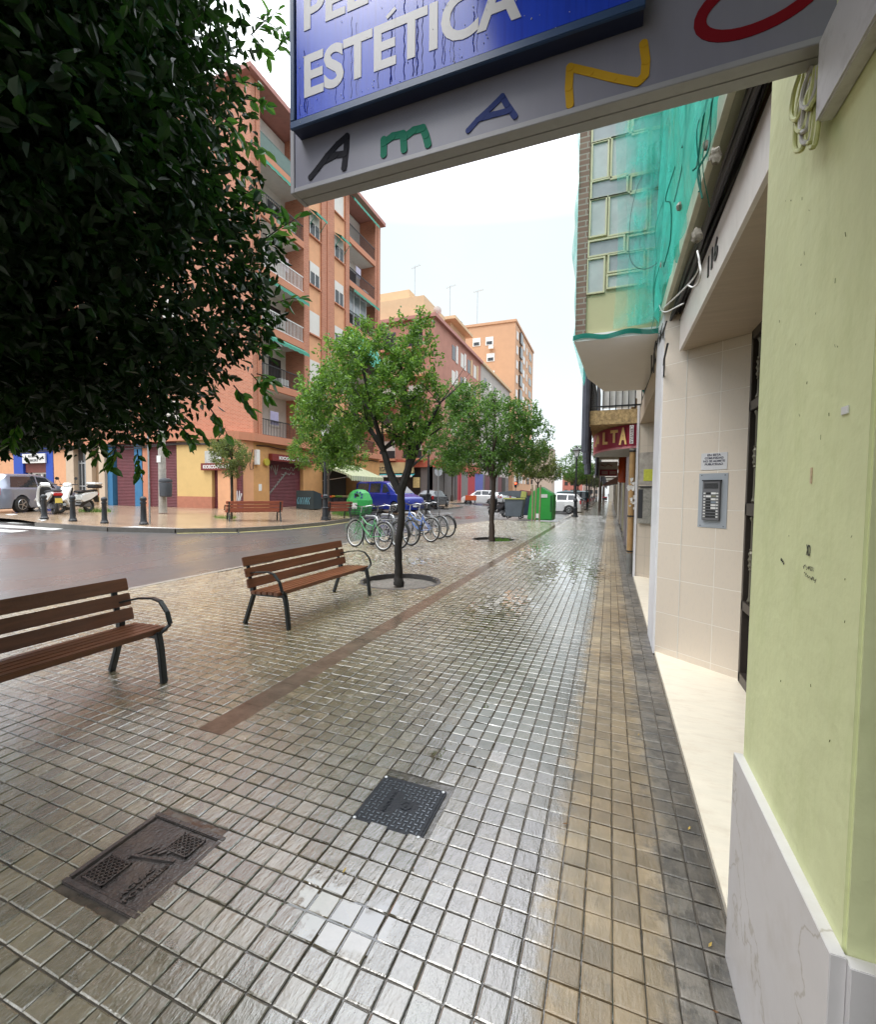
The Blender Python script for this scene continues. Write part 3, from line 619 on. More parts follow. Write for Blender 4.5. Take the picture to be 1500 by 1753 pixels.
# big dark crown overhanging the left (its trunk stands just outside the frame)
bx, by = -3.75, .35
lim = limbs_for((bx, by, 1.7), [(bx+1, by+.8, 3.2), (bx-1, by+1, 3.4), (bx+.3, by-1, 3.3), (bx+.6, by+1.6, 2.8), (bx+1.4, by+.2, 3.6)], .06, 3)
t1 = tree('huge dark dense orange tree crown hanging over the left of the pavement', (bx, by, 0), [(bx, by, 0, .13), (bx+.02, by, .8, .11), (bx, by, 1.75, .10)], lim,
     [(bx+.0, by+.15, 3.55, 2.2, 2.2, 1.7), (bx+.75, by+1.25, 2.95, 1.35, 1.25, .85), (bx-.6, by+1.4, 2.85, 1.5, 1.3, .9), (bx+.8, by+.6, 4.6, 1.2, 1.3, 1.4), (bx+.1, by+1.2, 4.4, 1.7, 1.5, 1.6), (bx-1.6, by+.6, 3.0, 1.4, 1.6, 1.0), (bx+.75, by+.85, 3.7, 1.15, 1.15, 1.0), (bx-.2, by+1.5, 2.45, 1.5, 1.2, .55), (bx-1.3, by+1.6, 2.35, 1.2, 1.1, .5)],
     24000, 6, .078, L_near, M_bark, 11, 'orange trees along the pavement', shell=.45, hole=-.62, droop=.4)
# sprays sticking out of the crown's right side
rg = random.Random(4); sp_ = MB(); V = []; F = []
sprays = [((505, 385), (425, 350)), ((515, 510), (470, 520)), ((488, 60), (440, 30)), ((475, 20), (430, 60)), ((470, 655), (440, 640)), ((512, 372), (440, 420)), ((455, 180), (420, 170)), ((350, 750), (300, 700)), ((165, 785), (175, 745)), ((240, 815), (235, 770)), ((460, 740-60), (430, 640)), ((500, 420), (450, 400)), ((505, 55), (470, 90)), ((462, 100), (430, 60)), ((430, 700), (400, 660)), ((408, 230), (380, 200)), ((420, 300), (390, 280)), ((452, 150), (400, 140)), ((425, 330), (385, 350)), ((450, 560), (415, 540)), ((470, 600), (430, 590)), ((445, 470), (400, 450)), ((400, 265), (370, 250)), ((455, 260), (410, 240)), ((330, 760), (310, 730)), ((20, 760), (30, 720)), ((280, 770), (270, 730)), ((390, 745), (360, 700)), ((190, 800), (200, 760))]
vv = []; ff = []
for (tx_, ty_), (bx_, by_) in sprays:
    dd = rg.uniform(2.3, 3.0); A = np.array([0, 0, EYE])+ray(bx_, by_)*dd*1.02; B = np.array([0, 0, EYE])+ray(tx_, ty_)*dd
    MB().tube([tuple(A), tuple((A+B)/2+np.array([0, 0, .01])), tuple(B)], [.004, .003, .0015], 5).build('twig', M_bark, t1, org=(-3.75, .35, 0))
    for k in range(11):
        u = .15+.85*k/10; p = A+(B-A)*u; ax = (B-A)/np.linalg.norm(B-A)
        ld = ax*.7+np.array([rg.uniform(-.8, .8), rg.uniform(-.8, .8), rg.uniform(-.9, .35)]); ld /= np.linalg.norm(ld)
        nr = np.array([rg.uniform(-.5, .5), rg.uniform(-1, 0), rg.uniform(-.2, .8)]); nr -= ld*(nr@ld); nr /= np.linalg.norm(nr); sd2 = np.cross(ld, nr)
        Lf = rg.uniform(.06, .095); W = Lf*.5; n0 = len(vv)
        for uu, v, h in ((0, 0, 0), (.3, .42, .08), (.68, .38, .06), (1, 0, -.08), (.68, -.38, .06), (.3, -.42, .08)): vv.append(p+ld*uu*Lf+sd2*v*W+nr*h*Lf)
        ff += [(n0, n0+1, n0+2, n0+3), (n0, n0+3, n0+4, n0+5)]
L_spray = leafmat('leaf_lit_spray', (.03, .11, .015), (.08, .22, .03), .3)  # brighter green than the crown, colouring these leaves as lit ones
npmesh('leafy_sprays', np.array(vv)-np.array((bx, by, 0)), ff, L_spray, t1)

# tree 1 beside the second bench
bx, by = -3.46, 7.05
F1 = (bx+.02, by, 1.72)
lim = [[(bx, by, 1.6, .075), (bx-.18, by-.02, 1.95, .07), (bx-.32, by, 2.35, .055), (bx-.7, by+.1, 2.8, .04), (bx-1.1, by+.2, 3.1, .02)],
       [(bx+.02, by, 1.6, .08), (bx+.16, by+.02, 2.0, .07), (bx+.2, by+.1, 2.5, .06), (bx+.05, by+.2, 3.2, .035), (bx, by, 3.9, .015)],
       [(bx+.16, by+.02, 2.0, .06), (bx+.4, by, 2.5, .045), (bx+.75, by, 3.1, .02)],
       [(bx-.3, by, 2.3, .05), (bx-.35, by-.3, 2.9, .035), (bx-.5, by-.4, 3.7, .015)], [(bx+.05, by+.2, 3.1, .03), (bx-.5, by+.3, 3.8, .015)]]
tree('bright green orange tree with forked dark trunk beside the nearer full bench', (bx, by, 0), [(bx+.0, by, -.05, .10), (bx+.0, by, .12, .075), (bx-.02, by, .6, .066), (bx+.05, by, 1.2, .062), (bx+.02, by, 1.72, .078)], lim,
     [(bx-.65, by, 3.5, 1.05, 1.1, .85), (bx-1.35, by+.1, 3.15, .8, .85, .7), (bx+.15, by, 3.2, .65, .85, .85), (bx-.05, by+.2, 4.0, .7, .8, .6), (bx-.95, by-.1, 3.9, .7, .7, .55), (bx-1.85, by+.2, 2.85, .5, .55, .55), (bx-1.75, by+.1, 3.5, .45, .5, .45), (bx-1.45, by+.1, 2.35, .45, .5, .35), (bx+.35, by+.1, 2.65, .45, .55, .5), (bx-1.0, by, 2.45, .55, .5, .4), (bx+.25, by, 4.45, .35, .35, .3), (bx-.75, by, 4.4, .35, .35, .3)],
     4100, 6, .068, L_mid, M_bark, 21, 'orange trees along the pavement', shell=.55, hole=.0, hs=4.6)
# tree 2
bx, by = -3.68, 14.6
lim = limbs_for((bx, by, 2.0), [(bx-1, by, 3.6), (bx+1, by, 3.5), (bx, by, 4.6), (bx+.3, by-.8, 3.6), (bx-.5, by+.7, 4)], .06, 5)
tree('round deep green orange tree standing in an open round pit', (bx, by, 0), [(bx, by, -.05, .11), (bx-.02, by, .6, .085), (bx, by, 1.3, .08), (bx+.03, by, 2.05, .075)], lim,
     [(bx-.1, by, 3.7, 1.5, 1.5, 1.2), (bx-1.35, by, 3.7, .95, 1, 1.15), (bx-1.9, by, 3.0, .7, .8, .7), (bx+1.05, by, 3.3, .95, 1, .9), (bx-.7, by, 4.6, .9, 1, .8), (bx-1.3, by, 5.0, .6, .7, .5), (bx+.3, by, 2.75, 1.2, 1.2, .6), (bx-.9, by, 2.7, .9, .9, .55), (bx+.9, by, 4.1, .7, .8, .6)],
     5200, 5, .088, L_mid2, M_bark2, 31, 'orange trees along the pavement', shell=.55, hole=.0, hs=3.6)
# round pits with soil
M_soil = mat('wet_soil_gravel', (.17, .15, .13), .5, .5, 30, bump=1, bscale=60, dirt=((.03, .05, .02), .7, 8))
M_pitrim = mat('steel_pit_rim', (.05, .045, .045), .4, .3, 10)
for i, (x_, y_, r_) in enumerate(PITS):
    t = thing('tree_pit', ('sunken round tree pit of wet gravel beside the bench', 'sunken round dark tree pit with weeds beyond the bicycles')[i], 'tree pit', (x_, y_, 0), 0, 'round tree pits')
    MB().lathe([(r_-.004, -.16), (r_, .003), (r_+.012, .005), (r_+.04, .001), (r_+.10, -.0055), (r_+.10, -.16)][::1], n=48).build('rim', M_pitrim, t, smooth=True)
    s_ = MB(); rg = random.Random(i); K = 14; ring = []
    vs = [(0, 0, -.07)]; 
    for a_ in range(1, 6):
        for k in range(32): 
            q = 2*math.pi*k/32; rr = r_*a_/5; vs.append((rr*math.cos(q), rr*math.sin(q), -.075-.01*(a_/5)+rg.uniform(-.008, .012)))
    fs = [(0, 1+k, 1+(k+1) % 32) for k in range(32)]
    for a_ in range(4):
        for k in range(32): fs.append((1+a_*32+k, 1+(a_+1)*32+k, 1+(a_+1)*32+(k+1) % 32, 1+a_*32+(k+1) % 32))
    s_.add(vs, fs); s_.build('soil', M_soil, t, smooth=True)
# tree 3 with stakes at the green container
b3 = pz(920, 889.5); bx, by = b3[0], b3[1]
tree('young tree with thin pale trunk held by stakes in front of green container', (bx, by, 0), [(bx, by, -.02, .06), (bx, by, 1.6, .05), (bx, by, 2.2, .04)], limbs_for((bx, by, 2.1), [(bx-.7, by, 3), (bx+.7, by, 3.2), (bx, by, 4)], .03, 8),
     [(bx, by, 3.3, 1.25, 1.2, .9), (bx-.8, by, 2.8, .7, .7, .5), (bx+.7, by, 2.8, .7, .7, .55), (bx+.1, by, 4.2, .6, .7, .6)], 1500, 5, .11, L_yel, M_bark2, 41, 'orange trees along the pavement', hole=-.3)
M_stake = mat('pale_wooden_stake', (.26, .22, .13), .7, .2, 10)
for i, px_ in enumerate((911, 916, 923.5)):
    p = pz(px_, 892); s_ = MB(); s_.tube([(p[0], p[1], 0), (p[0]+.02, p[1], 1.2), (p[0]+.03*(1 if i else -1), p[1], 2.05)], .045, 8)
    tag(s_.build('tree_stake', M_stake, smooth=True), ('leftmost wooden stake tied beside the young tree', 'middle wooden stake tied beside the young tree', 'rightmost wooden stake against the green container')[i], 'stake', 'stakes holding the young tree')
# row beyond on the same line, and the trees that close the street
for i, (x_, y_, s_, lm) in enumerate(((-3.3, 46, 1.15, L_mid2), (-4.0, 62, 1.1, L_yel), (-3.2, 78, 1.2, L_grey), (-4.2, 98, 1.35, L_grey), (-3.6, 120, 1.5, L_grey))):
    bx, by = x_, y_
    tree(('slim green tree behind the staked tree in the parking row', 'yellowish street tree beyond the white parked cars', 'greyish street tree far down the parking row', 'grey green tree second from the end of the row', 'tall hazy tree closing the far end of the row')[i], (bx, by, 0), [(bx, by, 0, .12), (bx, by, 2.3*s_, .09)], limbs_for((bx, by, 2.2*s_), [(bx-1, by, 3.6*s_), (bx+1, by, 3.6*s_), (bx, by, 4.6*s_)], .05, i+50),
         [(bx, by, 3.7*s_, 1.5*s_, 1.5*s_, 1.25*s_), (bx-.8*s_, by, 3.1*s_, .9, .9, .7), (bx+.8*s_, by, 3.3*s_, .9, .9, .8), (bx+.2, by, 4.9*s_, .8, .8, .7)], 900, 5, .16+.015*i, lm, M_bark2, 60+i, 'distant street trees', name='street_tree', hole=-.25, hs=1.6)
for i, (x_, y_, h_) in enumerate(((-1.3, 88, 9.0), (-1.0, 108, 10.5), (-1.6, 135, 11))):
    bx, by = x_-.3, y_
    tree(('grey leafed tall tree over the lamp posts on the right', 'second tall grey tree behind the far lamp posts', 'tallest pale grey tree at the street end')[i], (bx, by, 0), [(bx, by, 0, .2), (bx, by, h_*.4, .15)], limbs_for((bx, by, h_*.4), [(bx-1.5, by, h_*.7), (bx+1, by, h_*.7), (bx, by, h_*.9)], .08, i+80),
         [(bx, by, h_*.62, 2.6, 2.6, h_*.3), (bx-1, by, h_*.45, 1.5, 1.5, 1.6), (bx+.4, by, h_*.85, 1.3, 1.3, 1.3)], 1500, 5, .24, L_grey, M_bark2, 90+i, 'tall trees at the street end', name='street_tree', hole=-.25, hs=1.1)
# leafy branches peeking past the right building
bx, by = -.9, 44
tree('sparse green tree peeking out beside the dark balcony blinds', (bx, by, 0), [(bx, by, 0, .12), (bx, by, 3.6, .08)], limbs_for((bx, by, 3.5), [(bx-.7, by, 6), (bx+.6, by, 6.4), (bx, by, 8.0)], .05, 77),
     [(bx-.1, by, 7.4, 1.0, 1.0, 1.1), (bx-.2, by, 5.6, .9, 1, .9), (bx+.4, by, 6.6, .9, 1, 1.2)], 520, 5, .16, L_mid2, M_bark2, 78, name='street_tree', hole=-.2, hs=2)
# opposite pavement
q = pg(396, 889); bx, by, bz = q
tree('small sparse tree in front of the closed kiosk shutter', (bx, by, bz), [(bx, by, bz, .05), (bx+.03, by, bz+1.2, .04), (bx, by, bz+2.0, .035)], limbs_for((bx, by, bz+1.9), [(bx-.5, by, bz+2.9), (bx+.5, by, bz+3), (bx, by, bz+3.4)], .025, 9),
     [(bx-.05, by, bz+2.75, .85, .8, .75), (bx-.3, by, bz+3.1, .7, .7, .5), (bx+.55, by, bz+2.7, .55, .5, .4), (bx+.1, by, bz+2.15, .55, .5, .4)], 1250, 5, .075, L_yel, M_bark2, 101, 'small trees on the opposite pavement', hole=-.2, hs=4)
q = pg(586, 882); bx, by, bz = q
tree('leafy orange tree over the striped awning and opposite lamp post', (bx-.2, by-1, bz), [(bx-.2, by-1, bz, .08), (bx-.2, by-1, bz+2.2, .06)], limbs_for((bx-.2, by-1, bz+2.1), [(bx-1.3, by-1, bz+3.4), (bx+.9, by-1, bz+3.6), (bx-.3, by-1, bz+4.6)], .05, 19),
     [(bx-.5, by-1, bz+3.7, 1.9, 1.4, 1.3), (bx-1.6, by-1, bz+3.4, 1.1, 1, .9), (bx+1.1, by-1, bz+3.3, 1.1, 1, 1.0), (bx-1.3, by-1, bz+4.9, .9, .9, .9), (bx+.3, by-1, bz+4.7, 1.2, 1, .9)], 2600, 5, .10, L_mid, M_bark2, 111, 'small trees on the opposite pavement', hole=-.25, hs=2)
q = pg(774, 858); bx, by, bz = q
tree('small green tree on the opposite pavement before the red shopfront', (bx, by, bz), [(bx, by, bz, .16), (bx, by, bz+.7, .16), (bx, by, bz+.72, .09), (bx, by, bz+3, .08)], limbs_for((bx, by, bz+2.9), [(bx-1, by, bz+4), (bx+1, by, bz+4.3), (bx, by, bz+5)], .05, 29),
     [(bx, by, bz+4.3, 1.7, 1.5, 1.3), (bx-.8, by, bz+5.3, 1.2, 1, 1)], 800, 5, .16, L_mid, M_bark2, 121, 'small trees on the opposite pavement', hole=-.2)
# weeds
M_grass = leafmat('weed_grass', (.06, .16, .02), (.12, .26, .04), .5)
gv = []; gf = []
rg = random.Random(8)
def weeds(cx, cy, z, rx, ry, n, h=.12):
    for _ in range(n):
        a = rg.uniform(0, 6.3); k = math.sqrt(rg.random()); x, y = cx+rx*k*math.cos(a), cy+ry*k*math.sin(a); d = rg.uniform(0, 6.3); l = rg.uniform(-.6, .6)*h; hh = h*rg.uniform(.4, 1.1); i = len(gv); wv_ = .012
        gv.extend([(x-wv_*math.cos(d), y-wv_*math.sin(d), z), (x+wv_*math.cos(d), y+wv_*math.sin(d), z), (x+l+.004, y+l*.4, z+hh), (x+l-.004, y+l*.4, z+hh)]); gf.append((i, i+1, i+2, i+3))
p = pg(165, 876); weeds(p[0], p[1], p[2], 1.0, .5, 260, .2)
p = pg(385, 887); weeds(p[0], p[1], p[2], .6, .35, 160, .15)
p = pg(597, 882); weeds(p[0], p[1], p[2], 1.0, .8, 420, .28)
weeds(-3.45, 14.9, -.07, .35, .35, 200, .12)
npmesh('weeds', gv, gf, M_grass)['kind'] = 'stuff'

# ------------------------------------------------------------------ benches
M_slat = mat('wet_brown_bench_wood', (.19, .072, .034), .28, .3, 3, streak=(8, .6, 8), bump=.25, bscale=50, spec=.6)
M_slat2 = mat('reddish_bench_wood', (.30, .085, .05), .35, .25, 3, streak=(8, .6, 8))
M_brframe = mat('dark_green_cast_iron', (.022, .026, .028), .35, .2, 20, bump=.15)
def bench(label, loc, rz, L_, wood, group='wooden slat benches', sc=1.):
    # local: long axis Y (0..L), front toward +X, back at X=0
    t = thing('park_bench', label, 'bench', loc, rz, group, sc)
    for i, (x_, z_, tilt) in enumerate(((.062, .50, 12), (.035, .605, 14), (.004, .72, 16))):
        pass
    bk = MB()
    def board(x_, z_, wd, th, ang, y0, y1):
        m = MB(); m.box(-th/2, th/2, y0, y1, -wd/2, wd/2); m.xf(Matrix.Translation((x_, 0, z_)) @ Matrix.Rotation(R(ang), 4, 'Y')); return m
    for x_, z_, a_ in ((.095, .51, -12), (.062, .635, -14), (.028, .765, -15)):
        board(x_, z_, .108, .032, a_, 0, L_).build('back_slat', wood, t, bevel=.006)
    for x_ in (.17, .255, .34, .425, .505):
        m = MB(); m.box(x_-.036, x_+.036, 0, L_, .412+(x_-.17)*.05-.018, .412+(x_-.17)*.05+.018); 
        if x_ > .5: m = MB(); m.box(x_-.034, x_+.034, 0, L_, .40, .445)
        m.build('seat_slat', wood, t, bevel=.006)
    for y_ in (.10, L_-.10):
        fr = MB()
        fr.bar((-.045, y_, 0), (.10, y_, .38), .05, .042, (1, 0, 0)).bar((.10, y_, .36), (.09, y_, .48), .05, .042, (1, 0, 0)).bar((.07, y_, .40), (-.01, y_, .80), .045, .03, (1, 0, 0))
        fr.bar((.08, y_, .375), (.54, y_, .385), .045, .035)
        fr.build('side_frame', M_brframe, t, bevel=.006)
        lg = MB(); lg.bar((.61, y_, 0), (.575, y_, .30), .05, .042, (1, 0, 0)).bar((.577, y_, .28), (.545, y_, .42), .05, .046, (1, 0, 0)); lg.build('front_leg', M_brframe, t, bevel=.006)
        ar = MB(); ys_ = y_+(.085 if y_ > 1 else -.085)
        pts = [(.56, y_, .40), (.585, ys_, .47), (.55, ys_, .57), (.47, ys_, .655), (.38, ys_, .672), (.20, ys_, .655), (.055, y_, .62)]
        for a_, c_ in zip(pts[:-1], pts[1:]): ar.bar(a_, c_, .042, .014)
        ar.build('armrest', M_brframe, t, bevel=.003)
    return t
bench('nearest wet brown slat bench cut off by the left edge', (-4.05, .62, 0), 0, 2.06, M_slat)
bench('dark wet slat bench standing complete before the forked tree', (-4.05, 4.03, 0), 0, 2.06, M_slat)
p1 = pg(403, 893); p2 = pg(485, 893.5)
an = math.atan2(p2[1]-p1[1], p2[0]-p1[0]); Lb = math.hypot(p2[0]-p1[0], p2[1]-p1[1])
# its back is turned to the camera: +X (front) points away
bench('reddish slat bench seen from behind beside the small kiosk tree', (p1[0], p1[1], p1[2]), an-math.pi/2+math.pi, Lb+.1, M_slat2, sc=1.12).location = (p2[0], p2[1], p2[2])
p1 = pg(573, 888.5); bench('small reddish bench between the lamp post and green bicycle', (p1[0]+.2, p1[1], p1[2]), an-math.pi/2+R(8)+math.pi, 1.2, M_slat2, sc=1.12).location = pg(604, 890)

# ------------------------------------------------------------------ street furniture
def bollard(label, p, h=.82, r=.085, group='black cast bollards'):
    t = thing('bollard', label, 'bollard', p, 0, group); k = h/.82
    MB().lathe([(r*1.45, 0), (r*1.45, .05), (r*1.2, .07), (r*1.1, .12), (r, .14), (r*.86, .6*k), (r*1.05, .62*k), (r*1.05, .65*k), (r*.8, .66*k), (r*.75, .68*k)], n=16).build('post', M_blackiron, t, smooth=True)
    MB().lathe([(r*.75, .68*k), (r*1.05, .71*k), (r*1.1, .75*k), (r*.95, .79*k), (r*.5, .82*k), (.01, .825*k)], n=16).build('cap', M_blackiron, t, smooth=True)
    return t
for lb, px_, py_, h in (('leftmost black bollard in front of the white scooter', 76, 888.5, .86), ('black bollard beside the second scooter front wheel', 125, 892.5, .9), ('black bollard alone before the cream column', 179, 896, .92)):
    bollard(lb, pg(px_, py_), h)
p = pg(246, 898); bollard('larger black bollard with a slim pole rising behind it', p, 1.0, .1)
sg = MB(); sg.tube([(p[0]-.1, p[1]+.3, p[2]), (p[0]-.1, p[1]+.3, p[2]+3.2)], .03, 8)
tag(sg.build('slim_pole', M_steel, smooth=True), 'slim grey metal pole behind the larger bollard', 'pole')
def lamp_post(label, p, h=4.6, big=1., group='black lantern lamp posts', lantern=True):
    t = thing('street_lamp', label, 'street lamp', p, 0, group); b_ = big
    MB().lathe([(.20*b_, 0), (.20*b_, .06), (.17*b_, .08), (.17*b_, .14), (.14*b_, .16), (.125*b_, .55), (.15*b_, .57), (.15*b_, .61), (.12*b_, .64), (.105*b_, 1.02), (.16*b_, 1.05), (.17*b_, 1.10), (.11*b_, 1.14), (.13*b_, 1.18), (.08*b_, 1.24)], n=16).build('base', M_blackiron, t, smooth=True)
    MB().lathe([(.075*b_, 1.2), (.055*b_, h*.6), (.045*b_, h-.72), (.09, h-.70), (.03, h-.64), (.05, h-.58)], n=12).build('pole', M_blackiron, t, smooth=True)
    if lantern:
        fr = MB()
        for k in range(4):
            a = math.pi/4+k*math.pi/2; c, s_ = math.cos(a), math.sin(a); fr.bar((c*.13, s_*.13, h-.58), (c*.27, s_*.27, h-.18), .02, .02)
        fr.box(-.1, .1, -.1, .1, h-.61, h-.57)
        fr.build('lantern_frame', M_blackiron, t)
        g = MB(); g.add([(-.09, -.09, h-.57), (.09, -.09, h-.57), (.09, .09, h-.57), (-.09, .09, h-.57), (-.18, -.18, h-.18), (.18, -.18, h-.18), (.18, .18, h-.18), (-.18, .18, h-.18)], [(0, 3, 2, 1), (4, 5, 6, 7), (0, 1, 5, 4), (1, 2, 6, 5), (2, 3, 7, 6), (3, 0, 4, 7)])
        g.build('lantern_glass', mat('frosted_lantern_glass', (.75, .76, .78), .3, .05), t)
        MB().lathe([(.30, h-.19), (.31, h-.16), (.24, h-.09), (.13, h-.03), (.07, h), (.09, h+.03), (.04, h+.07), (.05, h+.11), (.01, h+.15)], n=20).build('lantern_cap', M_blackiron, t, smooth=True)
    return t
lamp_post('black lamp post on the opposite pavement between the kiosk and the bench', pg(557, 890.5), 4.6, 1.15)
lamp_post('black lamp post rising beside the dark hatchback and blue van', pg(733, 870.5), 5.0, 1.5)
for i, (px_, py_, lb) in enumerate(((985, 885, 'nearest lantern lamp post beside the white parked car'), (1003.5, 871.5, 'second lantern lamp post down the right pavement'), (1011.8, 865, 'third lantern lamp post down the right pavement'), (1016.8, 861.5, 'fourth lantern lamp post, small in the distance'), (1021, 859, 'farthest tiny lantern lamp post by the grey trees'))):
    lamp_post(lb, pz(px_, py_), 4.62)
# concrete pole with litter bin
p = pg(279, 878)
t = thing('concrete_pole', 'tall weathered concrete pole carrying the litter bin', 'pole', p)
MB().lathe([(.17, 0), (.155, 1.2), (.14, 4.6)], n=14).build('shaft', mat('weathered_concrete', (.36, .34, .31), .8, .25, 6, bump=.3), t, smooth=True)
m = MB(); m.box(-.12, .13, -.165, -.158, 2.25, 2.55); m.build('poster', M_white, t)
b0 = (p[0]+.36, p[1]-.12, p[2])
t = thing('litter_bin', 'dark grey oval litter bin hanging on the concrete pole', 'litter bin', b0)
MB().lathe([(.20, .72), (.245, .76), (.26, 1.32), (.25, 1.36)], n=18).build('body', mat('bin_dark_grey', (.05, .055, .065), .4), t, smooth=True)
MB().lathe([(.255, 1.37), (.27, 1.42), (.24, 1.5), (.12, 1.55), (.01, 1.56)], n=18).build('lid', mat('bin_dark_grey', (.05, .055, .065), .4), t, smooth=True)
# sign pole with round disc seen from behind
p = pg(750, 872.5)
t = thing('road_sign', 'road sign on grey post seen from behind, next to the black lamp', 'road sign', p)
MB().lathe([(.045, 0), (.045, 3.3)], n=10).build('post', M_steel, t, smooth=True)
m = MB(); m.lathe([(.34, -.01), (.34, .01)], n=28, M=Matrix.Rotation(R(90), 4, 'X')); m.shift((0, -.05, -3.0)); m.build('disc', mat('grey_sign_back', (.42, .44, .46), .5, .05), t, smooth=True)
p = pg(787, 857)
t = thing('traffic_post', 'thin red post standing by the red shopfront', 'post', p); MB().lathe([(.07, 0), (.06, 3.4), (.01, 3.42)], n=10).build('shaft', mat('red_post_paint', (.35, .03, .05), .5), t, smooth=True)
# orange café table like barrier
p = pg(806, 864)
t = thing('folding_barrier', 'small orange plastic barrier before the white parked car', 'barrier', p)
m = MB(); m.box(-.62, .62, -.05, .05, .45, 1.0); m.build('panel', mat('orange_plastic', (.55, .10, .03), .5), t, bevel=.03)
for s_ in (-.45, .45): MB().bar((s_-.1, 0, 0), (s_, 0, .5), .05, .05).bar((s_+.1, .1, 0), (s_, 0, .5), .05, .05).build('leg', M_black, t)

# containers
M_gbin = mat('green_container_plastic', (.025, .30, .045), .4, .12, 2, spec=.5, dirt=((.02, .15, .04), .4, 2))
M_dbin = mat('grey_container_plastic', (.085, .10, .12), .45, .2, 2)
M_ylid = mat('yellow_lid_plastic', (.42, .44, .12), .45, .15)
g0 = pz(926, 890.5); g0 = (g0[0]-.02, g0[1]+.55, 0)
t = thing('green_container', 'big bright green recycling container at the parking row', 'recycling container', g0, R(-4))
prof = [(-.76, .0), (.70, .0), (.74, 1.35), (.70, 1.55), (.40, 1.72), (-.02, 1.98), (-.52, 1.62), (-.62, 1.3)]
m = MB(); m.ext(prof, -.55, .55, 1); m.build('body', M_gbin, t, bevel=.05, seg=3, smooth=True)
m = MB(); m.box(-.02, .42, -.575, -.545, 1.32, 1.52); m.build('slot_flap', mat('pale_label', (.6, .62, .6), .5), t, bevel=.006)
m = MB(); m.box(-.30, .0, -.562, -.549, .12, .38); m.build('sticker', M_white, t)
m = MB(); m.box(.58, .68, -.575, -.545, .5, 1.45); m.build('side_dark_strip', mat('dark_green_plastic', (.01, .08, .02), .4), t, bevel=.01)
c0 = pz(877, 889); c0 = (c0[0], c0[1]+1.0, 0)
t = thing('waste_container', 'dark grey waste container with a yellow rimmed half open lid', 'waste container', c0, R(3))
m = MB(); m.ext([(-.55, .12), (.40, .12), (.58, 1.25), (-.62, 1.25)], -.5, .5, 1); m.build('body', M_dbin, t, bevel=.04, smooth=True)
m = MB(); m.ext([(-1.05, 1.52), (.62, 1.22), (.66, 1.62), (.45, 1.70), (-.2, 1.72), (-1.0, 1.60)], -.54, .54, 1); m.build('lid', M_dbin, t, bevel=.03, smooth=True)
m = MB(); m.box(-.66, .64, -.56, -.50, 1.19, 1.27); m.build('yellow_rim', M_ylid, t, bevel=.01)
m = MB(); m.ext([(.36, 1.30), (.70, 1.30), (.72, 1.66), (.42, 1.70)], -.57, -.5, 1); m.build('yellow_flap', M_ylid, t, bevel=.015)
for s_ in (-.4, .35):
    for y_ in (-.45, .45): m = MB(); m.torus(.075, .035, c=(s_, y_, .11), n=16, k=6); m.build('castor', M_black, t, smooth=True)
c1 = pz(899, 886)
t = thing('waste_container', 'dark blue grey container squeezed behind the green one', 'waste container', (c1[0]-.2, c1[1]+1.3, 0), R(0))
m = MB(); m.ext([(-.5, .1), (.5, .1), (.56, 1.4), (-.56, 1.4)], -.45, .45, 1); m.build('body', mat('blue_grey_plastic', (.035, .05, .08), .45), t, bevel=.04)
m = MB(); m.ext([(-.58, 1.41), (.58, 1.41), (.5, 1.7), (-.3, 1.78)], -.48, .48, 1); m.build('lid', mat('brownish_lid', (.25, .10, .07), .5), t, bevel=.03)
# glass igloo
p = pg(609, 883.5)
t = thing('glass_igloo', 'bright green dome shaped bottle bank beside the blue van', 'bottle bank', (p[0], p[1]+.4, p[2]), R(22), sc=.93)
m = MB(); m.lathe([(.62, .05), (.72, .15), (.80, .6), (.78, .95), (.58, 1.38), (.36, 1.55), (.1, 1.6)], n=8); m.build('dome', mat('igloo_green', (.04, .38, .09), .4, .08, 2), t)
m = MB(); m.lathe([(.13, 0), (.13, .03)], n=20, M=Matrix.Rotation(R(115), 4, 'X')); m.shift((.05, .66, -1.22)); m.build('bottle_hole', M_black, t, smooth=True)
m = MB()
for k in range(8):
    a = k*math.pi/4; m.quad((.05+.16*math.cos(a), -.672-.0, 1.22+.16*math.sin(a)), (.05+.27*math.cos(a+.12), -.68, 1.22+.27*math.sin(a+.12)), (.05+.27*math.cos(a+.6), -.68, 1.22+.27*math.sin(a+.6)), (.05+.16*math.cos(a+.6), -.672, 1.22+.16*math.sin(a+.6)))
m.build('blue_sticker', mat('sticker_blue', (.05, .08, .30), .5), t)
m = MB(); m.box(-.35, -.02, -.80, -.775, .45, .8); m.build('label', M_white, t)
# low box with blue graffiti by the fruit shop
p = pg(524, 871.5)
t = thing('utility_chest', 'low dark metal chest with blue graffiti beside the shutter', 'chest', (p[0], p[1], p[2]))
m = MB(); m.ext([(-.25, 0), (.55, 0), (.55, .95), (-.25, 1.15)], -.55, .75, 0); m.build('body', mat('dark_teal_metal', (.03, .045, .05), .5), t, bevel=.02)
rgx = random.Random(3); m = MB()
for k in range(7): m.tube([(-.40+k*.14, -.262, .3), (-.42+k*.14+rgx.uniform(-.05, .08), -.262, .55), (-.34+k*.14, -.262, .72)], .022, 5)
m.build('graffiti', mat('pale_blue_spray', (.18, .42, .52), .6), t)

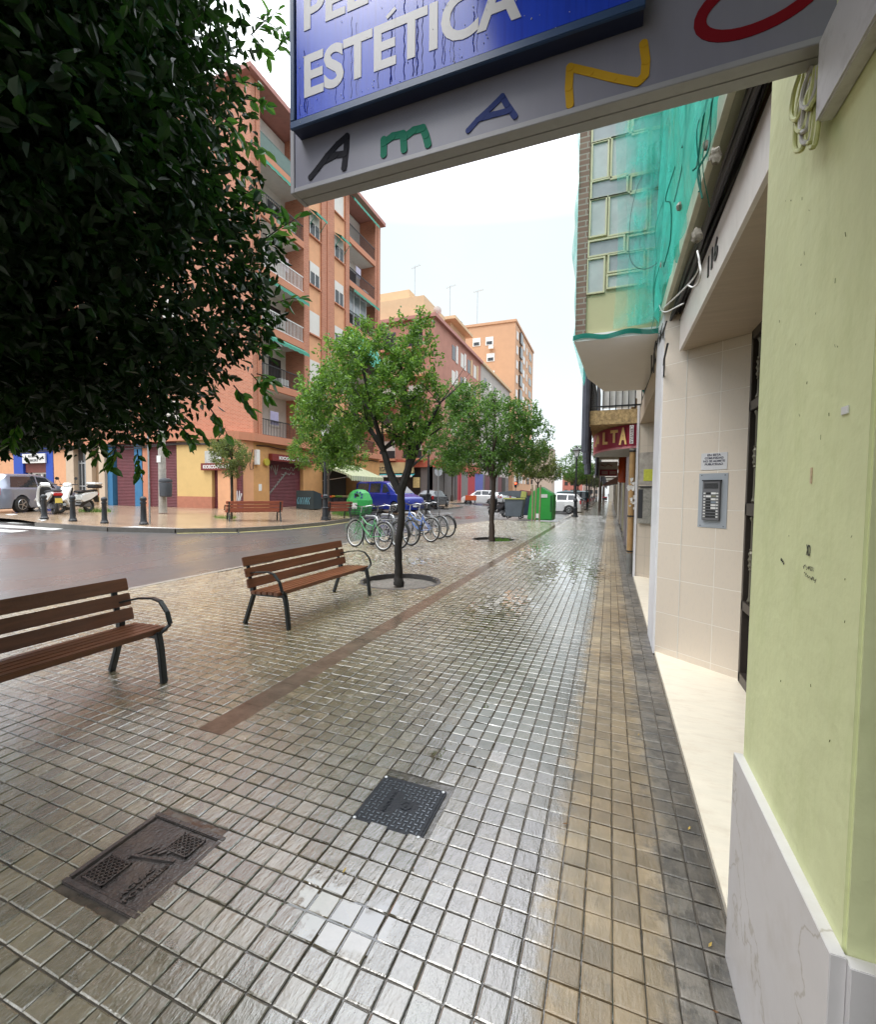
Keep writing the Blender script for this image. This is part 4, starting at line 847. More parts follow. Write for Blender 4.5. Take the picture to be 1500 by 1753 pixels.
# ------------------------------------------------------------------ bicycles
def bike(label, rear, front, fcol, basket=False, white=False, group='bicycles locked to the hoops', fender=True):
    rx, ry = rear[:2]; an = math.atan2(front[1]-ry, front[0]-rx); d = math.hypot(front[0]-rx, front[1]-ry); sc = 1.17
    t = thing('bicycle', label, 'bicycle', (rx, ry, rear[2] if len(rear) > 2 else 0), an, group, sc)
    t.rotation_euler = (R(rnd.uniform(-4, 4)), 0, an)
    r_ = .335; wb = 1.04; fm = mat('bike_paint_%s' % fcol[0], fcol[1], .3, .1, coat=.5)
    for wx, nm in ((0, 'rear'), (wb, 'front')):
        m = MB(); m.torus(r_-.020, .023, c=(wx, 0, r_), n=36, k=8); w_ = m.build('wheel', M_rubber, t, smooth=True)
        m = MB(); m.torus(r_-.042, .012, c=(wx, 0, r_), n=32, k=6, sq=.8); m.build('rim', M_white if white else M_steel, w_, smooth=True)
        m = MB()
        for k in range(14):
            a = k*math.pi/7; m.bar((wx, .01*(-1)**k, r_), (wx+(r_-.045)*math.cos(a), 0, r_+(r_-.045)*math.sin(a)), .004, .004)
        m.tube([(wx, -.05, r_), (wx, .05, r_)], .022, 8); m.build('spokes', M_steel, w_)
        if fender:
            m = MB(); a0, a1 = (R(35), R(185)) if wx == 0 else (R(10), R(125))
            pts = [(wx+(r_+.022)*math.cos(a0+(a1-a0)*i/12), 0, r_+(r_+.022)*math.sin(a0+(a1-a0)*i/12)) for i in range(13)]
            for p, q in zip(pts[:-1], pts[1:]): m.bar(p, q, .045, .006, (0, 0, 1) if abs(q[0]-p[0]) > .01 else (1, 0, 0))
            m.build('mudguard', M_steel if white else fm, t)
    bb = (.43, 0, .29); st = (.32, 0, .74); hd = (.86, 0, .86); hd2 = (.90, 0, .66)
    m = MB()
    m.tube([bb, st], .017, 8).tube([bb, (.66, 0, .42), hd2], .018, 8).tube([(.37, 0, .55), (.62, 0, .60), (.88, 0, .78)], .015, 8).tube([hd, hd2], .021, 8)
    for s_ in (-.045, .045): m.tube([(.43, s_*.6, .29), (0, s_, r_)], .01, 6).tube([(.33, s_*.5, .66), (0, s_, r_)], .009, 6)
    m.build('frame', fm, t, smooth=True)
    m = MB()
    for s_ in (-.045, .045): m.tube([(.91, s_, .64), (.95, s_, .5), (wb, s_, r_)], .012, 6)
    m.tube([(.91, -.05, .645), (.91, .05, .645)], .014, 6); m.build('fork', fm, t, smooth=True)
    m = MB(); m.tube([(.32, 0, .70), (.30, 0, .86)], .012, 8); m.build('seat_post', M_chrome, t, smooth=True)
    m = MB(); m.prism([(.16, -.08), (.16, .08), (.25, .085), (.34, .03), (.44, .018), (.44, -.018), (.34, -.03), (.25, -.085)], .86, .905); m.build('saddle', M_black, t, bevel=.015)
    m = MB(); m.tube([(.86, 0, .84), (.84, 0, 1.0)], .012, 8).tube([(.70, -.29, 1.02), (.80, -.24, 1.04), (.87, -.08, 1.0), (.87, .08, 1.0), (.80, .24, 1.04), (.70, .29, 1.02)], .012, 8); hb = m.build('handlebar', M_chrome, t, smooth=True)
    m = MB(); 
    for s_ in (-1, 1): m.tube([(.70, .29*s_, 1.02), (.60, .31*s_, 1.01)], .017, 8)
    m.build('grips', M_black, hb, smooth=True)
    m = MB(); m.torus(.085, .006, c=(.43, -.06, .29), n=20, k=5)
    m.tube([(.43, -.07, .29), (.52, -.08, .14)], .009, 6).tube([(.43, .07, .29), (.34, .08, .44)], .009, 6).box(.49, .56, -.17, -.08, .125, .15).box(.30, .37, .08, .17, .43, .455); m.build('crankset', M_black, t)
    m = MB(); m.tube([(.43, -.055, .375), (0, -.05, .37)], .005, 5).tube([(.43, -.055, .205), (0, -.05, .30)], .005, 5); m.build('chain', M_black, t)
    m = MB()
    for s_ in (-.06, 0, .06): m.tube([(-.22, s_, .73), (.24, s_, .73)], .006, 5)
    for s_ in (-.07, .07): m.tube([(-.15, s_, .73), (0, s_*.8, r_)], .005, 5)
    for x_ in (-.2, 0, .2): m.tube([(x_, -.07, .73), (x_, .07, .73)], .005, 5)
    m.build('luggage_rack', M_steel, t)
    if basket:
        m = MB(); 
        for k in range(5):
            z = .72+k*.06; s_ = .11+.03*k/4
            m.tube([(1.0-s_-.0, -s_*1.3, z), (1.0+s_, -s_*1.3, z), (1.0+s_, s_*1.3, z), (1.0-s_, s_*1.3, z), (1.0-s_, -s_*1.3, z)], .006, 4)
        for k in range(9):
            a = -1+k*.25; m.tube([(1.0-.11, a*.143, .72), (1.0-.14, a*.182, .96)], .004, 4).tube([(1.0+.11, a*.143, .72), (1.0+.14, a*.182, .96)], .004, 4).tube([(1.0+a*.11, -.143, .72), (1.0+a*.14, -.182, .96)], .004, 4).tube([(1.0+a*.11, .143, .72), (1.0+a*.14, .182, .96)], .004, 4)
        m.box(.89, 1.11, -.14, .14, .715, .725)
        m.build('basket', M_black, t)
    return t
bdir = np.array([-.93, .37]); 
GREEN = ('green', (.05, .25, .08)); BLUE = ('blue', (.05, .14, .46)); DARK = ('dark', (.03, .03, .035)); GREYB = ('silver', (.35, .36, .38))
bike('green city bicycle with black front basket, nearest of the row', pz(655, 943), pz(603, 935.5), GREEN, True, True)
r0 = np.array(pz(655, 943)[:2])+np.array([.22, .55]); bike('dark bicycle hidden just behind the green one', tuple(r0), tuple(r0+bdir*1.2), DARK, True, False)
r0 = np.array(pz(703, 934)[:2]); bike('black bicycle with thin tyres right of the tree trunk', tuple(r0), tuple(r0+bdir*1.2), DARK, fender=False)
r0 = np.array(pz(737, 928)[:2]); bike('bright blue bicycle with white tyres and mudguard', tuple(r0), tuple(r0+bdir*1.2), BLUE, False, True)
r0 = np.array(pz(752, 922.5)[:2]); bike('silver bicycle behind the blue one', tuple(r0), tuple(r0+bdir*1.2), GREYB, False)
r0 = np.array(pz(758, 921)[:2])+np.array([.05, .35]); bike('last dark bicycle at the far end of the row', tuple(r0), tuple(r0+bdir*1.2), DARK, True)
def hoop(label, p):
    m = MB(); pts = []
    w_ = .36
    pts = [(-w_, 0, 0), (-w_, 0, .72), (-w_+.06, 0, .84), (-w_+.16, 0, .88), (w_-.16, 0, .88), (w_-.06, 0, .84), (w_, 0, .72), (w_, 0, 0)]
    m.tube(pts, .032, 10); o = m.build('bike_hoop', M_steel, smooth=True); o.location = p; o.rotation_euler = (0, 0, math.atan2(bdir[1], bdir[0])); tag(o, label, 'bike rack', 'steel bike hoops')
for lb, px_, py_ in (('steel hoop holding the green bicycle', 634, 934), ('steel hoop left of the tree trunk', 662, 928), ('steel hoop standing over the blue bicycle frame', 700, 921), ('last steel hoop behind the blue bicycle', 726, 914)):
    hoop(lb, pz(px_, py_))

# ------------------------------------------------------------------ cars
def arch(x, wx, wr, zb):
    d = abs(x-wx)
    return zb if d >= wr else max(zb, .0+math.sqrt(max(0, wr*wr-d*d))+.30*0+wr*.0)
def car(label, loc, rz, col, prof, length, width, name='parked_car', cat='car', wheel=.31, wx=(.78, 3.35), group='parked cars', paintname='car', dash=True, tail=True, sc=1., wins=None, glassm=None, rough=.25):
    """prof: list of (x, belt z, roof z, half width factor at roof) from front (x=0) to rear"""
    t = thing(name, label, cat, loc, rz, group, sc)
    pm = mat('paint_'+paintname, col, rough, .04, 2, coat=.6, metal=.15); gm = glassm or M_glass
    W = width/2; px_ = [p[0] for p in prof]
    xs = sorted(set([round(v, 3) for v in list(np.linspace(0, length, 31))+[w+k*wheel*1.18 for w in wx for k in (-1, -.96, -.85, -.6, -.3, 0, .3, .6, .85, .96, 1)]+px_]))
    xs = [x for x in xs if 0 <= x <= length]
    def I(x, i): return float(np.interp(x, px_, [p[i] for p in prof]))
    def sec(x):
        zb = .20; 
        for w in wx:
            dd = abs(x-w); rr_ = wheel*1.18
            if dd < rr_: zb = max(zb, wheel+math.sqrt(rr_*rr_-dd*dd))
        e_ = min(x, length-x); k = 1-.16*max(0, 1-e_/.45)**2
        be, ro, wf = I(x, 1), I(x, 2), I(x, 3)
        hw_ = W*k; zm = .20+.45*(be-.2); zb = min(zb, be-.05)
        up = ro-be
        return [(hw_*.93, zb), (hw_, max(zb+.01, zm)), (hw_*.985, max(zb+.02, be-.02)), (hw_*.955, max(be+.005, zb+.03)), (hw_*(wf+.02), be+up*.93+.01), (hw_*(wf-.10), ro+.012), (hw_*.25, ro+.025)]
    V = []; F = []; K = 14
    for x in xs:
        s_ = sec(x); row = [(x, y, z) for y, z in s_]+[(x, -y, z) for y, z in reversed(s_)]
        V += row
    for i in range(len(xs)-1):
        for k in range(K-1): F.append((i*K+k, i*K+k+1, (i+1)*K+k+1, (i+1)*K+k))
        F.append((i*K+K-1, i*K, (i+1)*K, (i+1)*K+K-1))
    F.append(tuple(range(K))); F.append(tuple((len(xs)-1)*K+k for k in range(K-1, -1, -1)))
    m = MB(); m.add(V, F); m.build('body', pm, t, smooth=True)
    # side windows following the flank
    def flank(x, u, s_, off=.006):
        a = sec(x)[3]; b_ = sec(x)[4]; return (x, s_*(a[0]+(b_[0]-a[0])*u+off), a[1]+(b_[1]-a[1])*u)
    for (xa, xb, ua, ub) in wins:      # (x front, x rear, lower-front slant, rear slant)
        for s_ in (-1, 1):
            m = MB(); n_ = 6; lo = []; hi = []
            for i in range(n_+1):
                k = i/n_; lo.append(flank(xa+(xb-xa)*k, .10, s_)); hi.append(flank(xa+ua+((xb+ub)-(xa+ua))*k, .90, s_))
            for i in range(n_): m.quad(lo[i], lo[i+1], hi[i+1], hi[i])
            m.build('side_window', gm, t, smooth=True)
    # windscreen and rear window on the slopes
    def slope(i0, i1, nm):
        a, b_ = prof[i0], prof[i1]; m = MB(); q = []
        for k in (.06, .94):
            x = a[0]+(b_[0]-a[0])*k; s_ = sec(x); q.append((x, s_[5][1]+.012, s_[4][0]*.90))
        dx, dz = q[1][0]-q[0][0], q[1][1]-q[0][1]
        sg_ = -1 if dz > 0 else 1
        m.quad((q[0][0]+.004*sg_, -q[0][2], q[0][1]+.012), (q[0][0]+.004*sg_, q[0][2], q[0][1]+.012), (q[1][0]+.004*sg_, q[1][2], q[1][1]+.012), (q[1][0]+.004*sg_, -q[1][2], q[1][1]+.012)); m.build(nm, gm, t)
    iw = [i for i in range(len(prof)-1) if prof[i][2]-prof[i][1] < .06 and prof[i+1][2]-prof[i+1][1] > .2]
    if iw: slope(iw[0], iw[0]+1, 'windscreen')
    ir = len(prof)-2
    while ir > 0 and prof[ir][2]-prof[ir+1][2] < .15: ir -= 1
    if ir > 2: slope(ir, ir+1, 'rear_window')
    for w in wx:
        for s_ in (-1, 1):
            m = MB(); m.lathe([(wheel-.04, -.10), (wheel, -.075), (wheel, .075), (wheel-.04, .10), (wheel*.62, .10)], n=24, M=Matrix.Rotation(R(90), 4, 'X')); m.shift((-w, -s_*(W-.10), -wheel)); tw = m.build('wheel', M_rubber, t, smooth=True)
            m = MB()
            for k in range(5):
                a = k*2*math.pi/5; m.bar((w, s_*(W+.008), wheel), (w+wheel*.6*math.cos(a), s_*(W+.004), wheel+wheel*.6*math.sin(a)), .05 if k % 1 == 0 else .05, .03)
            m.torus(wheel*.62, .014, c=(w, s_*(W+.003), wheel), n=22, k=5); m.tube([(w, s_*(W-.02), wheel), (w, s_*(W+.015), wheel)], .045, 8); m.build('rim', M_steel, tw)
    for s_ in (-1, 1):
        m = MB(); m.add([(.02, s_*W*.55, .58), (.02, s_*W*.82, .60), (.34, s_*W*.955, .70), (.30, s_*W*.93, .76), (.04, s_*W*.60, .68)], [(0, 1, 2, 3, 4)]); 
        m.v = [(x-.02, y*1.02, z+.03) for x, y, z in m.v]; m.build('headlight', mat('clear_headlight', (.6, .62, .66), .1, .1), t)
        z0 = I(length-.15, 1)
        m = MB(); m.box(length-.16, length+.012, s_*W*.78-.09, s_*W*.78+.09, z0-.28, z0+.02); m.build('tail_light', M_red, t, bevel=.02)
        m = MB(); m.box(prof[2][0]+.45, prof[2][0]+.58, s_*(W+.10)-.09, s_*(W+.10)+.09, I(prof[2][0]+.5, 1)+.0, I(prof[2][0]+.5, 1)+.14); m.build('mirror', pm, t, bevel=.03)
    m = MB(); m.box(length-.02, length+.02, -.26, .26, .48, .59); m.build('number_plate', M_white, t)
    m = MB(); m.box(-.02, .02, -.26, .26, .36, .47); m.build('number_plate', M_white, t)
    m = MB(); m.box(.05, length-.05, -W*.8, W*.8, .17, .26); m.build('underbody', M_black, t)
    return t
P_MPV = [(0, .62, .63, .8), (.25, .80, .81, .8), (1.05, .98, 1.0, .85), (1.95, 1.0, 1.56, .76), (2.6, 1.0, 1.62, .76), (3.9, 1.0, 1.58, .74), (4.30, 1.0, 1.12, .74), (4.42, .95, .97, .8)]
P_VAN = [(0, .65, .66, .8), (.2, .92, .93, .82), (.85, 1.12, 1.14, .86), (1.75, 1.15, 1.84, .80), (2.3, 1.15, 1.94, .80), (4.4, 1.15, 1.93, .80), (4.72, 1.12, 1.86, .80), (4.80, 1.1, 1.2, .8)]
P_HAT = [(0, .60, .61, .8), (.2, .74, .75, .8), (1.0, .92, .94, .84), (1.75, .94, 1.42, .74), (2.4, .94, 1.47, .73), (3.3, .95, 1.42, .72), (3.85, .96, 1.08, .72), (4.0, .9, .92, .8)]
P_SUV = [(0, .72, .73, .8), (.2, .92, .93, .8), (1.05, 1.06, 1.08, .84), (1.75, 1.06, 1.60, .76), (2.4, 1.06, 1.66, .75), (3.8, 1.08, 1.62, .74), (4.20, 1.08, 1.22, .74), (4.32, 1.0, 1.02, .8)]
W_MPV = [(1.55, 2.5, .42, 0), (2.58, 3.95, 0, -.18)]; W_VAN = [(1.35, 2.05, .42, 0), (2.25, 3.2, 0, 0), (3.35, 4.5, 0, -.05)]; W_HAT = [(1.35, 2.2, .4, 0), (2.28, 3.4, 0, -.25)]; W_SUV = [(1.35, 2.3, .42, 0), (2.38, 3.2, 0, 0), (3.28, 3.95, 0, -.2)]
def place(fn_label, rearwheel, frontwheel, col, prof, length, width, wxs, **kw):
    # wheels on the camera side; right-side or left-side is worked out from the heading
    a = Vector(rearwheel[:2]); b_ = Vector(frontwheel[:2]); d = (b_-a).normalized()   # pointing forward
    rz = math.atan2(-d.y, -d.x)     # local +X runs front -> rear
    sc = kw.get('sc', 1.)
    # local y side facing camera (camera at origin)
    n_ = Vector((-math.sin(rz), math.cos(rz))); side = 1 if (Vector((0, 0))-a).dot(n_) > 0 else -1
    o = a - Vector((math.cos(rz), math.sin(rz)))*wxs[1]*sc - n_*side*(width/2-.05)*sc
    return car(fn_label, (o.x, o.y, rearwheel[2]), rz, col, prof, length, width, wx=wxs, **kw)
rw = pg(37, 877.5); fw = pg(116, 873); d_ = (Vector(fw[:2])-Vector(rw[:2])).normalized()
place('silver grey estate car behind the two white scooters', (rw[0], rw[1], rw[2]-.0), (rw[0]+d_.x, rw[1]+d_.y), (.20, .23, .30), P_MPV, 4.42, 1.84, (.80, 3.45), paintname='silver_grey', wins=W_MPV, wheel=.34, sc=1.02)
rw = pg(622, 880); fw = pg(669, 876.5)
vf = (-12.95, 25.7); vr = (vf[0]-.95*3.1, vf[1]+.31*3.1)
place('dark blue van parked with its nose toward the street', (vr[0], vr[1], .22), vf, (.012, .03, .26), P_VAN, 4.8, 1.9, (.95, 3.9), paintname='deep_blue', wins=W_VAN, wheel=.33, name='parked_van', cat='van', sc=1.05)
car('dark grey hatchback seen from behind beyond the blue van', (-14.5, 38.4, .27), R(-90), (.035, .04, .05), P_HAT, 4.0, 1.75, paintname='dark_grey', wins=W_HAT, wx=(.75, 3.25))
place('white crossover parked broadside behind the orange barrier', (-12.9, 50.2, .15), (-14.2, 49.9), (.72, .73, .74), P_SUV, 4.32, 1.82, (.8, 3.4), paintname='white', wins=W_SUV, wheel=.34)
for i, (y_, c, pn, pr, wn, lb, x_) in enumerate(((38.3, (.72, .73, .74), 'white', P_SUV, W_SUV, 'white boxy car parked sideways just right of the green container', -3.15), (41.3, (.70, .71, .72), 'white', P_HAT, W_HAT, 'white hatchback second in the parking row', -3.0), (44.4, (.5, .52, .54), 'silver', P_HAT, W_HAT, 'silver hatchback third in the parking row', -2.95), (47.6, (.01, .07, .08), 'teal', P_VAN, W_VAN, 'dark teal people carrier in the parking row', -2.95), (51, (.03, .03, .04), 'dark_grey', P_HAT, W_HAT, 'dark car behind the teal people carrier', -3.0), (55, (.7, .7, .72), 'white', P_SUV, W_SUV, 'far white car before the grey trees', -3.0), (60, (.04, .05, .06), 'dark_grey', P_SUV, W_SUV, 'farthest dark car of the parking row', -3.0))):
    wxs = (.8, 3.4) if pr is not P_VAN else (.95, 3.9)
    place(lb, (x_, y_, -.12), (x_-1, y_+.12), c, pr, pr[-1][0], 1.8, wxs, paintname=pn, wins=wn, wheel=.33)
for i, (y_, c, pn, lb) in enumerate(((62, (.7, .7, .72), 'white', 'white car on the opposite kerb before the blue shopfront'), (68, (.3, .31, .33), 'silver', 'silver car following along the opposite kerb'), (74, (.72, .72, .72), 'white', 'second white car on the opposite kerb'), (82, (.25, .02, .02), 'red', 'red car far along the opposite kerb'))):
    car(lb, (-14.2, y_, .13), R(-90), c, P_HAT, 4.0, 1.75, paintname=pn, wins=W_HAT, wx=(.75, 3.25))

# ------------------------------------------------------------------ scooters
def scooter(label, rear, front, body, topbox=False, plate=True, sc=1.1):
    an = math.atan2(front[1]-rear[1], front[0]-rear[0]); t = thing('scooter', label, 'scooter', rear, an, 'motor scooters', sc)
    pm = mat('scooter_'+body[0], body[1], .25, .04, coat=.6)
    for wx, nm in ((0, 'r'), (1.28, 'f')):
        m = MB(); m.torus(.19, .062, c=(wx, 0, .25), n=28, k=10, sq=.9); w_ = m.build('wheel', M_rubber, t, smooth=True)
        m = MB(); m.torus(.13, .014, c=(wx, 0, .25), n=20, k=6)
        for k in range(5): a = k*1.257; m.bar((wx, 0, .25), (wx+.13*math.cos(a), 0, .25+.13*math.sin(a)), .03, .03)
        m.build('rim', M_steel, w_)
    m = MB(); m.ext([(-.28, .72), (-.20, .62), (.10, .52), (.42, .42), (.55, .30), (.95, .30), (1.06, .42), (1.0, .36), (.92, .24), (.45, .24), (.15, .38), (-.05, .50), (-.30, .66)], -.13, .13, 1); m.build('floor', M_black, t, bevel=.01)
    m = MB(); m.ext([(-.36, .78), (-.30, .66), (.05, .46), (.42, .36), (.52, .44), (.50, .70), (.30, .76), (-.20, .82)], -.17, .17, 1); m.build('rear_body', pm, t, bevel=.05, seg=3, smooth=True)
    m = MB(); m.ext([(-.34, .80), (.34, .745), (.56, .77), (.58, .82), (.30, .86), (.1, .84), (-.30, .89)], -.14, .14, 1); m.build('seat', M_black, t, bevel=.03, seg=3, smooth=True)
    m = MB(); m.ext([(.92, .26), (1.06, .40), (1.02, .70), (.90, .98), (.98, 1.00), (1.12, .78), (1.18, .60), (1.34, .52), (1.52, .46), (1.40, .44), (1.20, .46), (1.10, .30), (.98, .22)], -.19, .19, 1); m.build('front_shield', pm, t, bevel=.05, seg=3, smooth=True)
    m = MB(); m.ext([(.90, .35), (1.0, .42), (.96, .68), (.86, .96), (.82, .92), (.90, .62)], -.15, .15, 1); m.build('inner_shield', M_black, t, bevel=.02)
    m = MB(); m.ext([(.80, 1.02), (.86, .95), (1.0, .97), (1.02, 1.06), (.92, 1.14)], -.14, .14, 1); hb = m.build('handlebar_cowl', pm, t, bevel=.03, seg=3, smooth=True)
    m = MB(); m.tube([(.88, -.34, 1.06), (.88, .34, 1.06)], .017, 8)
    for s_ in (-.28, .28): m.tube([(.9, s_, 1.08), (.95, s_*1.2, 1.26)], .006, 6).lathe([(.055, -.01), (.055, .01)], n=14, M=Matrix.Translation((.95, s_*1.25, 1.28)) @ Matrix.Rotation(R(90), 4, 'Y'))
    m.build('mirrors', M_black, hb)
    m = MB(); m.tube([(1.05, -.08, .62), (1.28, -.08, .25)], .02, 8).tube([(1.05, .08, .62), (1.28, .08, .25)], .02, 8); m.build('fork', M_black, t)
    m = MB(); m.box(-.40, -.30, -.12, .12, .66, .76); m.build('tail_light', M_red, t, bevel=.02)
    m = MB(); m.box(-.42, -.405, -.10, .10, .40, .58); m.build('number_plate', mat('scooter_plate_yellow', (.62, .48, .10), .5), t)
    m = MB(); m.ext([(-.40, .38), (-.28, .62), (-.36, .64), (-.43, .38)], -.09, .09, 1); m.build('rear_mudguard', M_black, t)
    m = MB(); m.tube([(.35, -.2, .25), (-.20, -.22, .36)], [.03, .055], 10); m.build('exhaust', M_steel, t, smooth=True)
    m = MB(); m.ext([(-.05, .2), (.35, .2), (.4, .38), (.05, .42)], -.12, .12, 1); m.build('engine', mat('engine_grey', (.12, .12, .13), .5), t, bevel=.03)
    m = MB(); m.tube([(.3, .12, .2), (.24, .22, .0)], .014, 6); m.build('stand', M_black, t)
    if topbox:
        m = MB(); m.box(-.52, -.10, -.21, .21, .93, 1.06); m.build('top_box', M_black, t, bevel=.05, seg=3, smooth=True)
        m = MB(); m.box(-.54, -.08, -.22, .22, 1.065, 1.17); m.build('top_box_lid', pm, t, bevel=.05, seg=3, smooth=True)
    return t
WH = ('white', (.72, .72, .70)); DK = ('dark', (.05, .05, .055))
scooter('white scooter with red tail light and yellow plate behind the first bollard', pg(94, 881), pg(60, 877.5), WH, sc=1.15)
scooter('white scooter with black top box behind the second bollard', pg(152, 876.5), pg(107, 879), WH, True, sc=1.15)
a = pz(862, 886); scooter('dark motor scooter parked beside the grey waste container', (a[0], a[1]+.2, 0), (a[0]-.8, a[1]+.9), DK, sc=1.15)

# ------------------------------------------------------------------ building A (corner block across the road)
XA = -19.; YA = 19.9; ZA = .2
A = thing('apartment_building', 'orange brick corner apartment block with kiosk, recessed balconies and green awnings', 'building', (XA, YA, ZA))
OA = (XA, YA, ZA)
def part(m, name, mt, par=A, org=OA, **k): return m.build(name, mt, par, org=org, **k)
SL = [4.35+3.235*k for k in range(7)]; ROOF = 24.35     # slab undersides
m = MB(); m.box(-33, XA-1.5, YA+.3, 34.6, 4.35, ROOF-.1); part(m, 'wall', M_offwhite)
# piers on the street face
for a_, c_ in ((19.9, 20.62), (24.45, 25.0), (26.4, 27.9), (29.38, 29.88), (33.85, 34.75)):
    m = MB(); m.box(XA-1.5, XA, a_, c_, 4.35, ROOF); part(m, 'brick_pier', M_brick)
m = MB(); m.box(-45, XA-1.502, YA, YA+.32, 4.8, ROOF); part(m, 'brick_side_wall', M_brick)
m = MB(); m.box(-33, XA-1.51, 34.4, 34.74, 4.35, ROOF); part(m, 'brick_end_wall', M_brick)
for a_, c_ in ((25.0, 26.4), (27.9, 29.38)): part(MB().box(XA-.3, XA-.12, a_, c_, 4.7, ROOF), 'peach_panel', M_peach)
for k in range(6):
    z0 = SL[k]
    for a_, c_ in ((20.62, 24.45), (29.88, 33.85)): part(MB().box(XA-.16, XA+.02, a_, c_, z0-.002, z0+.42), 'balcony_edge', M_coral); part(MB().box(XA-1.5, XA-.161, a_+.002, c_-.002, z0, z0+.42), 'balcony_slab', M_offwhite); part(MB().box(XA-1.49, XA-.2, a_+.003, a_+.05, z0+.42, z0+3.235), 'recess_side', M_offwhite if k < 5 else M_brick)
    # side return of the recess
    for bi, (a_, c_) in enumerate(((20.62, 24.45), (29.88, 33.85))):
        zf = z0+.42
        enclosed = bi == 1 and k == 3
        # railing
        rm = M_white if (bi == 0 and k in (2, 3)) else M_blackiron
        m = MB(); m.bar((XA-.06, a_, zf+1.0), (XA-.06, c_, zf+1.0), .05, .05).bar((XA-.06, a_, zf+.08), (XA-.06, c_, zf+.08), .04, .04)
        nb = int((c_-a_)/.13)
        for i in range(1, nb): m.bar((XA-.06, a_+i*(c_-a_)/nb, zf+.08), (XA-.06, a_+i*(c_-a_)/nb, zf+1.0), .022, .022)
        if bi == 0 and k == 5: m.box(XA-.05, XA-.035, a_, c_, zf+.1, zf+.95); rm = mat('green_railing', (.08, .14, .12), .5)
        part(m, 'railing', rm)
        # door and window at the back of the recess
        m = MB(); m.box(XA-1.5, XA-1.44, a_+.5, a_+1.7, zf, zf+2.15); part(m, 'balcony_door', M_glass if (k+bi) % 2 else M_blind)
        m = MB(); m.box(XA-1.5, XA-1.46, a_+2.2, a_+3.3, zf+.9, zf+2.1); part(m, 'window', M_glass if (k+bi) % 3 else M_blind)
    # awnings
    if k in (0, 2, 4, 5) or True:
        for bi, (a_, c_) in enumerate(((20.62, 24.45), (29.88, 33.85))):
            if (bi, k) in ((0, 4), (0, 2), (0, 1), (1, 3), (1, 5)):
                m = MB(); zt = SL[k+1] if k < 5 else ROOF-.3; n_ = 16
                for i in range(n_):
                    ya, yb_ = a_+(c_-a_)*i/n_, a_+(c_-a_)*(i+1)/n_
                    m.quad((XA+.02, ya, zt-.05), (XA+.02, yb_, zt-.05), (XA+.42, yb_, zt-.32), (XA+.42, ya, zt-.32))
                    m.quad((XA+.42, ya, zt-.32), (XA+.42, yb_, zt-.32), (XA+.43, yb_, zt-.50-.05*(i % 2)), (XA+.43, ya, zt-.50-.05*((i+1) % 2)))
                part(m, 'awning', M_awn)
            if (bi, k) == (1, 2):
                m = MB(); zt = SL[3]-.05; n_ = 20
                for i in range(n_):
                    ya, yb_ = a_+.05+(c_-a_-.1)*i/n_, a_+.05+(c_-a_-.1)*(i+1)/n_; w1 = .03*math.sin(i*1.3); w2 = .03*math.sin((i+1)*1.3)
                    m.quad((XA+.05, ya, zt), (XA+.05, yb_, zt), (XA+.95+w2, yb_, zt-2.2), (XA+.95+w1, ya, zt-2.2))
                    m.quad((XA+.95+w1, ya, zt-2.2), (XA+.95+w2, yb_, zt-2.2), (XA+.96+w2, yb_, zt-2.42-.04*(i % 2)), (XA+.96+w1, ya, zt-2.42-.04*((i+1) % 2)))
                part(m, 'long_awning', mat('sea_green_canvas', (.06, .34, .26), .8, .08))
    if True:   # glazed enclosure on the right stack
        if k == 3:
            a_ = 29.88; zf = z0+.42
            for i in range(3):
                m = MB(); m.box(XA-.28, XA-.25, a_+.08+i*.95, a_+.95+i*.95, zf+.95, SL[4]-.2); part(m, 'enclosure_pane', M_pane)
                m = MB(); m.box(XA-.30, XA-.22, a_+.95+i*.95, a_+1.02+i*.95, zf, SL[4]-.1); part(m, 'enclosure_frame', M_white)
    # window columns
    for ci, (a_, c_) in enumerate(((25.16, 26.24), (28.02, 29.2))):
        zs = z0+1.35; zt = z0+2.85
        if (ci == 1): zs -= .1
        m = MB(); m.box(XA-.14, XA-.095, a_, c_, zs, zt)
        kind_ = (ci+k) % 2
        w_ = part(m, 'window', M_blind if (ci, k) in ((0, 2), (0, 1), (0, 3-3), (1, 5), (0, 0)) else M_glass)
        if (ci, k) in ((0, 4), (0, 5), (1, 4), (1, 3), (1, 2), (0, 3), (1, 1)):
            m = MB(); m.box(XA-.10, XA-.075, a_+.02, c_-.02, zt-.62, zt); part(m, 'roller_blind', M_blind)
            m = MB()
            for yy in (a_+.02, (a_+c_)/2, c_-.05): m.box(XA-.10, XA-.06, yy, yy+.05, zs, zt-.62)
            m.box(XA-.10, XA-.061, a_, c_, zs, zs+.05); m.build('frame', M_white, w_, org=OA)
        m = MB(); m.box(XA-.13, XA+.02, a_-.08, c_+.08, zs-.08, zs); part(m, 'sill', M_coral)
        if (ci, k) in ((0, 4), (1, 4)):
            m = MB(); m.quad((XA-.08, a_-.05, zt+.1), (XA-.08, c_+.05, zt+.1), (XA+.55, c_+.05, zt-.25), (XA+.55, a_-.05, zt-.25)); m.quad((XA+.55, a_-.05, zt-.25), (XA+.55, c_+.05, zt-.25), (XA+.56, c_+.05, zt-.42), (XA+.56, a_-.05, zt-.42))
            m.bar((XA+.5, a_, zt-.3), (XA-.05, a_, zt-.9), .03, .03).bar((XA+.5, c_, zt-.3), (XA-.05, c_, zt-.9), .03, .03); part(m, 'window_awning', M_awn)
m = MB(); m.box(-45, XA+.35, YA-.35, 35.05, ROOF, ROOF+.28); part(m, 'roof', mat('pink_cornice', (.42, .20, .17), .8, .1))
rg = random.Random(61)
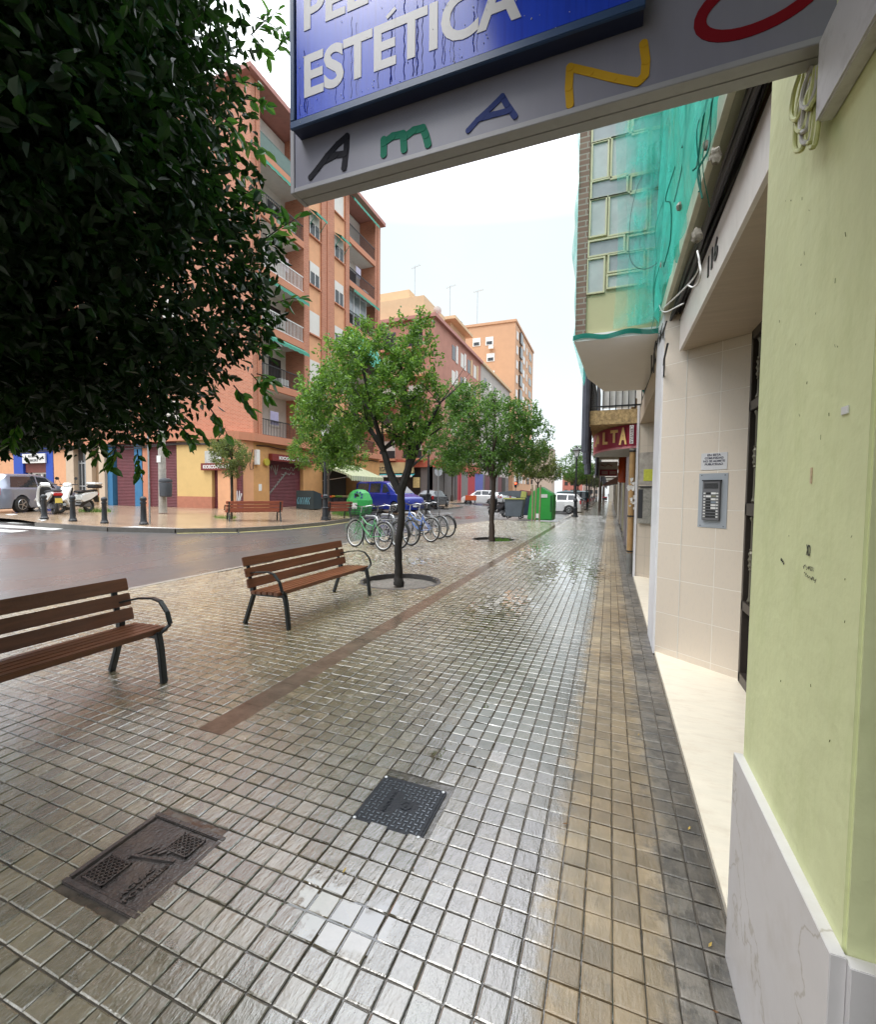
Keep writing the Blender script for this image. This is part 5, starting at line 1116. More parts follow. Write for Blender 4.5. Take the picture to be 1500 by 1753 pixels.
for (y_, z_) in ((22.9, SL[1]+.5), (31.6, SL[5]+.5), (23.6, SL[4]+.5), (33.0, SL[4]+.5)):
    part(MB().box(XA-.95, XA-.6, y_, y_+.8, z_, z_+.6), 'air_conditioner', M_white, bevel=.02)
for (y_, z_) in ((31.0, SL[4]+1.2), (21.4, SL[0]+1.2), (22.4, SL[3]+1.1)):
    part(MB().box(XA-.12, XA-.10, y_, y_+.7, z_, z_+.8), 'laundry', mat('laundry_%d' % int(y_), (rg.uniform(.2, .7), rg.uniform(.2, .6), rg.uniform(.2, .6)), .9, .1))
for y_ in (20.3, 27.0, 34.2):
    part(MB().tube([(XA+.04, y_, 4.8), (XA+.04, y_, ROOF)], .035, 6), 'downpipe', M_coral)
part(MB().tube([(XA+.05, 20.1+k*.95, 4.15+.05*math.sin(k*1.9)) for k in range(16)], .03, 6), 'wall_cable', M_black)
# long first slab with coral fascia
m = MB(); m.prism([(XA+.28, 34.8), (XA+.28, YA-.15), (XA-.05, YA-1.0), (XA-.5, YA-1.5), (-45, YA-1.5), (-45, YA+3), (XA-1.4, YA+3), (XA-1.4, 34.8)], 4.36, 4.80); part(m, 'first_floor_slab', M_coral)
# side street upper floors: windows and balconies half hidden by foliage
for k in range(6):
    for x0 in (-44, -39.5, -35, -30.5, -26):
        z0 = SL[k]+.45; m = MB(); m.box(x0, x0+1.3, YA-.05, YA-.01, z0+.8, z0+2.2); part(m, 'window', M_glass if (k+int(x0)) % 2 else M_blind)
        if x0 in (-39.5, -30.5):
            m = MB(); m.box(x0-.8, x0+2.2, YA-.9, YA-.01, z0-.3, z0-.05); part(m, 'balcony_slab', M_coral)
            m = MB(); m.bar((x0-.8, YA-.85, z0+.95), (x0+2.2, YA-.85, z0+.95), .05, .05)
            for i in range(22): m.bar((x0-.8+i*3/21, YA-.85, z0-.05), (x0-.8+i*3/21, YA-.85, z0+.95), .02, .02)
            part(m, 'railing', M_blackiron)
# ground floor: street face
m = MB(); m.box(XA-1.5, XA-.0, YA, 21.15, .1, 4.36); part(m, 'ground_wall', M_ochre)
m = MB(); m.box(XA-1.5, XA-.0, 24.3, 26.4, .1, 4.36); part(m, 'ground_wall', M_ochre)
m = MB(); m.box(XA-1.5, XA-.25, 21.15, 24.3, .1, 3.75); part(m, 'kiosk_shutter', M_burg)
m = MB(); m.box(XA-1.5, XA-.05, 21.15, 24.3, 3.75, 4.36); part(m, 'ground_lintel', M_ochre)
# chamfer between the two faces
m = MB(); m.prism([(XA-.0, YA-.001), (XA-.15, 18.60), (XA-1.3, 18.6), (XA-1.3, YA-.001)], .1, 4.35); part(m, 'corner_wall', M_peach)
m = MB(); m.box(XA-.005, XA+.012, YA+.38, YA+.62, 1.55, 1.95); part(m, 'notice', M_white)
m = MB(); m.box(XA, XA+.2, YA+.05, YA+.3, 3.05, 3.9); part(m, 'meter_box', M_white, bevel=.01)
m = MB(); m.tube([(XA+.05, YA-.1, 3.9), (XA+.06, YA-.35, 3.0), (XA+.06, YA-.3, 2.75), (XA+.06, YA-.1, 2.8), (XA+.06, YA-.05, 3.2)], .02, 6); part(m, 'loose_cable', M_black)
m = MB(); m.lathe([(.22, -.05), (.22, .05)], n=18, M=Matrix.Rotation(R(90), 4, 'Y')); m.v = [(x+XA+.08, y+20.85, z+3.25) for x, y, z in m.v]; part(m, 'alarm_box', mat('yellow_alarm', (.45, .38, .05), .5), smooth=True)
# kiosk sign
ks = thing('kiosk_sign', 'red sign box reading KIOSCO-PRENSA above the wide shutter', 'shop sign', (XA, 21.1, 3.35))
m = MB(); m.box(0, .28, 0, 4.0, 0, .42); m.build('board', mat('sign_red', (.17, .02, .016), .5, .08), ks, bevel=.01)
text('KIOSCO-PRENSA', M_white, .3, width=2.9, height=.2, ext=.006, off=.008, parent=ks, M=FX((.29, 2.05, .2)))
# graffiti on the shutter
rg = random.Random(12); m = MB(); gx = XA-.24
def scrib(m, y0, y1, z0, z1, n, fn, r=.018):
    pts = [fn(y0+(y1-y0)*i/n+rg.uniform(-.10, .10), rg.uniform(z0, z1)) for i in range(n)]
    m.tube(pts, r, 4)
fx_ = lambda a_, b_: (gx, a_, b_)
scrib(m, 21.3, 22.2, 2.5, 3.2, 16, fx_); scrib(m, 22.5, 23.9, 2.55, 2.75, 12, fx_); scrib(m, 22.5, 23.8, 2.8, 3.1, 18, fx_)
for i in range(9):
    y_ = 21.45+i*.17; z_ = 1.35+i*.15; m.tube([fx_(y_, z_), fx_(y_+.02, z_+.2), fx_(y_+.1, z_+.08), fx_(y_+.14, z_+.22)], .018, 4)
part(m, 'graffiti', mat('white_spray', (.34, .38, .36), .6, .3, 8))
# fruit shop recess with produce
m = MB(); m.box(XA-1.5, XA-1.4, 26.4, 34.7, .1, 4.36); part(m, 'shop_back', mat('shop_dark', (.04, .035, .03), .8))
m = MB(); m.box(XA-1.4, XA, 31.6, 34.7, .1, 4.36); part(m, 'ground_wall', M_ochre)
m = MB(); m.box(XA-1.39, XA-.02, 26.4, 31.6, 3.7, 4.36); part(m, 'ground_lintel', M_ochre)
aw = thing('striped_awning', 'pale yellow scalloped shop awning over the fruit stall', 'awning', (XA, 26.3, 3.6))
m = MB(); n_ = 26; 
for i in range(n_):
    a_, c_ = 4.6*i/n_, 4.6*(i+1)/n_
    m.quad((0, a_, 0), (0, c_, 0), (2.45, c_, -.95), (2.45, a_, -.95)); m.quad((2.45, a_, -.95), (2.45, c_, -.95), (2.47, c_, -1.25-.07*(i % 2)), (2.47, a_, -1.25-.07*((i+1) % 2)))
m.quad((0, 0, 0), (2.45, 0, -.95), (2.45, 0, -1.25), (2.0, 0, -.9), (0, 0, -.3))
am = brickmat('awning_stripes', (.55, .56, .34), (.62, .62, .42), (.30, .36, .22), bw=.22, bh=50, ms=.05, off=0, bump=0)
m.build('canvas', am, aw)
m = MB(); m.bar((2.4, .1, -1), (0, .1, -1.3), .04, .04).bar((2.4, 4.5, -1), (0, 4.5, -1.3), .04, .04); m.build('arm', M_steel, aw)
rg = random.Random(2); prod = [('red_fruit', (.4, .03, .02)), ('orange_fruit', (.6, .22, .02)), ('green_fruit', (.12, .25, .03)), ('pale_onions', (.5, .4, .22))]
for i in range(6):
    y_ = 25.3+i*.75; x_ = XA+.9; z_ = zg(x_)
    st = thing('produce_crate', ('black produce crate nearest the blue graffiti chest', 'second produce crate of the fruit stall', 'third produce crate, half behind the lamp post', 'fourth produce crate behind the small bench', 'fifth produce crate under the awning', 'last produce crate beside the green dome')[i], 'crate', (x_, y_, z_), 0, 'crates at the fruit stall')
    m = MB(); m.box(-.4, .45, -.33, .33, 0, .62); m.build('crate', M_black, st, bevel=.01)
    m = MB()
    for k in range(26): cx, cy = rg.uniform(-.33, .38), rg.uniform(-.27, .27); m.lathe([(.0, -.07), (.06, -.04), (.075, 0), (.06, .04), (.0, .07)], (cx, cy, .68+rg.uniform(-.02, .06)), n=8)
    nm, cc = prod[i % 4]; m.build('produce', mat(nm, cc, .4, .3, 20), st, smooth=True)
# ground floor: side street face (plane y = 18.6)
YB = 18.6
def bx(x0, x1, z0, z1, y0=0., th=.25): m = MB(); m.box(x0, x1, YB+y0, YB+y0+th, z0, z1); return m
def xp(px_): return pY(px_, 840, YB)[0]
part(bx(-45, XA-.16, .1, 4.36, .35, .3), 'ground_wall_back', M_ochre)
part(bx(xp(303.5), xp(363), 1.2, 4.36, 0, .34), 'yellow_wall_panel', mat('yellow_ochre_render', (.62, .43, .18), .85, .06, 2, dirt=((.4, .28, .12), .3, 1)))
part(bx(xp(303.5), xp(363), .1, 1.2, -.02, .36), 'coral_plinth', mat('coral_plinth', (.40, .16, .10), .8, .15, 3))
part(bx(xp(363), xp(409)-.03, .1, 3.35, .2, .14), 'small_shutter', M_burg)
part(bx(xp(363), XA-.17, 3.35, 4.36, 0, .34), 'ground_lintel', M_ochre)
part(bx(xp(395), XA-.17, .1, 3.35, 0, .34), 'ground_wall', M_peach)
part(bx(xp(254), xp(303), .1, 4.36, .12, .2), 'wide_shutter', M_burg)
part(bx(xp(198), xp(231), .1, 4.36, .12, .2), 'middle_shutter', M_burg)
Mbl = mat('faded_blue_paint', (.03, .16, .33), .6, .1, 2, dirt=((.1, .15, .2), .3, 2))
part(bx(xp(231), xp(243.5), .1, 4.36, 0, .34), 'blue_pillar', Mbl); part(bx(xp(184.5), xp(193), .1, 4.36, 0, .34), 'blue_pillar', Mbl)
part(bx(xp(245), xp(253.5), .1, 4.36, 0, .34), 'coral_pillar', M_coral)
Mcr = mat('cream_stone_cladding', (.55, .44, .33), .6, .08, 3, dirt=((.4, .32, .25), .3, 3))
part(bx(xp(174), xp(184), .1, 4.36, -.15, .5), 'cream_column', Mcr); part(bx(xp(148), xp(158), .1, 4.36, .0, .34), 'cream_column', Mcr); part(bx(xp(114), xp(127), .1, 4.36, .0, .34), 'cream_column', Mcr)
part(bx(xp(127), xp(148), .1, 4.36, .3, .04), 'entrance_glass', M_glass)
m = MB()
for px_ in (128.5, 134, 140, 146.5): m.box(xp(px_)-.04, xp(px_)+.04, YB+.24, YB+.3, .1, 3.4)
for z_ in (.6, 1.7, 3.2): m.box(xp(128.5), xp(146.5), YB+.235, YB+.3, z_, z_+.08)
part(m, 'entrance_grille', M_steel)
part(bx(xp(158), xp(174), .1, 4.36, .25, .09), 'side_entrance', mat('brown_panel', (.30, .20, .12), .6))
Mblu = mat('strong_blue_paint', (.01, .06, .42), .5, .06)
part(bx(xp(26), xp(42), .1, 4.3, -.04, .38), 'blue_surround', Mblu); part(bx(xp(81), xp(93), .1, 4.3, -.04, .38), 'blue_surround', Mblu); part(bx(xp(42), xp(81), 3.4, 4.3, -.04, .38), 'blue_surround', Mblu)
part(bx(xp(42), xp(81), 2.65, 3.4, .1, .22), 'blind_box', mat('brown_box', (.18, .05, .04), .6))
w_ = part(bx(xp(44), xp(81), .1, 2.65, .28, .05), 'shop_window', M_glass)
m = MB()
for px_ in (44.5, 52, 54, 66.5, 80): m.box(xp(px_)-.09, xp(px_)+.09, YB+.2, YB+.28, .1, 2.65)
for z_ in (1.0, 2.0, 2.55): m.box(xp(52), xp(80), YB+.195, YB+.28, z_, z_+.1)
m.build('frame', M_white, w_, org=OA)
part(bx(xp(0)-4, xp(26), .1, 4.36, 0, .34), 'ground_wall', M_peach); part(bx(xp(93), xp(114), .1, 4.36, 0, .34), 'ground_wall', M_peach)
m = MB(); m.tube([(-45+k*1.7, YB-.08, 4.2+.06*math.sin(k*2.1)) for k in range(16)], .04, 6).tube([(-45+k*1.7, YB-.1, 4.08+.09*math.sin(k*1.1)) for k in range(16)], .03, 6); part(m, 'wall_cables', M_black)
# barber sign
p = pY(59, 785, YB-.1)
sg_ = thing('barber_sign', 'white sign reading PELUQUERIA DE CABALLEROS in the blue shopfront', 'shop sign', (p[0], YB-.12, p[2]))
m = MB(); m.box(-1.28, 1.28, -.05, .05, -.32, .32); m.build('board', M_white, sg_, bevel=.01)
text('PELUQUERIA DE', M_black, .2, width=1.15, height=.17, ext=.004, parent=sg_, M=FY((0, -.056, .14)))
text('CABALLEROS', M_black, .2, width=1.05, height=.17, ext=.004, parent=sg_, M=FY((0, -.056, -.13)))
m = MB(); m.tube([(-1.05, -.056, .05), (-.9, -.056, .0), (-.8, -.056, -.1)], .02, 5).tube([(-1.05, -.056, -.05), (-.9, -.056, .0), (-.78, -.056, .06)], .02, 5).tube([(.72, -.056, -.1), (1.12, -.056, .12)], .045, 5); m.build('scissors_and_comb', M_black, sg_)
# small kiosk sign and bill
p = pY(372, 799, YB-.1)
sg_ = thing('small_kiosk_sign', 'narrow red sign reading KIOSCO-PRENSA behind the small tree', 'shop sign', (p[0], YB-.12, p[2]))
m = MB(); m.box(-1.15, 1.15, -.05, .08, -.19, .2); m.build('board', mat('sign_red', (.17, .02, .016), .5, .08), sg_)
text('KIOSCO-PRENSA', M_white, .2, width=1.95, height=.2, ext=.004, off=.006, parent=sg_, M=FY((0, -.056, 0)))
p = pY(365, 783, YB-.05); m = MB(); m.box(-.6, .6, -.03, .03, -.36, .36); o = m.build('wall_sign', mat('grey_white_sign', (.5, .5, .47), .5, .2, 3, dirt=((.2, .2, .2), .8, 4))); o.location = (p[0], YB-.05, p[2]); tag(o, 'dirty white square sign above the narrow red kiosk sign', 'sign')
rg = random.Random(9); m = MB(); gy = YB+.19
for i in range(6):
    x_ = xp(385)+i*.16; m.tube([(x_, gy, .85), (x_+.05, gy, 1.55), (x_+.12, gy, 1.0), (x_+.2, gy, 1.4+rg.uniform(-.2, .2))], .035, 5)
part(m, 'graffiti', mat('bright_white_spray', (.6, .6, .62), .6))
m = MB()
for i in range(3): m.tube([(xp(372)+i*.35+rg.uniform(-.1, .1)+j*.12, gy, 2.2+rg.uniform(-.35, .35)) for j in range(5)], .02, 4)
part(m, 'graffiti', mat('pink_spray', (.4, .2, .2), .6))

# ------------------------------------------------------------------ building C beyond the side street
YC = 47.3; OC = (XA, YC, .2)
Cb = thing('apartment_building', 'terracotta apartment block with grey shops and a cream roof terrace', 'building', OC)
M_terra = mat('terracotta_render', (.42, .20, .15), .85, .08, 1, dirt=((.3, .12, .09), .4, .8)); M_cream = mat('cream_orange_render', (.62, .44, .27), .85, .05, 1)
M_gshop = mat('grey_shop_cladding', (.13, .12, .12), .5, .1, 2)
cp = lambda m, n, mt, **k: m.build(n, mt, Cb, org=OC, **k)
m = MB(); m.box(-40, XA-.02, YC+.02, 66.8, 4.6, 21.2); cp(m, 'wall', M_terra)
m = MB(); m.box(-40, XA+.35, YC-.35, 66.9, 21.2, 21.6); cp(m, 'cornice', mat('pink_cornice', (.42, .20, .17), .8, .1))
m = MB(); m.box(-40, XA-1.6, YC+.8, 55, 21.6, 24.2); m.box(-40, XA-4.5, YC+3, 60, 24.2, 26.2); cp(m, 'roof_terrace', M_cream)
m = MB(); m.box(XA-6, XA-1.5, 57, 63.5, 21.6, 24.3); m.box(XA-6, XA-.5, 56, 64, 24.3, 24.7); cp(m, 'roof_house', M_cream)
m = MB(); m.box(-40, XA-.4, YC-.25, YC+.01, 4.4, 5.3); cp(m, 'first_floor_slab', mat('red_slab', (.40, .10, .06), .8, .1))
m = MB(); m.box(XA-.01, XA+.25, YC, 66.8, 4.4, 5.3); cp(m, 'first_floor_slab', mat('red_slab', (.40, .10, .06), .8, .1))
for k in range(5):
    z0 = 5.6+k*3.15
    for x0 in (-20.9, -24.3, -27.7, -31):
        m = MB(); m.box(x0-1.2, x0+.5, YC-.01, YC+.0, z0, z0+1.9); cp(m, 'window', M_glass if k == 4 else (M_blind, M_glass)[(k+int(x0)) % 2])
        m = MB(); m.box(x0-1.5, x0+.8, YC-.7, YC+.01, z0-.45, z0-.2); cp(m, 'balcony_slab', M_coral)
        m = MB(); m.box(x0-1.5, x0+.8, YC-.7, YC-.66, z0-.2, z0+.7); cp(m, 'balcony_front', M_cream if k % 2 else M_blackiron)
    for i, y0 in enumerate((53.5, 57, 60, 63)):
        m = MB(); m.box(XA-.02, XA+.01, y0, y0+1.3, z0+.1, z0+1.9); cp(m, 'window', (M_glass, M_blind)[(i+k) % 2])
        m = MB(); m.box(XA-.02, XA+.06, y0+1.5, y0+2.2, z0, z0+2.2); cp(m, 'panel', M_cream if i > 1 else M_offwhite)
for a_, c_ in ((-20.5, XA), (-24.0, -23.2), (-27.2, -26.4)):
    m = MB(); m.box(a_, c_, YC+.04, YC+.5, .1, 4.4); cp(m, 'shop_pier', M_gshop)
m = MB(); m.box(-34, XA-.3, YC+.5, YC+.9, .1, 4.4); cp(m, 'shop_front', mat('dark_shop_glass', (.03, .028, .03), .3, .2))
for q_ in ((XA-.6, XA+.1, YC+.04, YC+.9), (XA-.4, XA+.1, 51, 52), (XA-.4, XA+.1, 55.3, 56)): cp(MB().box(*q_, .1, 4.4), 'shop_pier', M_gshop)
m = MB(); m.box(XA-.3, XA, YC+.9, 51, .1, 4.4); cp(m, 'shutter', M_gshut)
m = MB(); m.box(XA-.3, XA, 52, 55.3, .1, 4.4); cp(m, 'shutter', M_gshut)
for a_, c_, cc, nm in ((56, 57.5, (.45, .05, .07), 'raspberry'), (57.5, 60.5, (.2, .19, .19), 'grey'), (60.5, 64, (.42, .035, .05), 'raspberry2'), (64, 68.5, (.10, .12, .42), 'violet')):
    m = MB(); m.box(XA-.3, XA+.12, a_, c_, .1, 4.4); cp(m, 'shop_panel', mat('shop_'+nm, cc, .55, .1))
# restaurant sign
p = pY(661, 801, YC-.3)
p0 = pY(617, 801, YC-.3); p1_ = pY(708, 801, YC-.3); wd = (p1_[0]-p0[0])
rs = thing('restaurant_sign', 'cream fascia sign with dark script lettering over the grey shop', 'shop sign', ((p0[0]+p1_[0])/2, YC-.35, p[2]))
m = MB(); m.box(-wd/2, wd/2, -.08, .3, -.62, .62); m.build('board', mat('sign_cream', (.55, .42, .22), .5, .06), rs)
text('Oriental', M_black, .9, width=2.9, height=.75, ext=.005, shear=.35, parent=rs, M=FY((-wd*.17, -.09, -.05)))
p = pY(632, 806, YC-.5); m = MB(); m.box(-.95, .95, -.04, .04, -.55, .55); o = m.build('hanging_sign', mat('white_frame_sign', (.6, .6, .58), .4, .2, 4)); o.location = (p[0], YC-.9, p[2]+.3); tag(o, 'white framed square sign in front of the cream restaurant fascia', 'sign')
for px_, lb in ((657, 'left yellow menu poster on the grey shop'), (652, '')):
    if not lb: continue
for px_, lb in ((637, 'left yellow menu poster behind the van roof'), (713, 'right yellow menu poster beside the lamp post')):
    p = pY(px_, 826, YC-.05); o = MB(); o.box(-.42, .42, -.02, .02, -.6, .6); q = o.build('menu_poster', mat('menu_yellow', (.58, .46, .22), .5, .35, 7)); q.location = (p[0], YC-.03 if px_ > 700 else YC-.03, p[2]); tag(q, lb, 'poster', 'menu posters')
aw = thing('shop_awning', 'teal and white folded awning under the restaurant sign', 'awning', (p0[0]+.2, YC-.3, p[2]+.7))
m = MB(); m.box(-.6, wd, -.9, -.8, -.1, .1); m.build('front_bar', M_white, aw); m = MB(); m.quad((-.6, 0, .3), (wd, 0, .3), (wd, -.85, -.05), (-.6, -.85, -.05)); m.build('canvas', mat('teal_canvas', (.02, .22, .24), .7), aw)
# grey gable building and orange tower
OD = (XA, 66.9, .2)
Db = thing('apartment_building', 'plain grey rendered block between the terracotta block and the tower', 'building', OD)
m = MB(); m.box(-36, XA-.05, 66.95, 88, 4.4, 21.3); m.build('wall', mat('grey_beige_render', (.42, .38, .35), .85, .08, 1), Db, org=OD)
m = MB(); m.box(-36, XA+.3, 66.95, 88.2, 21.3, 21.7); m.build('cornice', M_cream, Db, org=OD)
for k in range(5):
    for i in range(6): m = MB(); m.box(XA-.05, XA-.02, 69+i*3.1, 70.4+i*3.1, 5.8+k*3.1, 7.3+k*3.1); m.build('window', (M_glass, M_blind)[(i+k) % 2], Db, org=OD)
for i in range(7): m = MB(); m.box(XA-.2, XA+.02*(i % 2), 67.2+i*3, 70.1+i*3, .1, 4.35); m.build('shop_shutter', (M_gshut, M_burg, mat('shop_dark', (.04, .035, .03), .8))[i % 3], Db, org=OD)
OT = (XA, 92.3, .2)
Tb = thing('apartment_tower', 'tall orange apartment tower behind the terracotta block', 'building', OT)
M_tow = mat('tower_orange_render', (.56, .33, .20), .85, .05, .6)
m = MB(); m.box(-34.5, XA, 92.3, 114.6, .1, 36.6); m.build('wall', M_tow, Tb, org=OT)
m = MB(); m.box(-34.7, XA+.2, 92.1, 114.8, 36.6, 37.1); m.build('roof', M_tow, Tb, org=OT)
for px_, py_ in ((816, 586), (838, 584), (840, 612), (818, 642), (840, 642)):
    p = pY(px_, py_, 92.2); m = MB(); m.box(p[0]-.85, p[0]+.85, 92.2, 92.31, p[2]-.85, p[2]+.85); w_ = m.build('window', M_white, Tb, org=OT)
    m = MB(); m.box(p[0]-.6, p[0]+.6, 92.17, 92.2, p[2]-.7, p[2]-.05); m.build('pane', M_glass, w_, org=OT)
p = pY(841, 590, 91.9); m = MB(); m.box(p[0]-.5, p[0]+.5, 91.6, 92.1, p[2]-.9, p[2]-.25); m.build('air_conditioner', M_white, Tb, org=OT)
for k in range(11):
    for i, (a_, c_) in enumerate(((93.6, 95.2), (96.5, 99), (101, 103), (105, 106.4), (108.5, 112))):
        z0 = 3.6+k*3.0; m = MB(); m.box(XA-.02, XA+.06+.3*(i == 1), a_, c_, z0, z0+1.6+(i == 1)*.6); m.build('window', (M_white, M_glass, M_white, M_blind, M_glass)[i], Tb, org=OT)
m = MB(); m.box(-33.5, -32.4, 92.8, 93.8, 37.1, 38.4); m.box(-32.1, -31.0, 92.8, 93.8, 37.1, 38.4); m.build('chimney', M_black, Tb, org=OT)
# distant cross street buildings closing the view
for i, (x0, x1, y0, z1, cc) in enumerate(((-17, -10, 175, 9, (.45, .16, .12)), (-10, -4.5, 185, 7, (.5, .42, .35)), (-40, -18, 150, 16, (.45, .35, .28)))):
    o = MB().box(x0, x1, y0, y0+8, .1, z1); bt = thing('distant_building', ('red brick building low at the street end', 'beige building low at the street end', 'brown block beyond the orange tower')[i], 'building', (x0, y0, .1)); o.build('wall', mat('distant_wall_%d' % i, cc, .9, .1, .5), bt, org=(x0, y0, .1))
    m = MB()
    for a_ in range(3):
        for b_ in range(int(z1/3)): m.box(x0+.8+a_*(x1-x0)/3.2, x0+2+a_*(x1-x0)/3.2, y0-.05, y0, 1.4+b_*3, 2.8+b_*3)
    m.build('windows', M_glass, bt, org=(x0, y0, .1)); m = MB(); m.box(x0-.2, x1+.2, y0-.2, y0+8.2, z1, z1+.3); m.build('roof', M_offwhite, bt, org=(x0, y0, .1))
# rooftop antennas
for i, (px_, py0, py1, Y_) in enumerate(((710, 456, 530, 50), (770, 490, 560, 58), (817, 498, 560, 93))):
    a = pY(px_, py1, Y_); b_ = pY(px_, py0, Y_); t = thing('roof_antenna', ('tallest thin roof antenna on the cream terrace', 'middle thin roof antenna above the roof house', 'thin roof antenna at the tower edge')[i], 'antenna', a, 0, 'thin roof antennas')
    h = b_[2]-a[2]; k = Y_/50
    MB().tube([(0, 0, 0), (0, 0, h)], .035*k, 6).build('mast', M_steel, t)
    m = MB(); m.bar((-.5*k, 0, h-.25), (.7*k, .1, h+.05), .03*k, .03*k)
    for j in range(6): m.bar((-.4*k+j*.2*k, -.25*k, h-.2+j*.05), (-.4*k+j*.2*k, .25*k, h-.2+j*.05), .02*k, .02*k)
    m.build('aerial', M_steel, t)
t = thing('satellite_dish', 'small white satellite dish on the terracotta roof edge', 'satellite dish', pY(748, 541, 50)); m = MB(); m.lathe([(.02, 0), (.3, .05), (.5, .15), (.52, .16), (.3, .07), (.02, .02)], n=16, M=Matrix.Rotation(R(-60), 4, 'X')); m.shift((0, 0, -.6)); m.build('dish', M_white, t, smooth=True); MB().tube([(0, 0, 0), (0, .1, .6)], .03, 6).build('mount', M_steel, t)

# ------------------------------------------------------------------ person and trolley far down the pavement
bpy_p = pz(1043, 857.2)
me = bpy.data.meshes.new('person'); 
jv = [(0, 0, .92), (0, 0, 1.15), (0, 0, 1.38), (0, .02, 1.47), (0, 0, 1.60), (0, 0, 1.70), (-.19, 0, 1.40), (-.25, -.03, 1.12), (-.20, -.22, .98), (.19, 0, 1.40), (.25, .02, 1.12), (.24, .05, .88), (-.09, 0, .88), (-.10, -.1, .48), (-.10, -.02, .05), (-.10, -.15, .03), (.09, 0, .88), (.11, .08, .48), (.11, .2, .08), (.11, .08, .03)]
je = [(0, 1), (1, 2), (2, 3), (3, 4), (4, 5), (2, 6), (6, 7), (7, 8), (2, 9), (9, 10), (10, 11), (0, 12), (12, 13), (13, 14), (14, 15), (0, 16), (16, 17), (17, 18), (18, 19)]
jr = [.15, .15, .15, .06, .10, .085, .07, .05, .035, .07, .05, .035, .10, .07, .05, .04, .10, .07, .05, .04]
me.from_pydata(jv, je, []); po = bpy.data.objects.new('person', me); COL.objects.link(po)
sk = po.modifiers.new('skin', 'SKIN'); 
for v, r_ in zip(me.skin_vertices[0].data, jr): v.radius = (r_, r_*.85)
me.skin_vertices[0].data[0].use_root = True
po.modifiers.new('sub', 'SUBSURF').levels = 1; me.materials.append(mat('dark_clothes', (.04, .035, .045), .8))
po.location = bpy_p; po.rotation_euler = (0, 0, R(10)); tag(po, 'distant person in dark clothes walking along the right pavement', 'person')
hm = MB(); hm.lathe([(.0, 1.74), (.07, 1.73), (.105, 1.66), (.10, 1.58), (.06, 1.55)], n=12); hm.build('hair', mat('dark_hair', (.02, .015, .012), .6), po, smooth=True)
q = pz(1035.5, 857)
t = thing('shopping_trolley', 'small dark box trolley with red top left of the distant person', 'trolley', q); m = MB(); m.box(-.5, .5, -.3, .3, .12, .62); m.build('box', M_black, t, bevel=.03); m = MB(); m.box(-.5, .5, -.3, .3, .63, .85); m.build('top', mat('trolley_red', (.3, .03, .05), .6), t, bevel=.03)
m = MB(); m.bar((.5, 0, .6), (.7, 0, 1.05), .03, .03); m.build('handle', M_steel, t)

# ------------------------------------------------------------------ right side: entrance building
def stone(name, col, s1=1.6, var=.07, rough=.35, vein=(.5, .45, .35), streak=(3, 3, .35)):
    m = mat(name, col, rough, var, 14, bump=.04, bscale=60, streak=streak, dirt=(vein, .35, 9)); return m
def tilemat(name, col, w_, h_, ang=0., ox=0., oz=0., groutc=(.82, .77, .70)):
    m = mat(name, col, .38, .06, 30, streak=(2, 2, .7), dirt=((col[0]*.82, col[1]*.78, col[2]*.70), .5, 30)); t = m.node_tree; b = t.nodes['Principled BSDF']
    src = b.inputs['Base Color'].links[0].from_socket
    tc = t.nodes['Texture Coordinate']; mp = t.nodes.new('ShaderNodeMapping'); mp.vector_type = 'POINT'; mp.inputs['Rotation'].default_value = (0, 0, -ang); t.links.new(tc.outputs['Object'], mp.inputs[0])
    s_ = t.nodes.new('ShaderNodeSeparateXYZ'); t.links.new(mp.outputs[0], s_.inputs[0]); c = t.nodes.new('ShaderNodeCombineXYZ')
    a1 = t.nodes.new('ShaderNodeMath'); a1.inputs[1].default_value = ox; t.links.new(s_.outputs[0], a1.inputs[0]); a2 = t.nodes.new('ShaderNodeMath'); a2.inputs[1].default_value = oz; t.links.new(s_.outputs[2], a2.inputs[0])
    t.links.new(a1.outputs[0], c.inputs[0]); t.links.new(a2.outputs[0], c.inputs[1])
    k = t.nodes.new('ShaderNodeTexBrick'); k.offset = 0; k.inputs['Scale'].default_value = 1; k.inputs['Brick Width'].default_value = w_; k.inputs['Row Height'].default_value = h_; k.inputs['Mortar Size'].default_value = .0034; k.inputs['Mortar Smooth'].default_value = .2; t.links.new(c.outputs[0], k.inputs['Vector'])
    mm = t.nodes.new('ShaderNodeMix'); mm.data_type = 'RGBA'; t.links.new(k.outputs['Fac'], mm.inputs[0]); t.links.new(src, mm.inputs[6]); mm.inputs[7].default_value = (*groutc, 1); t.links.new(mm.outputs[2], b.inputs['Base Color'])
    bp = t.nodes.new('ShaderNodeBump'); bp.invert = True; bp.inputs['Distance'].default_value = .002; t.links.new(k.outputs['Fac'], bp.inputs['Height']); t.links.new(bp.outputs[0], b.inputs['Normal'])
    return m
M_green = mat('lime_green_paint', (.72, .76, .44), .75, .06, 1.6, bump=.4, bscale=16, dirt=((.54, .60, .28), .5, 4), streak=(2, 2, .7))
M_marble = mat('cream_white_marble', (.68, .66, .67), .28, .05, 3, dirt=((.42, .36, .28), .35, 4))
t = M_marble.node_tree; b = t.nodes['Principled BSDF']; src = b.inputs['Base Color'].links[0].from_socket
vn = t.nodes.new('ShaderNodeTexVoronoi'); vn.feature = 'DISTANCE_TO_EDGE'; vn.inputs['Scale'].default_value = 2.1; vd = t.nodes.new('ShaderNodeTexNoise'); vd.inputs['Scale'].default_value = 5; vd.inputs['Detail'].default_value = 5
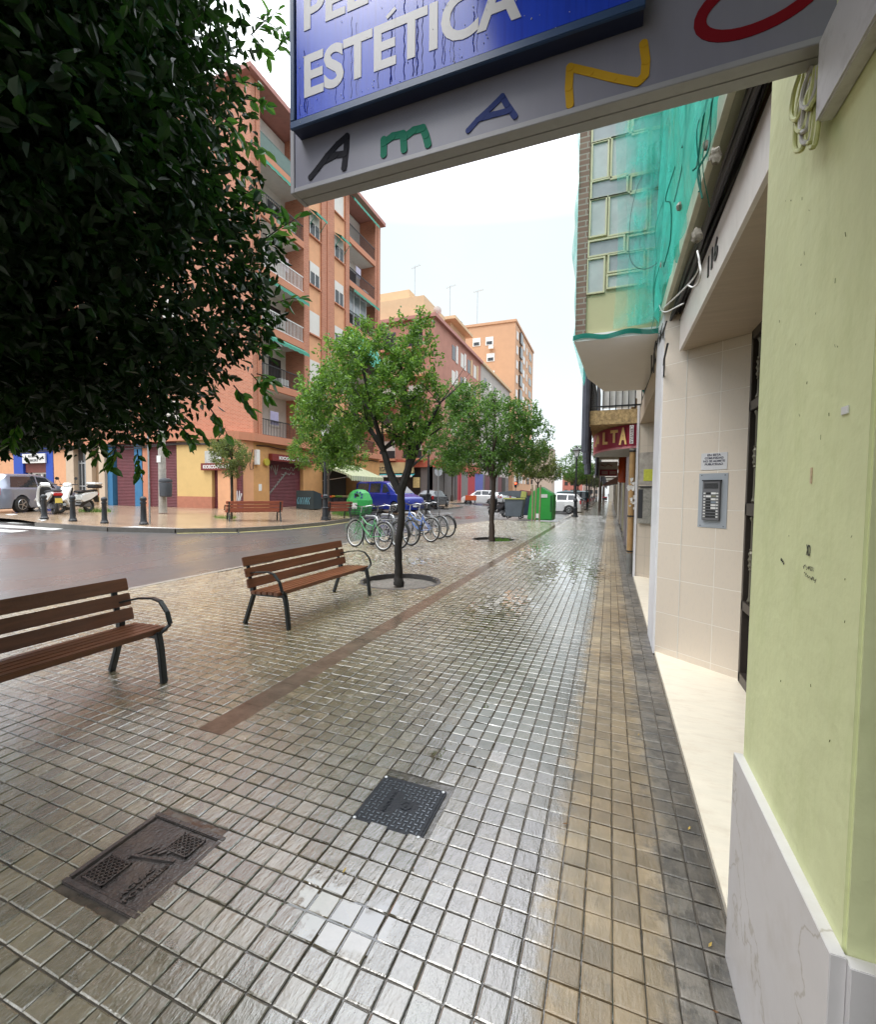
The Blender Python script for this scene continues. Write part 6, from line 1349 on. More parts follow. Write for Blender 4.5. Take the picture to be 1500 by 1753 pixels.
tc = t.nodes['Texture Coordinate']; t.links.new(tc.outputs['Object'], vd.inputs[0]); va = t.nodes.new('ShaderNodeMix'); va.data_type = 'RGBA'; va.inputs[0].default_value = .35; t.links.new(tc.outputs['Object'], va.inputs[6]); t.links.new(vd.outputs['Color'], va.inputs[7]); t.links.new(va.outputs[2], vn.inputs['Vector'])
vr = t.nodes.new('ShaderNodeValToRGB'); vr.color_ramp.elements[0].position = 0; vr.color_ramp.elements[1].position = .012; vr.color_ramp.elements[0].color = (.55, .55, .55, 1); vr.color_ramp.elements[1].color = (0, 0, 0, 1); t.links.new(vn.outputs[0], vr.inputs[0])
vm = t.nodes.new('ShaderNodeMix'); vm.data_type = 'RGBA'; t.links.new(vr.outputs[0], vm.inputs[0]); t.links.new(src, vm.inputs[6]); vm.inputs[7].default_value = (.30, .25, .17, 1); t.links.new(vm.outputs[2], b.inputs['Base Color'])
M_step = mat('cream_limestone_step', (.80, .73, .60), .3, .05, 6, streak=(1, 3, 1), dirt=((.55, .42, .3), .4, 5))
ang = math.atan2(4.45-4.94, 1.08-.45)
M_tile = tilemat('beige_wall_tiles', (.66, .58, .49), .31, .348, ang, .121, -.09)
M_soff = mat('beige_soffit_stone', (.50, .41, .32), .5, .08, 10, streak=(.3, 3, 1), dirt=((.36, .28, .2), .4, 8))
OR = (.6, 1.0, 0)
Rb = thing('entrance_building', 'cream building with tiled recessed entrance, green pillar and netted balcony above the pavement', 'building', OR)
rp = lambda m, n, mt, **k: m.build(n, mt, Rb, org=OR, **k)
# green pillar and its marble plinth
m = MB(); m.box(.447, 1.6, 1.06, 1.76, .72, 4.0); rp(m, 'green_pillar', M_green, bevel=.006)
m = MB(); m.box(.42, .447, 1.042, 1.762, -.02, .735); rp(m, 'marble_plinth', M_marble, bevel=.0015)
m = MB(); m.box(.4475, 1.6, 1.03, 1.06, -.02, .728); rp(m, 'marble_plinth', M_marble, bevel=.0015)
m = MB(); m.box(.449, 1.55, 1.07, 1.75, .0, .72); rp(m, 'pillar_core', M_offwhite)
# narrowed unseen shop recess; wall and ceiling added to shade the pillar's near face
m = MB(); m.box(1.2, 1.6, .91, 1.03, .0, 3.2); rp(m, 'recess_wall', M_gshut)
m = MB(); m.box(.46, 1.6, .91, 1.055, 2.95, 3.2); rp(m, 'recess_shade_ceiling', M_offwhite)
m = MB(); m.box(.45, 1.6, -6, .91, .0, 3.2); rp(m, 'unseen_shade_wall', mat('dark_shade_wall', (.09, .09, .08), .6))
m = MB(); m.box(.5, 4, -6, 5.0, 3.45, 9.5); rp(m, 'upper_wall', mat('upper_cream_wall', (.55, .55, .42), .8, .1, 1.5))
m = MB(); m.box(.7, 4, 5.0, 9.2, 3.45, 9.5); rp(m, 'upper_wall', mat('upper_cream_wall', (.55, .55, .42), .8, .1, 1.5))
# step
m = MB(); m.box(.462, 1.35, 1.765, 4.94, -.02, .028); rp(m, 'entrance_step', M_step, bevel=.002)
# splayed tile wall
A0 = Vector((.452, 4.94)); A1 = Vector((1.09, 4.443)); dd = (A1-A0).normalized(); nn_ = Vector((-dd.y, dd.x))
m = MB(); a = A0+dd*.012; m.prism([(a.x, a.y), (A1.x, A1.y), (A1.x+nn_.x*.3, A1.y+nn_.y*.3), (a.x+nn_.x*.3, a.y+nn_.y*.3)], .0, 3.42); rp(m, 'tile_wall', M_tile)
m = MB(); g0_ = A0+dd*.243-nn_*.003; g1_ = A0+dd*.249-nn_*.003; m.prism([(g0_.x, g0_.y), (g1_.x, g1_.y), (g1_.x+nn_.x*.01, g1_.y+nn_.y*.01), (g0_.x+nn_.x*.01, g0_.y+nn_.y*.01)], .028, 2.97); rp(m, 'grout_bead', mat('white_grout', (.70, .68, .64), .6))
m = MB(); m.box(.446, .475, 4.948, 5.62, .0, 3.42); rp(m, 'white_marble_edge', mat('white_marble_edge', (.82, .83, .88), .3, .05, 4, dirt=((.45, .4, .35), .3, 3)), bevel=.002)
m = MB(); m.box(.476, 1.0, 5.22, 5.60, .0, 3.42); rp(m, 'pillar', M_tile)
# lintel with soffit
m = MB(); m.prism([(.6, 1.77), (1.5, 1.77), (1.5, 4.2), (1.10, 4.428), (.62, 4.795), (.6, 4.79)], 2.965, 3.27); rp(m, 'lintel', M_soff)
m = MB(); m.box(.575, .5995, 1.765, 4.80, 2.962, 3.275); rp(m, 'lintel_face', mat('pale_pink_marble', (.80, .74, .71), .3, .06, 4, streak=(1, 3, 1), dirt=((.5, .42, .36), .3, 5)), bevel=.001)
t_ = text('116', M_black, .15, width=.30, height=.135, ext=.004, off=.004, name='house_number', parent=None, M=FX((0, 0, 0)))
t_.data.transform(Matrix.Rotation(R(180), 4, 'Z') @ Matrix.Identity(4)); p = pX(1220, 448, .572); t_.location = (.5725-OR[0], p[1]-OR[1], 3.135); t_.parent = Rb
# door grille
dg = thing('door_grille', 'black iron entrance door grille with turned balusters', 'door', (1.09, 4.42, .028))
m = MB(); m.box(.03, .06, -1.6, .02, 0, 2.94); m.build('dark_glass', mat('dark_door_glass', (.006, .006, .007), .15, .2), dg)
m = MB(); Mdk = mat('brown_black_iron', (.035, .028, .024), .4, .2, 20)
for z0, z1 in ((0, .09), (.62, .70), (1.42, 1.52), (2.28, 2.36), (2.86, 2.94)): m.box(-.03, .03, -1.6, -.0, z0, z1)
m.box(-.03, .03, -.05, .0, 0, 2.94); m.box(-.03, .03, -.9, -.82, 0, 2.94); m.build('frame', Mdk, dg, bevel=.004)
for k in range(6):
    y_ = -.13-k*.11
    for z0, z1 in ((.70, 1.42), (1.52, 2.28), (2.36, 2.86)):
        h_ = z1-z0; zc_ = (z0+z1)/2; m = MB(); m.lathe([(.011, z0), (.022, z0+.02), (.011, z0+.05), (.010, zc_-.09), (.019, zc_-.085), (.014, zc_-.07), (.024, zc_-.05), (.016, zc_-.025), (.026, zc_), (.016, zc_+.025), (.024, zc_+.05), (.014, zc_+.07), (.019, zc_+.085), (.010, zc_+.09), (.011, z1-.05), (.022, z1-.02), (.011, z1)], (0, y_, 0), n=10); m.build('baluster', mat('bronze_baluster', (.16, .15, .11), .35, .2, metal=.5), dg, smooth=True)
# notice plate and intercom on the splayed wall
def onwall(s_, z, off=.0): p = A0+dd*s_-nn_*off; return (p.x, p.y, z)
WM = lambda s_, z, off=0.: MT(onwall(s_, z, off), (dd.x, dd.y, 0), (0, 0, 1))
def wbox(m, s0, s1, z0, z1, o0, o1):
    q = [A0+dd*s0-nn_*o0, A0+dd*s1-nn_*o0, A0+dd*s1-nn_*o1, A0+dd*s0-nn_*o1]; m.prism([(v.x, v.y) for v in q], z0, z1); return m
pl = thing('notice_plate', 'white engraved notice plate reading EN ESTA COMUNIDAD NO SE ADMITE PUBLICIDAD', 'notice', onwall(.52, 1.91))
OP = onwall(.52, 1.91)
wbox(MB(), .408, .632, 1.84, 1.99, .0, .004).build('plate', mat('silver_white_plate', (.60, .60, .62), .35, .04), pl, org=OP)
for i, s_ in enumerate(('EN ESTA', 'COMUNIDAD', 'NO SE ADMITE', 'PUBLICIDAD')):
    o = text(s_, mat('dark_ink', (.03, .03, .06), .6), .03, width=(.115, .16, .185, .155)[i], height=.019, ext=.0005, off=.0008, M=WM(.52, 1.972-i*.0275, .005)); o.data.transform(Matrix.Translation(-Vector(OP))); o.parent = pl
ic = thing('intercom', 'grey steel intercom panel with speaker slots and white call buttons', 'intercom', onwall(.52, 1.56)); OI = onwall(.52, 1.56)
wbox(MB(), .395, .645, 1.318, 1.808, 0, .004).build('back_plate', mat('satin_steel_plate', (.36, .39, .43), .4, .05, metal=.2), ic, org=OI, bevel=.001)
wbox(MB(), .44, .592, 1.385, 1.738, .004, .028).build('housing', mat('intercom_grey', (.14, .14, .15), .45, .05), ic, org=OI, bevel=.004)
m = MB()
for k in range(8): wbox(m, .457, .577, 1.672+.0062*k, 1.6745+.0062*k, .0281, .030)
m.build('speaker_slots', M_black, ic, org=OI)
for k in range(9):
    z = 1.628-k*.0262
    for s0 in (.455, .565):
        wbox(MB(), s0, s0+.017, z-.006, z+.006, .028, .033).build('call_button', M_white, ic, org=OI, bevel=.001)
    wbox(MB(), .475, .517, z-.008, z+.008, .028, .030).build('name_label', M_black if k not in (1,) else M_white, ic, org=OI)
    wbox(MB(), .519, .560, z-.008, z+.008, .028, .030).build('name_label', (M_white, mat('olive_label', (.2, .2, .14), .5), M_white, mat('greyblue_label', (.2, .24, .28), .5), M_white, M_white, M_black, M_black, M_black)[k], ic, org=OI)
wbox(MB(), .436, .596, 1.738, 1.748, .004, .032).build('rain_cap', M_black, ic, org=OI)
m = MB()
for s_, z in ((.42, 1.79), (.62, 1.79), (.42, 1.335), (.62, 1.335)): wbox(m, s_-.004, s_+.004, z-.004, z+.004, .004, .006)
m.build('screw', M_black, ic, org=OI)
# second recess
m = MB(); m.box(.462, 1.4, 5.65, 9.35, -.02, .026); rp(m, 'second_step', M_step, bevel=.002)
m = MB(); m.prism([(.49, 9.40), (1.2, 8.95), (1.3, 9.2), (.49, 9.7)], 0, 3.3); rp(m, 'second_tile_wall', tilemat('dusty_wall_tiles', (.52, .45, .37), .31, .348, ang, .1, -.09, (.4, .36, .3)))
m = MB(); m.box(.455, .489, 9.38, 9.56, 0, 3.3); rp(m, 'second_white_edge', MATS['white_marble_edge'])
m = MB(); m.box(1.2, 1.4, 5.6, 9.1, 0, 3.3); rp(m, 'second_door', mat('dark_brown_door', (.06, .04, .03), .5))
m = MB(); m.box(.5, 1.4, 5.62, 9.4, 2.95, 3.3); rp(m, 'second_lintel', M_soff)
# electric meter box on second splayed wall
B0 = Vector((.49, 9.40)); B1 = Vector((1.2, 8.95)); bd_ = (B1-B0).normalized(); bn_ = Vector((-bd_.y, bd_.x))
def wb2(m, s0, s1, z0, z1, o0, o1):
    q = [B0+bd_*s0-bn_*o0, B0+bd_*s1-bn_*o0, B0+bd_*s1-bn_*o1, B0+bd_*s0-bn_*o1]; m.prism([(v.x, v.y) for v in q], z0, z1); return m
eb = thing('meter_box', 'battered grey meter box with torn posters in the second recess', 'meter box', (.6, 9.3, 1.3)); OE = (.6, 9.3, 1.3)
wb2(MB(), .05, .62, 1.05, 1.72, 0, .05).build('door', mat('dirty_grey_metal', (.26, .25, .22), .7, .3, 8, dirt=((.05, .05, .05), .9, 14)), eb, org=OE, bevel=.004)
wb2(MB(), .05, .14, 1.15, 1.70, .051, .056).build('broken_edge', M_black, eb, org=OE)
wb2(MB(), .05, .62, 1.735, 1.76, 0, .06).build('top_gap', M_black, eb, org=OE)
wb2(MB(), .02, .60, 1.80, 2.4, 0, .006).build('smeared_poster', mat('smeared_paper', (.36, .33, .29), .8, .25, 6, dirt=((.15, .14, .13), .6, 8)), eb, org=OE)
wb2(MB(), .12, .34, 1.86, 2.08, .007, .010).build('yellow_sticker', mat('yellow_green_sticker', (.48, .50, .05), .6, .15, 20), eb, org=OE)
wb2(MB(), .36, .66, 2.58, 2.76, .0, .010).build('notice', mat('faded_notice', (.40, .40, .38), .6, .4, 30), eb, org=OE)
# downpipe
dp = thing('downpipe', 'ochre drainpipe with torn stickers strapped to the wall edge', 'pipe', (.40, 9.75, 0))
MB().tube([(0, 0, .42), (0, 0, 3.5)], .055, 14).build('pipe', mat('ochre_pipe_paint', (.36, .22, .09), .6, .2, 5, dirt=((.18, .12, .07), .5, 8), bump=.2), dp, smooth=True)
MB().tube([(0, 0, 0), (0, 0, .42)], .062, 14).build('lower_pipe', mat('grey_pipe', (.16, .16, .15), .6, .2, 5), dp, smooth=True)
m = MB()
for z_ in (.44, 1.15, 2.45, 3.1): m.tube([(0, 0, z_), (0, 0, z_+.03)], .066, 14)
m.build('strap', M_black, dp, smooth=True)
MB().tube([(0, 0, 2.62), (0, 0, 2.80)], .0575, 14).build('yellow_tape', mat('yellow_tape', (.62, .38, .03), .5), dp, smooth=True)
MB().tube([(0, 0, 2.46), (0, 0, 2.60)], .0575, 14).build('paper_tape', M_white, dp, smooth=True)
m = MB(); rg = random.Random(6)
for k in range(16):
    z_ = 1.2+rg.random()*.75; a = rg.uniform(3.2, 5.6); c_, s_ = math.cos(a)*.06, math.sin(a)*.06; w_ = rg.uniform(.02, .05); h_ = rg.uniform(.03, .10)
    m.quad((c_-w_*.5, s_+w_*.2, z_), (c_+w_*.7, s_-w_*.1, z_+rg.uniform(-.02, .02)), (c_*1.3+w_, s_*1.2, z_+h_), (c_-w_, s_*1.1, z_+h_*.8))
m.build('torn_paper', M_white, dp)
# ------------------------------------------------------------------ balcony slab, bay and green debris net
M_bal = mat('balcony_underside', (.40, .42, .33), .85, .15, 1.5, bump=.3, dirt=((.16, .18, .13), .6, 3))
m = MB(); m.box(.474, .72, 1.2, 5.15, 3.40, 3.52); m.box(-.6, .72, -6, 1.2, 3.80, 3.95); rp(m, 'balcony_slab', M_bal)  # second box: unseen slab overhead, added to shade the sign
m = MB(); m.box(.440, .4735, 1.2, 5.16, 3.395, 3.535); rp(m, 'slab_edge', mat('pale_slab_edge', (.62, .62, .50), .8, .08, 4, dirt=((.3, .3, .22), .4, 6)))
m = MB(); m.box(.60, .72, 1.2, 5.15, 3.27, 3.40); rp(m, 'brown_beam', mat('brown_timber', (.16, .08, .04), .8, .3, 6))
# projecting bay
YF = 5.5
def by_(px_, py_): return pY(px_, py_, YF)
bay = thing('bay_window', 'glazed cream bay with brick edge projecting over the pavement behind green net', 'bay window', (-.1, YF, 3.38)); OB = (-.1, YF, 3.38)
bp_ = lambda m, n, mt, par=bay, **k: m.build(n, mt, par, org=OB, **k)
M_baycream = mat('bay_cream_frame', (.56, .54, .36), .6, .06, 4, dirt=((.38, .36, .24), .4, 6))
xl_, xr_ = -.43, .62; xb = -.315
M_baybrick = brickmat('brown_grey_brick', (.20, .12, .09), (.26, .17, .13), (.33, .30, .26), bw=.24, bh=.062, ms=.008)
m = MB(); m.prism([(xl_, YF), (xb, YF), (xb, YF+.12), (xl_+.02, YF+.12)], 3.45, 8.5); bp_(m, 'brick_edge', M_baybrick)
m = MB(); m.prism([(xl_+.001, YF+.12), (.62, YF+.12), (.62, 8.3), (-.15, 8.25), (-.36, 7.2)], 3.42, 8.5); bp_(m, 'bay_body', M_baybrick)
m = MB(); m.box(xb, xr_, YF+.022, YF+.12, 3.45, 3.90); bp_(m, 'lower_panel', mat('bay_lower_panel', (.50, .47, .28), .75, .06, 3, dirt=((.34, .32, .2), .4, 3)))
m = MB(); m.prism([(xl_-.01, YF-.02), (.62, YF-.02), (.62, 8.38), (-.14, 8.29), (-.37, 7.26), (-.395, 6.58)], 3.375, 3.45); bp_(m, 'white_soffit', mat('soffit_white', (.86, .84, .84), .8, .03, 2))
# frame grid : cells taken on the face, z from 4.03 up
cells = []
cz = lambda a, b: pY(940+a/2.922, 100+b/2.922, YF)
for (x0, y0, x1, y1) in ((196, 1012, 272, 1160), (296, 1078, 470, 1130), (302, 975, 472, 1050), (500, 960, 600, 1115), (203, 908, 372, 972), (400, 878, 600, 945), (210, 712, 282, 875), (305, 682, 487, 858), (512, 655, 600, 825), (216, 605, 387, 682), (416, 575, 600, 648), (220, 428, 293, 590), (318, 385, 492, 570), (516, 350, 600, 540), (222, 318, 393, 392), (425, 285, 600, 350)):
    xm0, xm1 = cz(x0, (y0+y1)/2)[0], cz(x1, (y0+y1)/2)[0]; h_ = 8 if y1-y0 > 100 else 3
    zt = cz((x0+x1)/2, y0-h_)[2]; zb_ = cz((x0+x1)/2, y1+h_)[2]
    cells.append((xm0, xm1, zb_, zt))
zmax = max(c[3] for c in cells)+.05
zz = zmax
dz_ = 4.6-3.6
for c in list(cells):
    if c[2] > 4.7: cells.append((c[0], c[1], c[2]+1.95, c[3]+1.95))
m = MB()
# frame slab with recessed panes laid in front of a cream sheet
m.box(xb, xr_, YF+.03, YF+.12, 3.901, 8.5); bp_(m, 'frame_sheet', M_baycream)
for c in cells:
    x0, x1, z0, z1 = c; x1 = min(x1, xr_-.03)
    g = bp_(MB().box(x0, x1, YF+.018, YF+.032, z0, z1), 'pane', M_pane if (int(z0*10)) % 3 else mat('milky_window', (.42, .46, .46), .2, .15, 3, spec=.7, dirt=((.25, .28, .27), .5, 2)))
    m = MB(); w_ = .018
    m.box(x0-w_, x0, YF, YF+.03, z0-w_, z1+w_).box(x1, x1+w_, YF, YF+.03, z0-w_, z1+w_).box(x0, x1, YF, YF+.03, z1, z1+w_).box(x0, x1, YF, YF+.03, z0-w_, z0); m.build('frame', M_baycream, g, org=OB)
# green debris net
M_net = sheetmat('turquoise_debris_net', (.10, .74, .64), .52); M_net2 = sheetmat('thin_turquoise_net', (.18, .80, .72), .24); M_netd = sheetmat('folded_net_hem', (.01, .24, .19), .92)
def sheet(name, fn, nu, nv, mt, par, org):
    V = [fn(i/nu, j/nv) for j in range(nv+1) for i in range(nu+1)]; F = [(j*(nu+1)+i, j*(nu+1)+i+1, (j+1)*(nu+1)+i+1, (j+1)*(nu+1)+i) for j in range(nv) for i in range(nu)]
    m = MB(); m.add(V, F); return m.build(name, mt, par, smooth=True, org=org)
net = thing('debris_net', 'turquoise debris net draped over the bay and the crumbling balcony', 'net', (.4, 4.5, 3.4)); ON = (.4, 4.5, 3.4)
W_ = lambda u, v, a, s: a*math.sin(u*s+v*3)*math.sin(v*s*.7+u*5)
sheet('street_side_net', lambda u, v: (.40+W_(u, v, .03, 17)+.02*math.sin(u*41)-.05*math.sin(u*3.14)*v, 1.6+3.85*u, 3.42+3.2*v+W_(u, v, .02, 9)), 60, 40, M_net, net, ON)
sheet('second_net_layer', lambda u, v: (.46+W_(u, v, .04, 23)+.025*math.sin(u*29+1), 2.2+3.1*u, 3.40+2.4*v), 50, 30, M_net, net, ON)
for k_, (xs_, of_) in enumerate(((-.02, .05), (.10, .07), (.19, .09))): sheet('bay_front_net', lambda u, v: (xs_+.03*math.sin(v*7+k_)+(.44-xs_)*u, YF-of_-.05*math.sin(u*3.1)+W_(u, v, .02, 15+k_*3), 3.46+3.6*v), 20, 40, M_net2, net, ON)
sheet('corner_net', lambda u, v: (.24+.20*u, YF-.14-.2*u+W_(u, v, .03, 19), 3.44+3.6*v), 20, 40, M_net2, net, ON)
sheet('bay_side_net', lambda u, v: (-.455+.02*math.sin(v*19)+.012*math.sin(v*51), YF-.03+2.4*u, 3.40+4.5*v), 16, 60, M_net, net, ON)
sheet('bay_bottom_hem', lambda u, v: (-.45+.98*u, YF-.035, 3.385+.055*v+.018*math.sin(u*13)), 40, 4, M_netd, net, ON)
m = MB(); rg = random.Random(31)
for k in range(14):   # gathered folds and strings
    y_ = 1.9+rg.random()*3.4; z_ = 3.5+rg.random()*1.3; pts = [(.385+rg.uniform(-.03, .03), y_, z_)]
    for j in range(4): pts.append((.385+rg.uniform(-.04, .04), pts[-1][1]+rg.uniform(-.1, .2), pts[-1][2]-rg.uniform(.05, .25)))
    MB().tube(cat_(pts), rg.choice((.002, .003, .005)), 5).build('net_fold', M_netd, net, org=ON)
m = MB()
for (px_, py_), r_ in (((1238, 265), .024), ((1222, 246), .017), ((1204, 402), .026), ((1140, 452), .022), ((1172, 352), .02)):
    q = pX(px_, py_, .43); V = []
    for i in range(7):
        a_ = math.pi*i/6
        for k in range(10):
            b_ = 2*math.pi*k/10; rr = r_*(1+rg.uniform(-.3, .35)); V.append((q[0]-.03+rr*math.sin(a_)*math.cos(b_), q[1]+rr*math.sin(a_)*math.sin(b_), q[2]+1.3*rr*math.cos(a_)))
    m = MB(); m.add(V, [(i*10+k, i*10+(k+1) % 10, (i+1)*10+(k+1) % 10, (i+1)*10+k) for i in range(6) for k in range(10)])
    m.build('knotted_bunch', mat('dirty_rope_white', (.30, .28, .24), .9, .4, 60, bump=1, bscale=40), net, org=ON, smooth=True)
# cables
cb = thing('cable_bundle', 'black cable bundle running along the wall above the entrance', 'cables', (.56, 3.2, 3.33)); OCb = (.56, 3.2, 3.33)
rg = random.Random(17); m = MB()
for k in range(16):
    x0, z0 = .545+rg.uniform(-.035, .03), 3.335+rg.uniform(-.05, .055); ph = rg.uniform(0, 6)
    m.tube([(x0+.012*math.sin(y_*3+ph), y_, z0+.02*math.sin(y_*2.1+ph*2)) for y_ in np.arange(1.5, 9.6, .25)], rg.choice((.007, .009, .013)), 6)
m.build('black_cables', M_black, cb, smooth=True, org=OCb)
m = MB(); 
for pts in (((1130, 532), (1150, 515), (1178, 488), (1192, 470), (1198, 452), (1194, 430)), ((1178, 488), (1186, 492), (1196, 484), (1200, 465), (1197, 448)), ((1128, 520), (1133, 532), (1142, 534), (1158, 526), (1170, 520))):
    m.tube(cat_([pX(x, y, .425) for x, y in pts]), .005, 6)
m.build('white_cable', M_white, cb, smooth=True, org=OCb)
m = MB(); m.tube(cat_([pY(x, y, 5.2) for x, y in ((1101, 300), (1090, 325), (1080, 370), (1077, 420), (1080, 445), (1090, 458), (1104, 461), (1118, 456), (1130, 446))]), .003, 6)
m.build('hanging_wire', M_black, cb, smooth=True, org=OCb)
m = MB()
for k in range(14): 
    q = pX(1118+rg.uniform(0, 26), 545+rg.uniform(-8, 45), .45); m.tube([(q[0], q[1], q[2]), (q[0]-.01, q[1]+.15, q[2]-rg.uniform(.02, .12)), (q[0]+.02, q[1]+.5, q[2]-rg.uniform(.05, .25))], .008, 5)
m.build('cable_tangle', M_black, cb, smooth=True, org=OCb)
# coiled painted cables on the green pillar
cc_ = thing('coiled_cables', 'coiled green painted cables hanging under the sign on the green pillar', 'cables', pX(1385, 190, .43)); q = pX(1385, 190, .43); rg = random.Random(5)
Mcc = mat('painted_cable', (.46, .47, .18), .6, .2, 12); m = MB(); m2 = MB()
for k in range(9):
    x_ = 1385+rg.uniform(-14, 16); top = 120+rg.uniform(-10, 20); bot = 185+rg.uniform(0, 75); w1 = rg.uniform(5, 11)
    pts = [pX(x_-w1*.3+5, top, .425), pX(x_-w1-2, (top+bot)/2, .415), pX(x_-w1-6, bot-8, .41), pX(x_-w1*.3-6, bot, .405), pX(x_+w1*.4-5, bot-10, .41), pX(x_+w1-2, (top+bot)/2, .42), pX(x_+w1*.6+5, top, .425)]
    (m if k % 3 else m2).tube(cat_(pts), .0055, 6)
m.build('green_coil', Mcc, cc_, smooth=True, org=q); m2.build('grey_coil', mat('grey_cable', (.40, .38, .34), .6), cc_, smooth=True, org=q)
# pencilled writing and marks on the green wall
m = text('XD', M_black, .02, width=.022, height=.026, ext=.0004, name='scribble', M=MT(pX(1384, 942, .4455), (0, -1, 0), (0, 0, 1))); m.data.transform(Matrix.Translation(-Vector(OR))); m.parent = Rb
rg = random.Random(44); m = MB()
for (xa_, ya_, xb_, yb_) in ((1375, 970, 1394, 975), (1377, 983, 1398, 995), (1337, 958, 1343, 965)):
    n_ = 16
    for k in range(n_):
        u = k/n_; a_ = pX(xa_+(xb_-xa_)*u, ya_+(yb_-ya_)*u+rg.uniform(-4, 4), .4457); b_ = pX(xa_+(xb_-xa_)*(u+.05), ya_+(yb_-ya_)*u+rg.uniform(-4, 4), .4457); m.tube([a_, b_], .0006, 4)
m.build('pencil_scribble', M_black, Rb, org=OR)
m = MB()
for k in range(24):
    a_ = pX(1330+rg.random()*130, 330+rg.random()*950, .4465); l_ = rg.uniform(.002, .011); m.tube([a_, (a_[0], a_[1]+rg.uniform(-.004, .004), a_[2]+l_)], rg.choice((.0004, .0006, .0009)), 4)
m.build('scratch_mark', mat('olive_scratch', (.20, .22, .08), .8, .3), Rb, org=OR)
m = MB(); a_ = pX(1453, 702, .4455); m.box(.444, .4465, a_[1], a_[1]+.028, a_[2]-.006, a_[2]+.010); m.xf(Matrix.Identity(4)); m.build('paper_scrap', M_white, Rb, org=OR)
m = MB(); a_ = pX(1389, 815, .4455); m.box(.4448, .4468, a_[1]-.004, a_[1]+.004, a_[2]-.018, a_[2]+.02); m.build('rust_stain', mat('peeled_paint', (.6, .45, .3), .8, .3, 60), Rb, org=OR)

# ------------------------------------------------------------------ projecting shop sign
YS = 1.3; OS = (.447, YS, 2.62)
sg = thing('projecting_sign', 'big grey projecting sign with coloured hand drawn letters and a blue ESTÉTICA light box', 'shop sign', OS)
spp = lambda m, n, mt, par=sg, **k: m.build(n, mt, par, org=OS, **k)
M_board = mat('grey_white_acrylic', (.23, .23, .30), .4, .05, 4, streak=(3, 3, .4), dirt=((.25, .25, .3), .4, 6))
M_alu = mat('sign_frame_grey', (.36, .36, .40), .45, .06, 6, dirt=((.2, .2, .2), .4, 12))
m = MB(); m.box(-1.03, .446, YS, YS+.12, 2.635, 3.32); m.v = [(x, y, z if not (z > 3 and x < 0) else 2.985) for x, y, z in m.v]; 
m = MB(); m.box(-1.045, .447, YS, YS+.07, 2.662, 2.99); m.box(-.0, .447, YS+.001, YS+.069, 2.99, 3.6); spp(m, 'board', M_board)
m = MB(); m.box(-1.062, -1.0455, YS-.005, YS+.075, 2.645, 2.995); m.box(-1.0455, .447, YS-.005, YS+.032, 2.645, 2.6615); m.box(-1.0455, .447, YS+.036, YS+.075, 2.647, 2.6615); spp(m, 'aluminium_frame', M_alu, bevel=.0015)
# blue light box in front of it
bb_ = spp(MB().box(-1.018, .047, YS-.045, YS-.001, 2.815, 3.75), 'blue_light_box', mat('dark_blue_casing', (.008, .014, .05), .4, .1))
M_blue = mat('bright_blue_acrylic', (.016, .06, .58), .16, .08, 3, streak=(14, 1, .5), dirt=((.008, .02, .30), .7, 5), spec=.6)
m = MB(); m.box(-.998, .03, YS-.049, YS-.0451, 2.842, 3.73); m.build('blue_face', M_blue, bb_, org=OS)
m = MB(); m.box(-1.021, .05, YS-.056, YS-.0445, 2.812, 2.836).box(-1.021, -1.003, YS-.056, YS-.0445, 2.837, 3.75).box(.033, .05, YS-.056, YS-.0445, 2.837, 3.75); m.build('frame_profile', mat('blue_grey_profile', (.03, .07, .17), .35, .1), bb_, org=OS, bevel=.002)
yl_ = YS-.050
def sgtext(s_, mt, x0, x1, z0, z1, par, y_, **k):
    o = text(s_, mt, .2, width=x1-x0, height=z1-z0, ext=.0008, M=FY(((x0+x1)/2, y_, (z0+z1)/2)), **k); o.data.transform(Matrix.Translation(-Vector(OS))); o.parent = par; return o
M_let = mat('letter_grey_white', (.52, .52, .55), .4, .05)
def le(px_, py_): return pY(px_, py_, yl_)
M_drop = mat('water_drop', (.7, .75, .85), .05, .05, spec=1)
E0 = le(521, 170); E1 = le(519, 99); E2 = le(898, 8); 
zb1 = E0[2]; zt1 = le(520, 97)[2]
sgtext('ESTETICA', M_let, E0[0], le(893, 22)[0], zb1, zt1, bb_, yl_, off=.006, name='word_estetica')
a_ = le(669, 60); m = MB(); w0 = E0[0]+(le(893, 22)[0]-E0[0])*.425
m.bar((w0, yl_, zt1+.010), (w0+.03, yl_, zt1+.028), .011, .002, (0, -1, 0)); m.build('accent', M_let, bb_, org=OS)
sgtext('PELUQUERIA', M_let, E0[0], E0[0]+.93, zt1+.055, zt1+.055+(zt1-zb1), bb_, yl_, off=.006, name='word_peluqueria')
m = MB(); rg = random.Random(3)
for k in range(90):
    x_, z_ = rg.uniform(-.99, -.1), 2.82+abs(rg.gauss(0, .15)); r_ = rg.uniform(.0008, .0022); m.lathe([(.0, -r_*1.3), (r_, 0), (.0, r_*1.2)], (x_, YS-.0505 if z_ > 2.84 else YS-.057, z_), n=6)
m.build('rain_drops', M_drop, bb_, smooth=True, org=OS)
m = MB()
for k in range(26):
    x_ = rg.uniform(-.99, -.35); z1_ = rg.uniform(2.88, 3.1); pts = [(x_+.002*math.sin(j*1.7+k), YS-.0492, z1_-j*.012) for j in range(int((z1_-2.845)/.012)+1)]; 
    if len(pts) > 1: MB().tube(pts, rg.choice((.0007, .001, .0016)), 5).build('water_trail', mat('wet_dark_blue', (.005, .02, .25), .08, .1), bb_, org=OS)
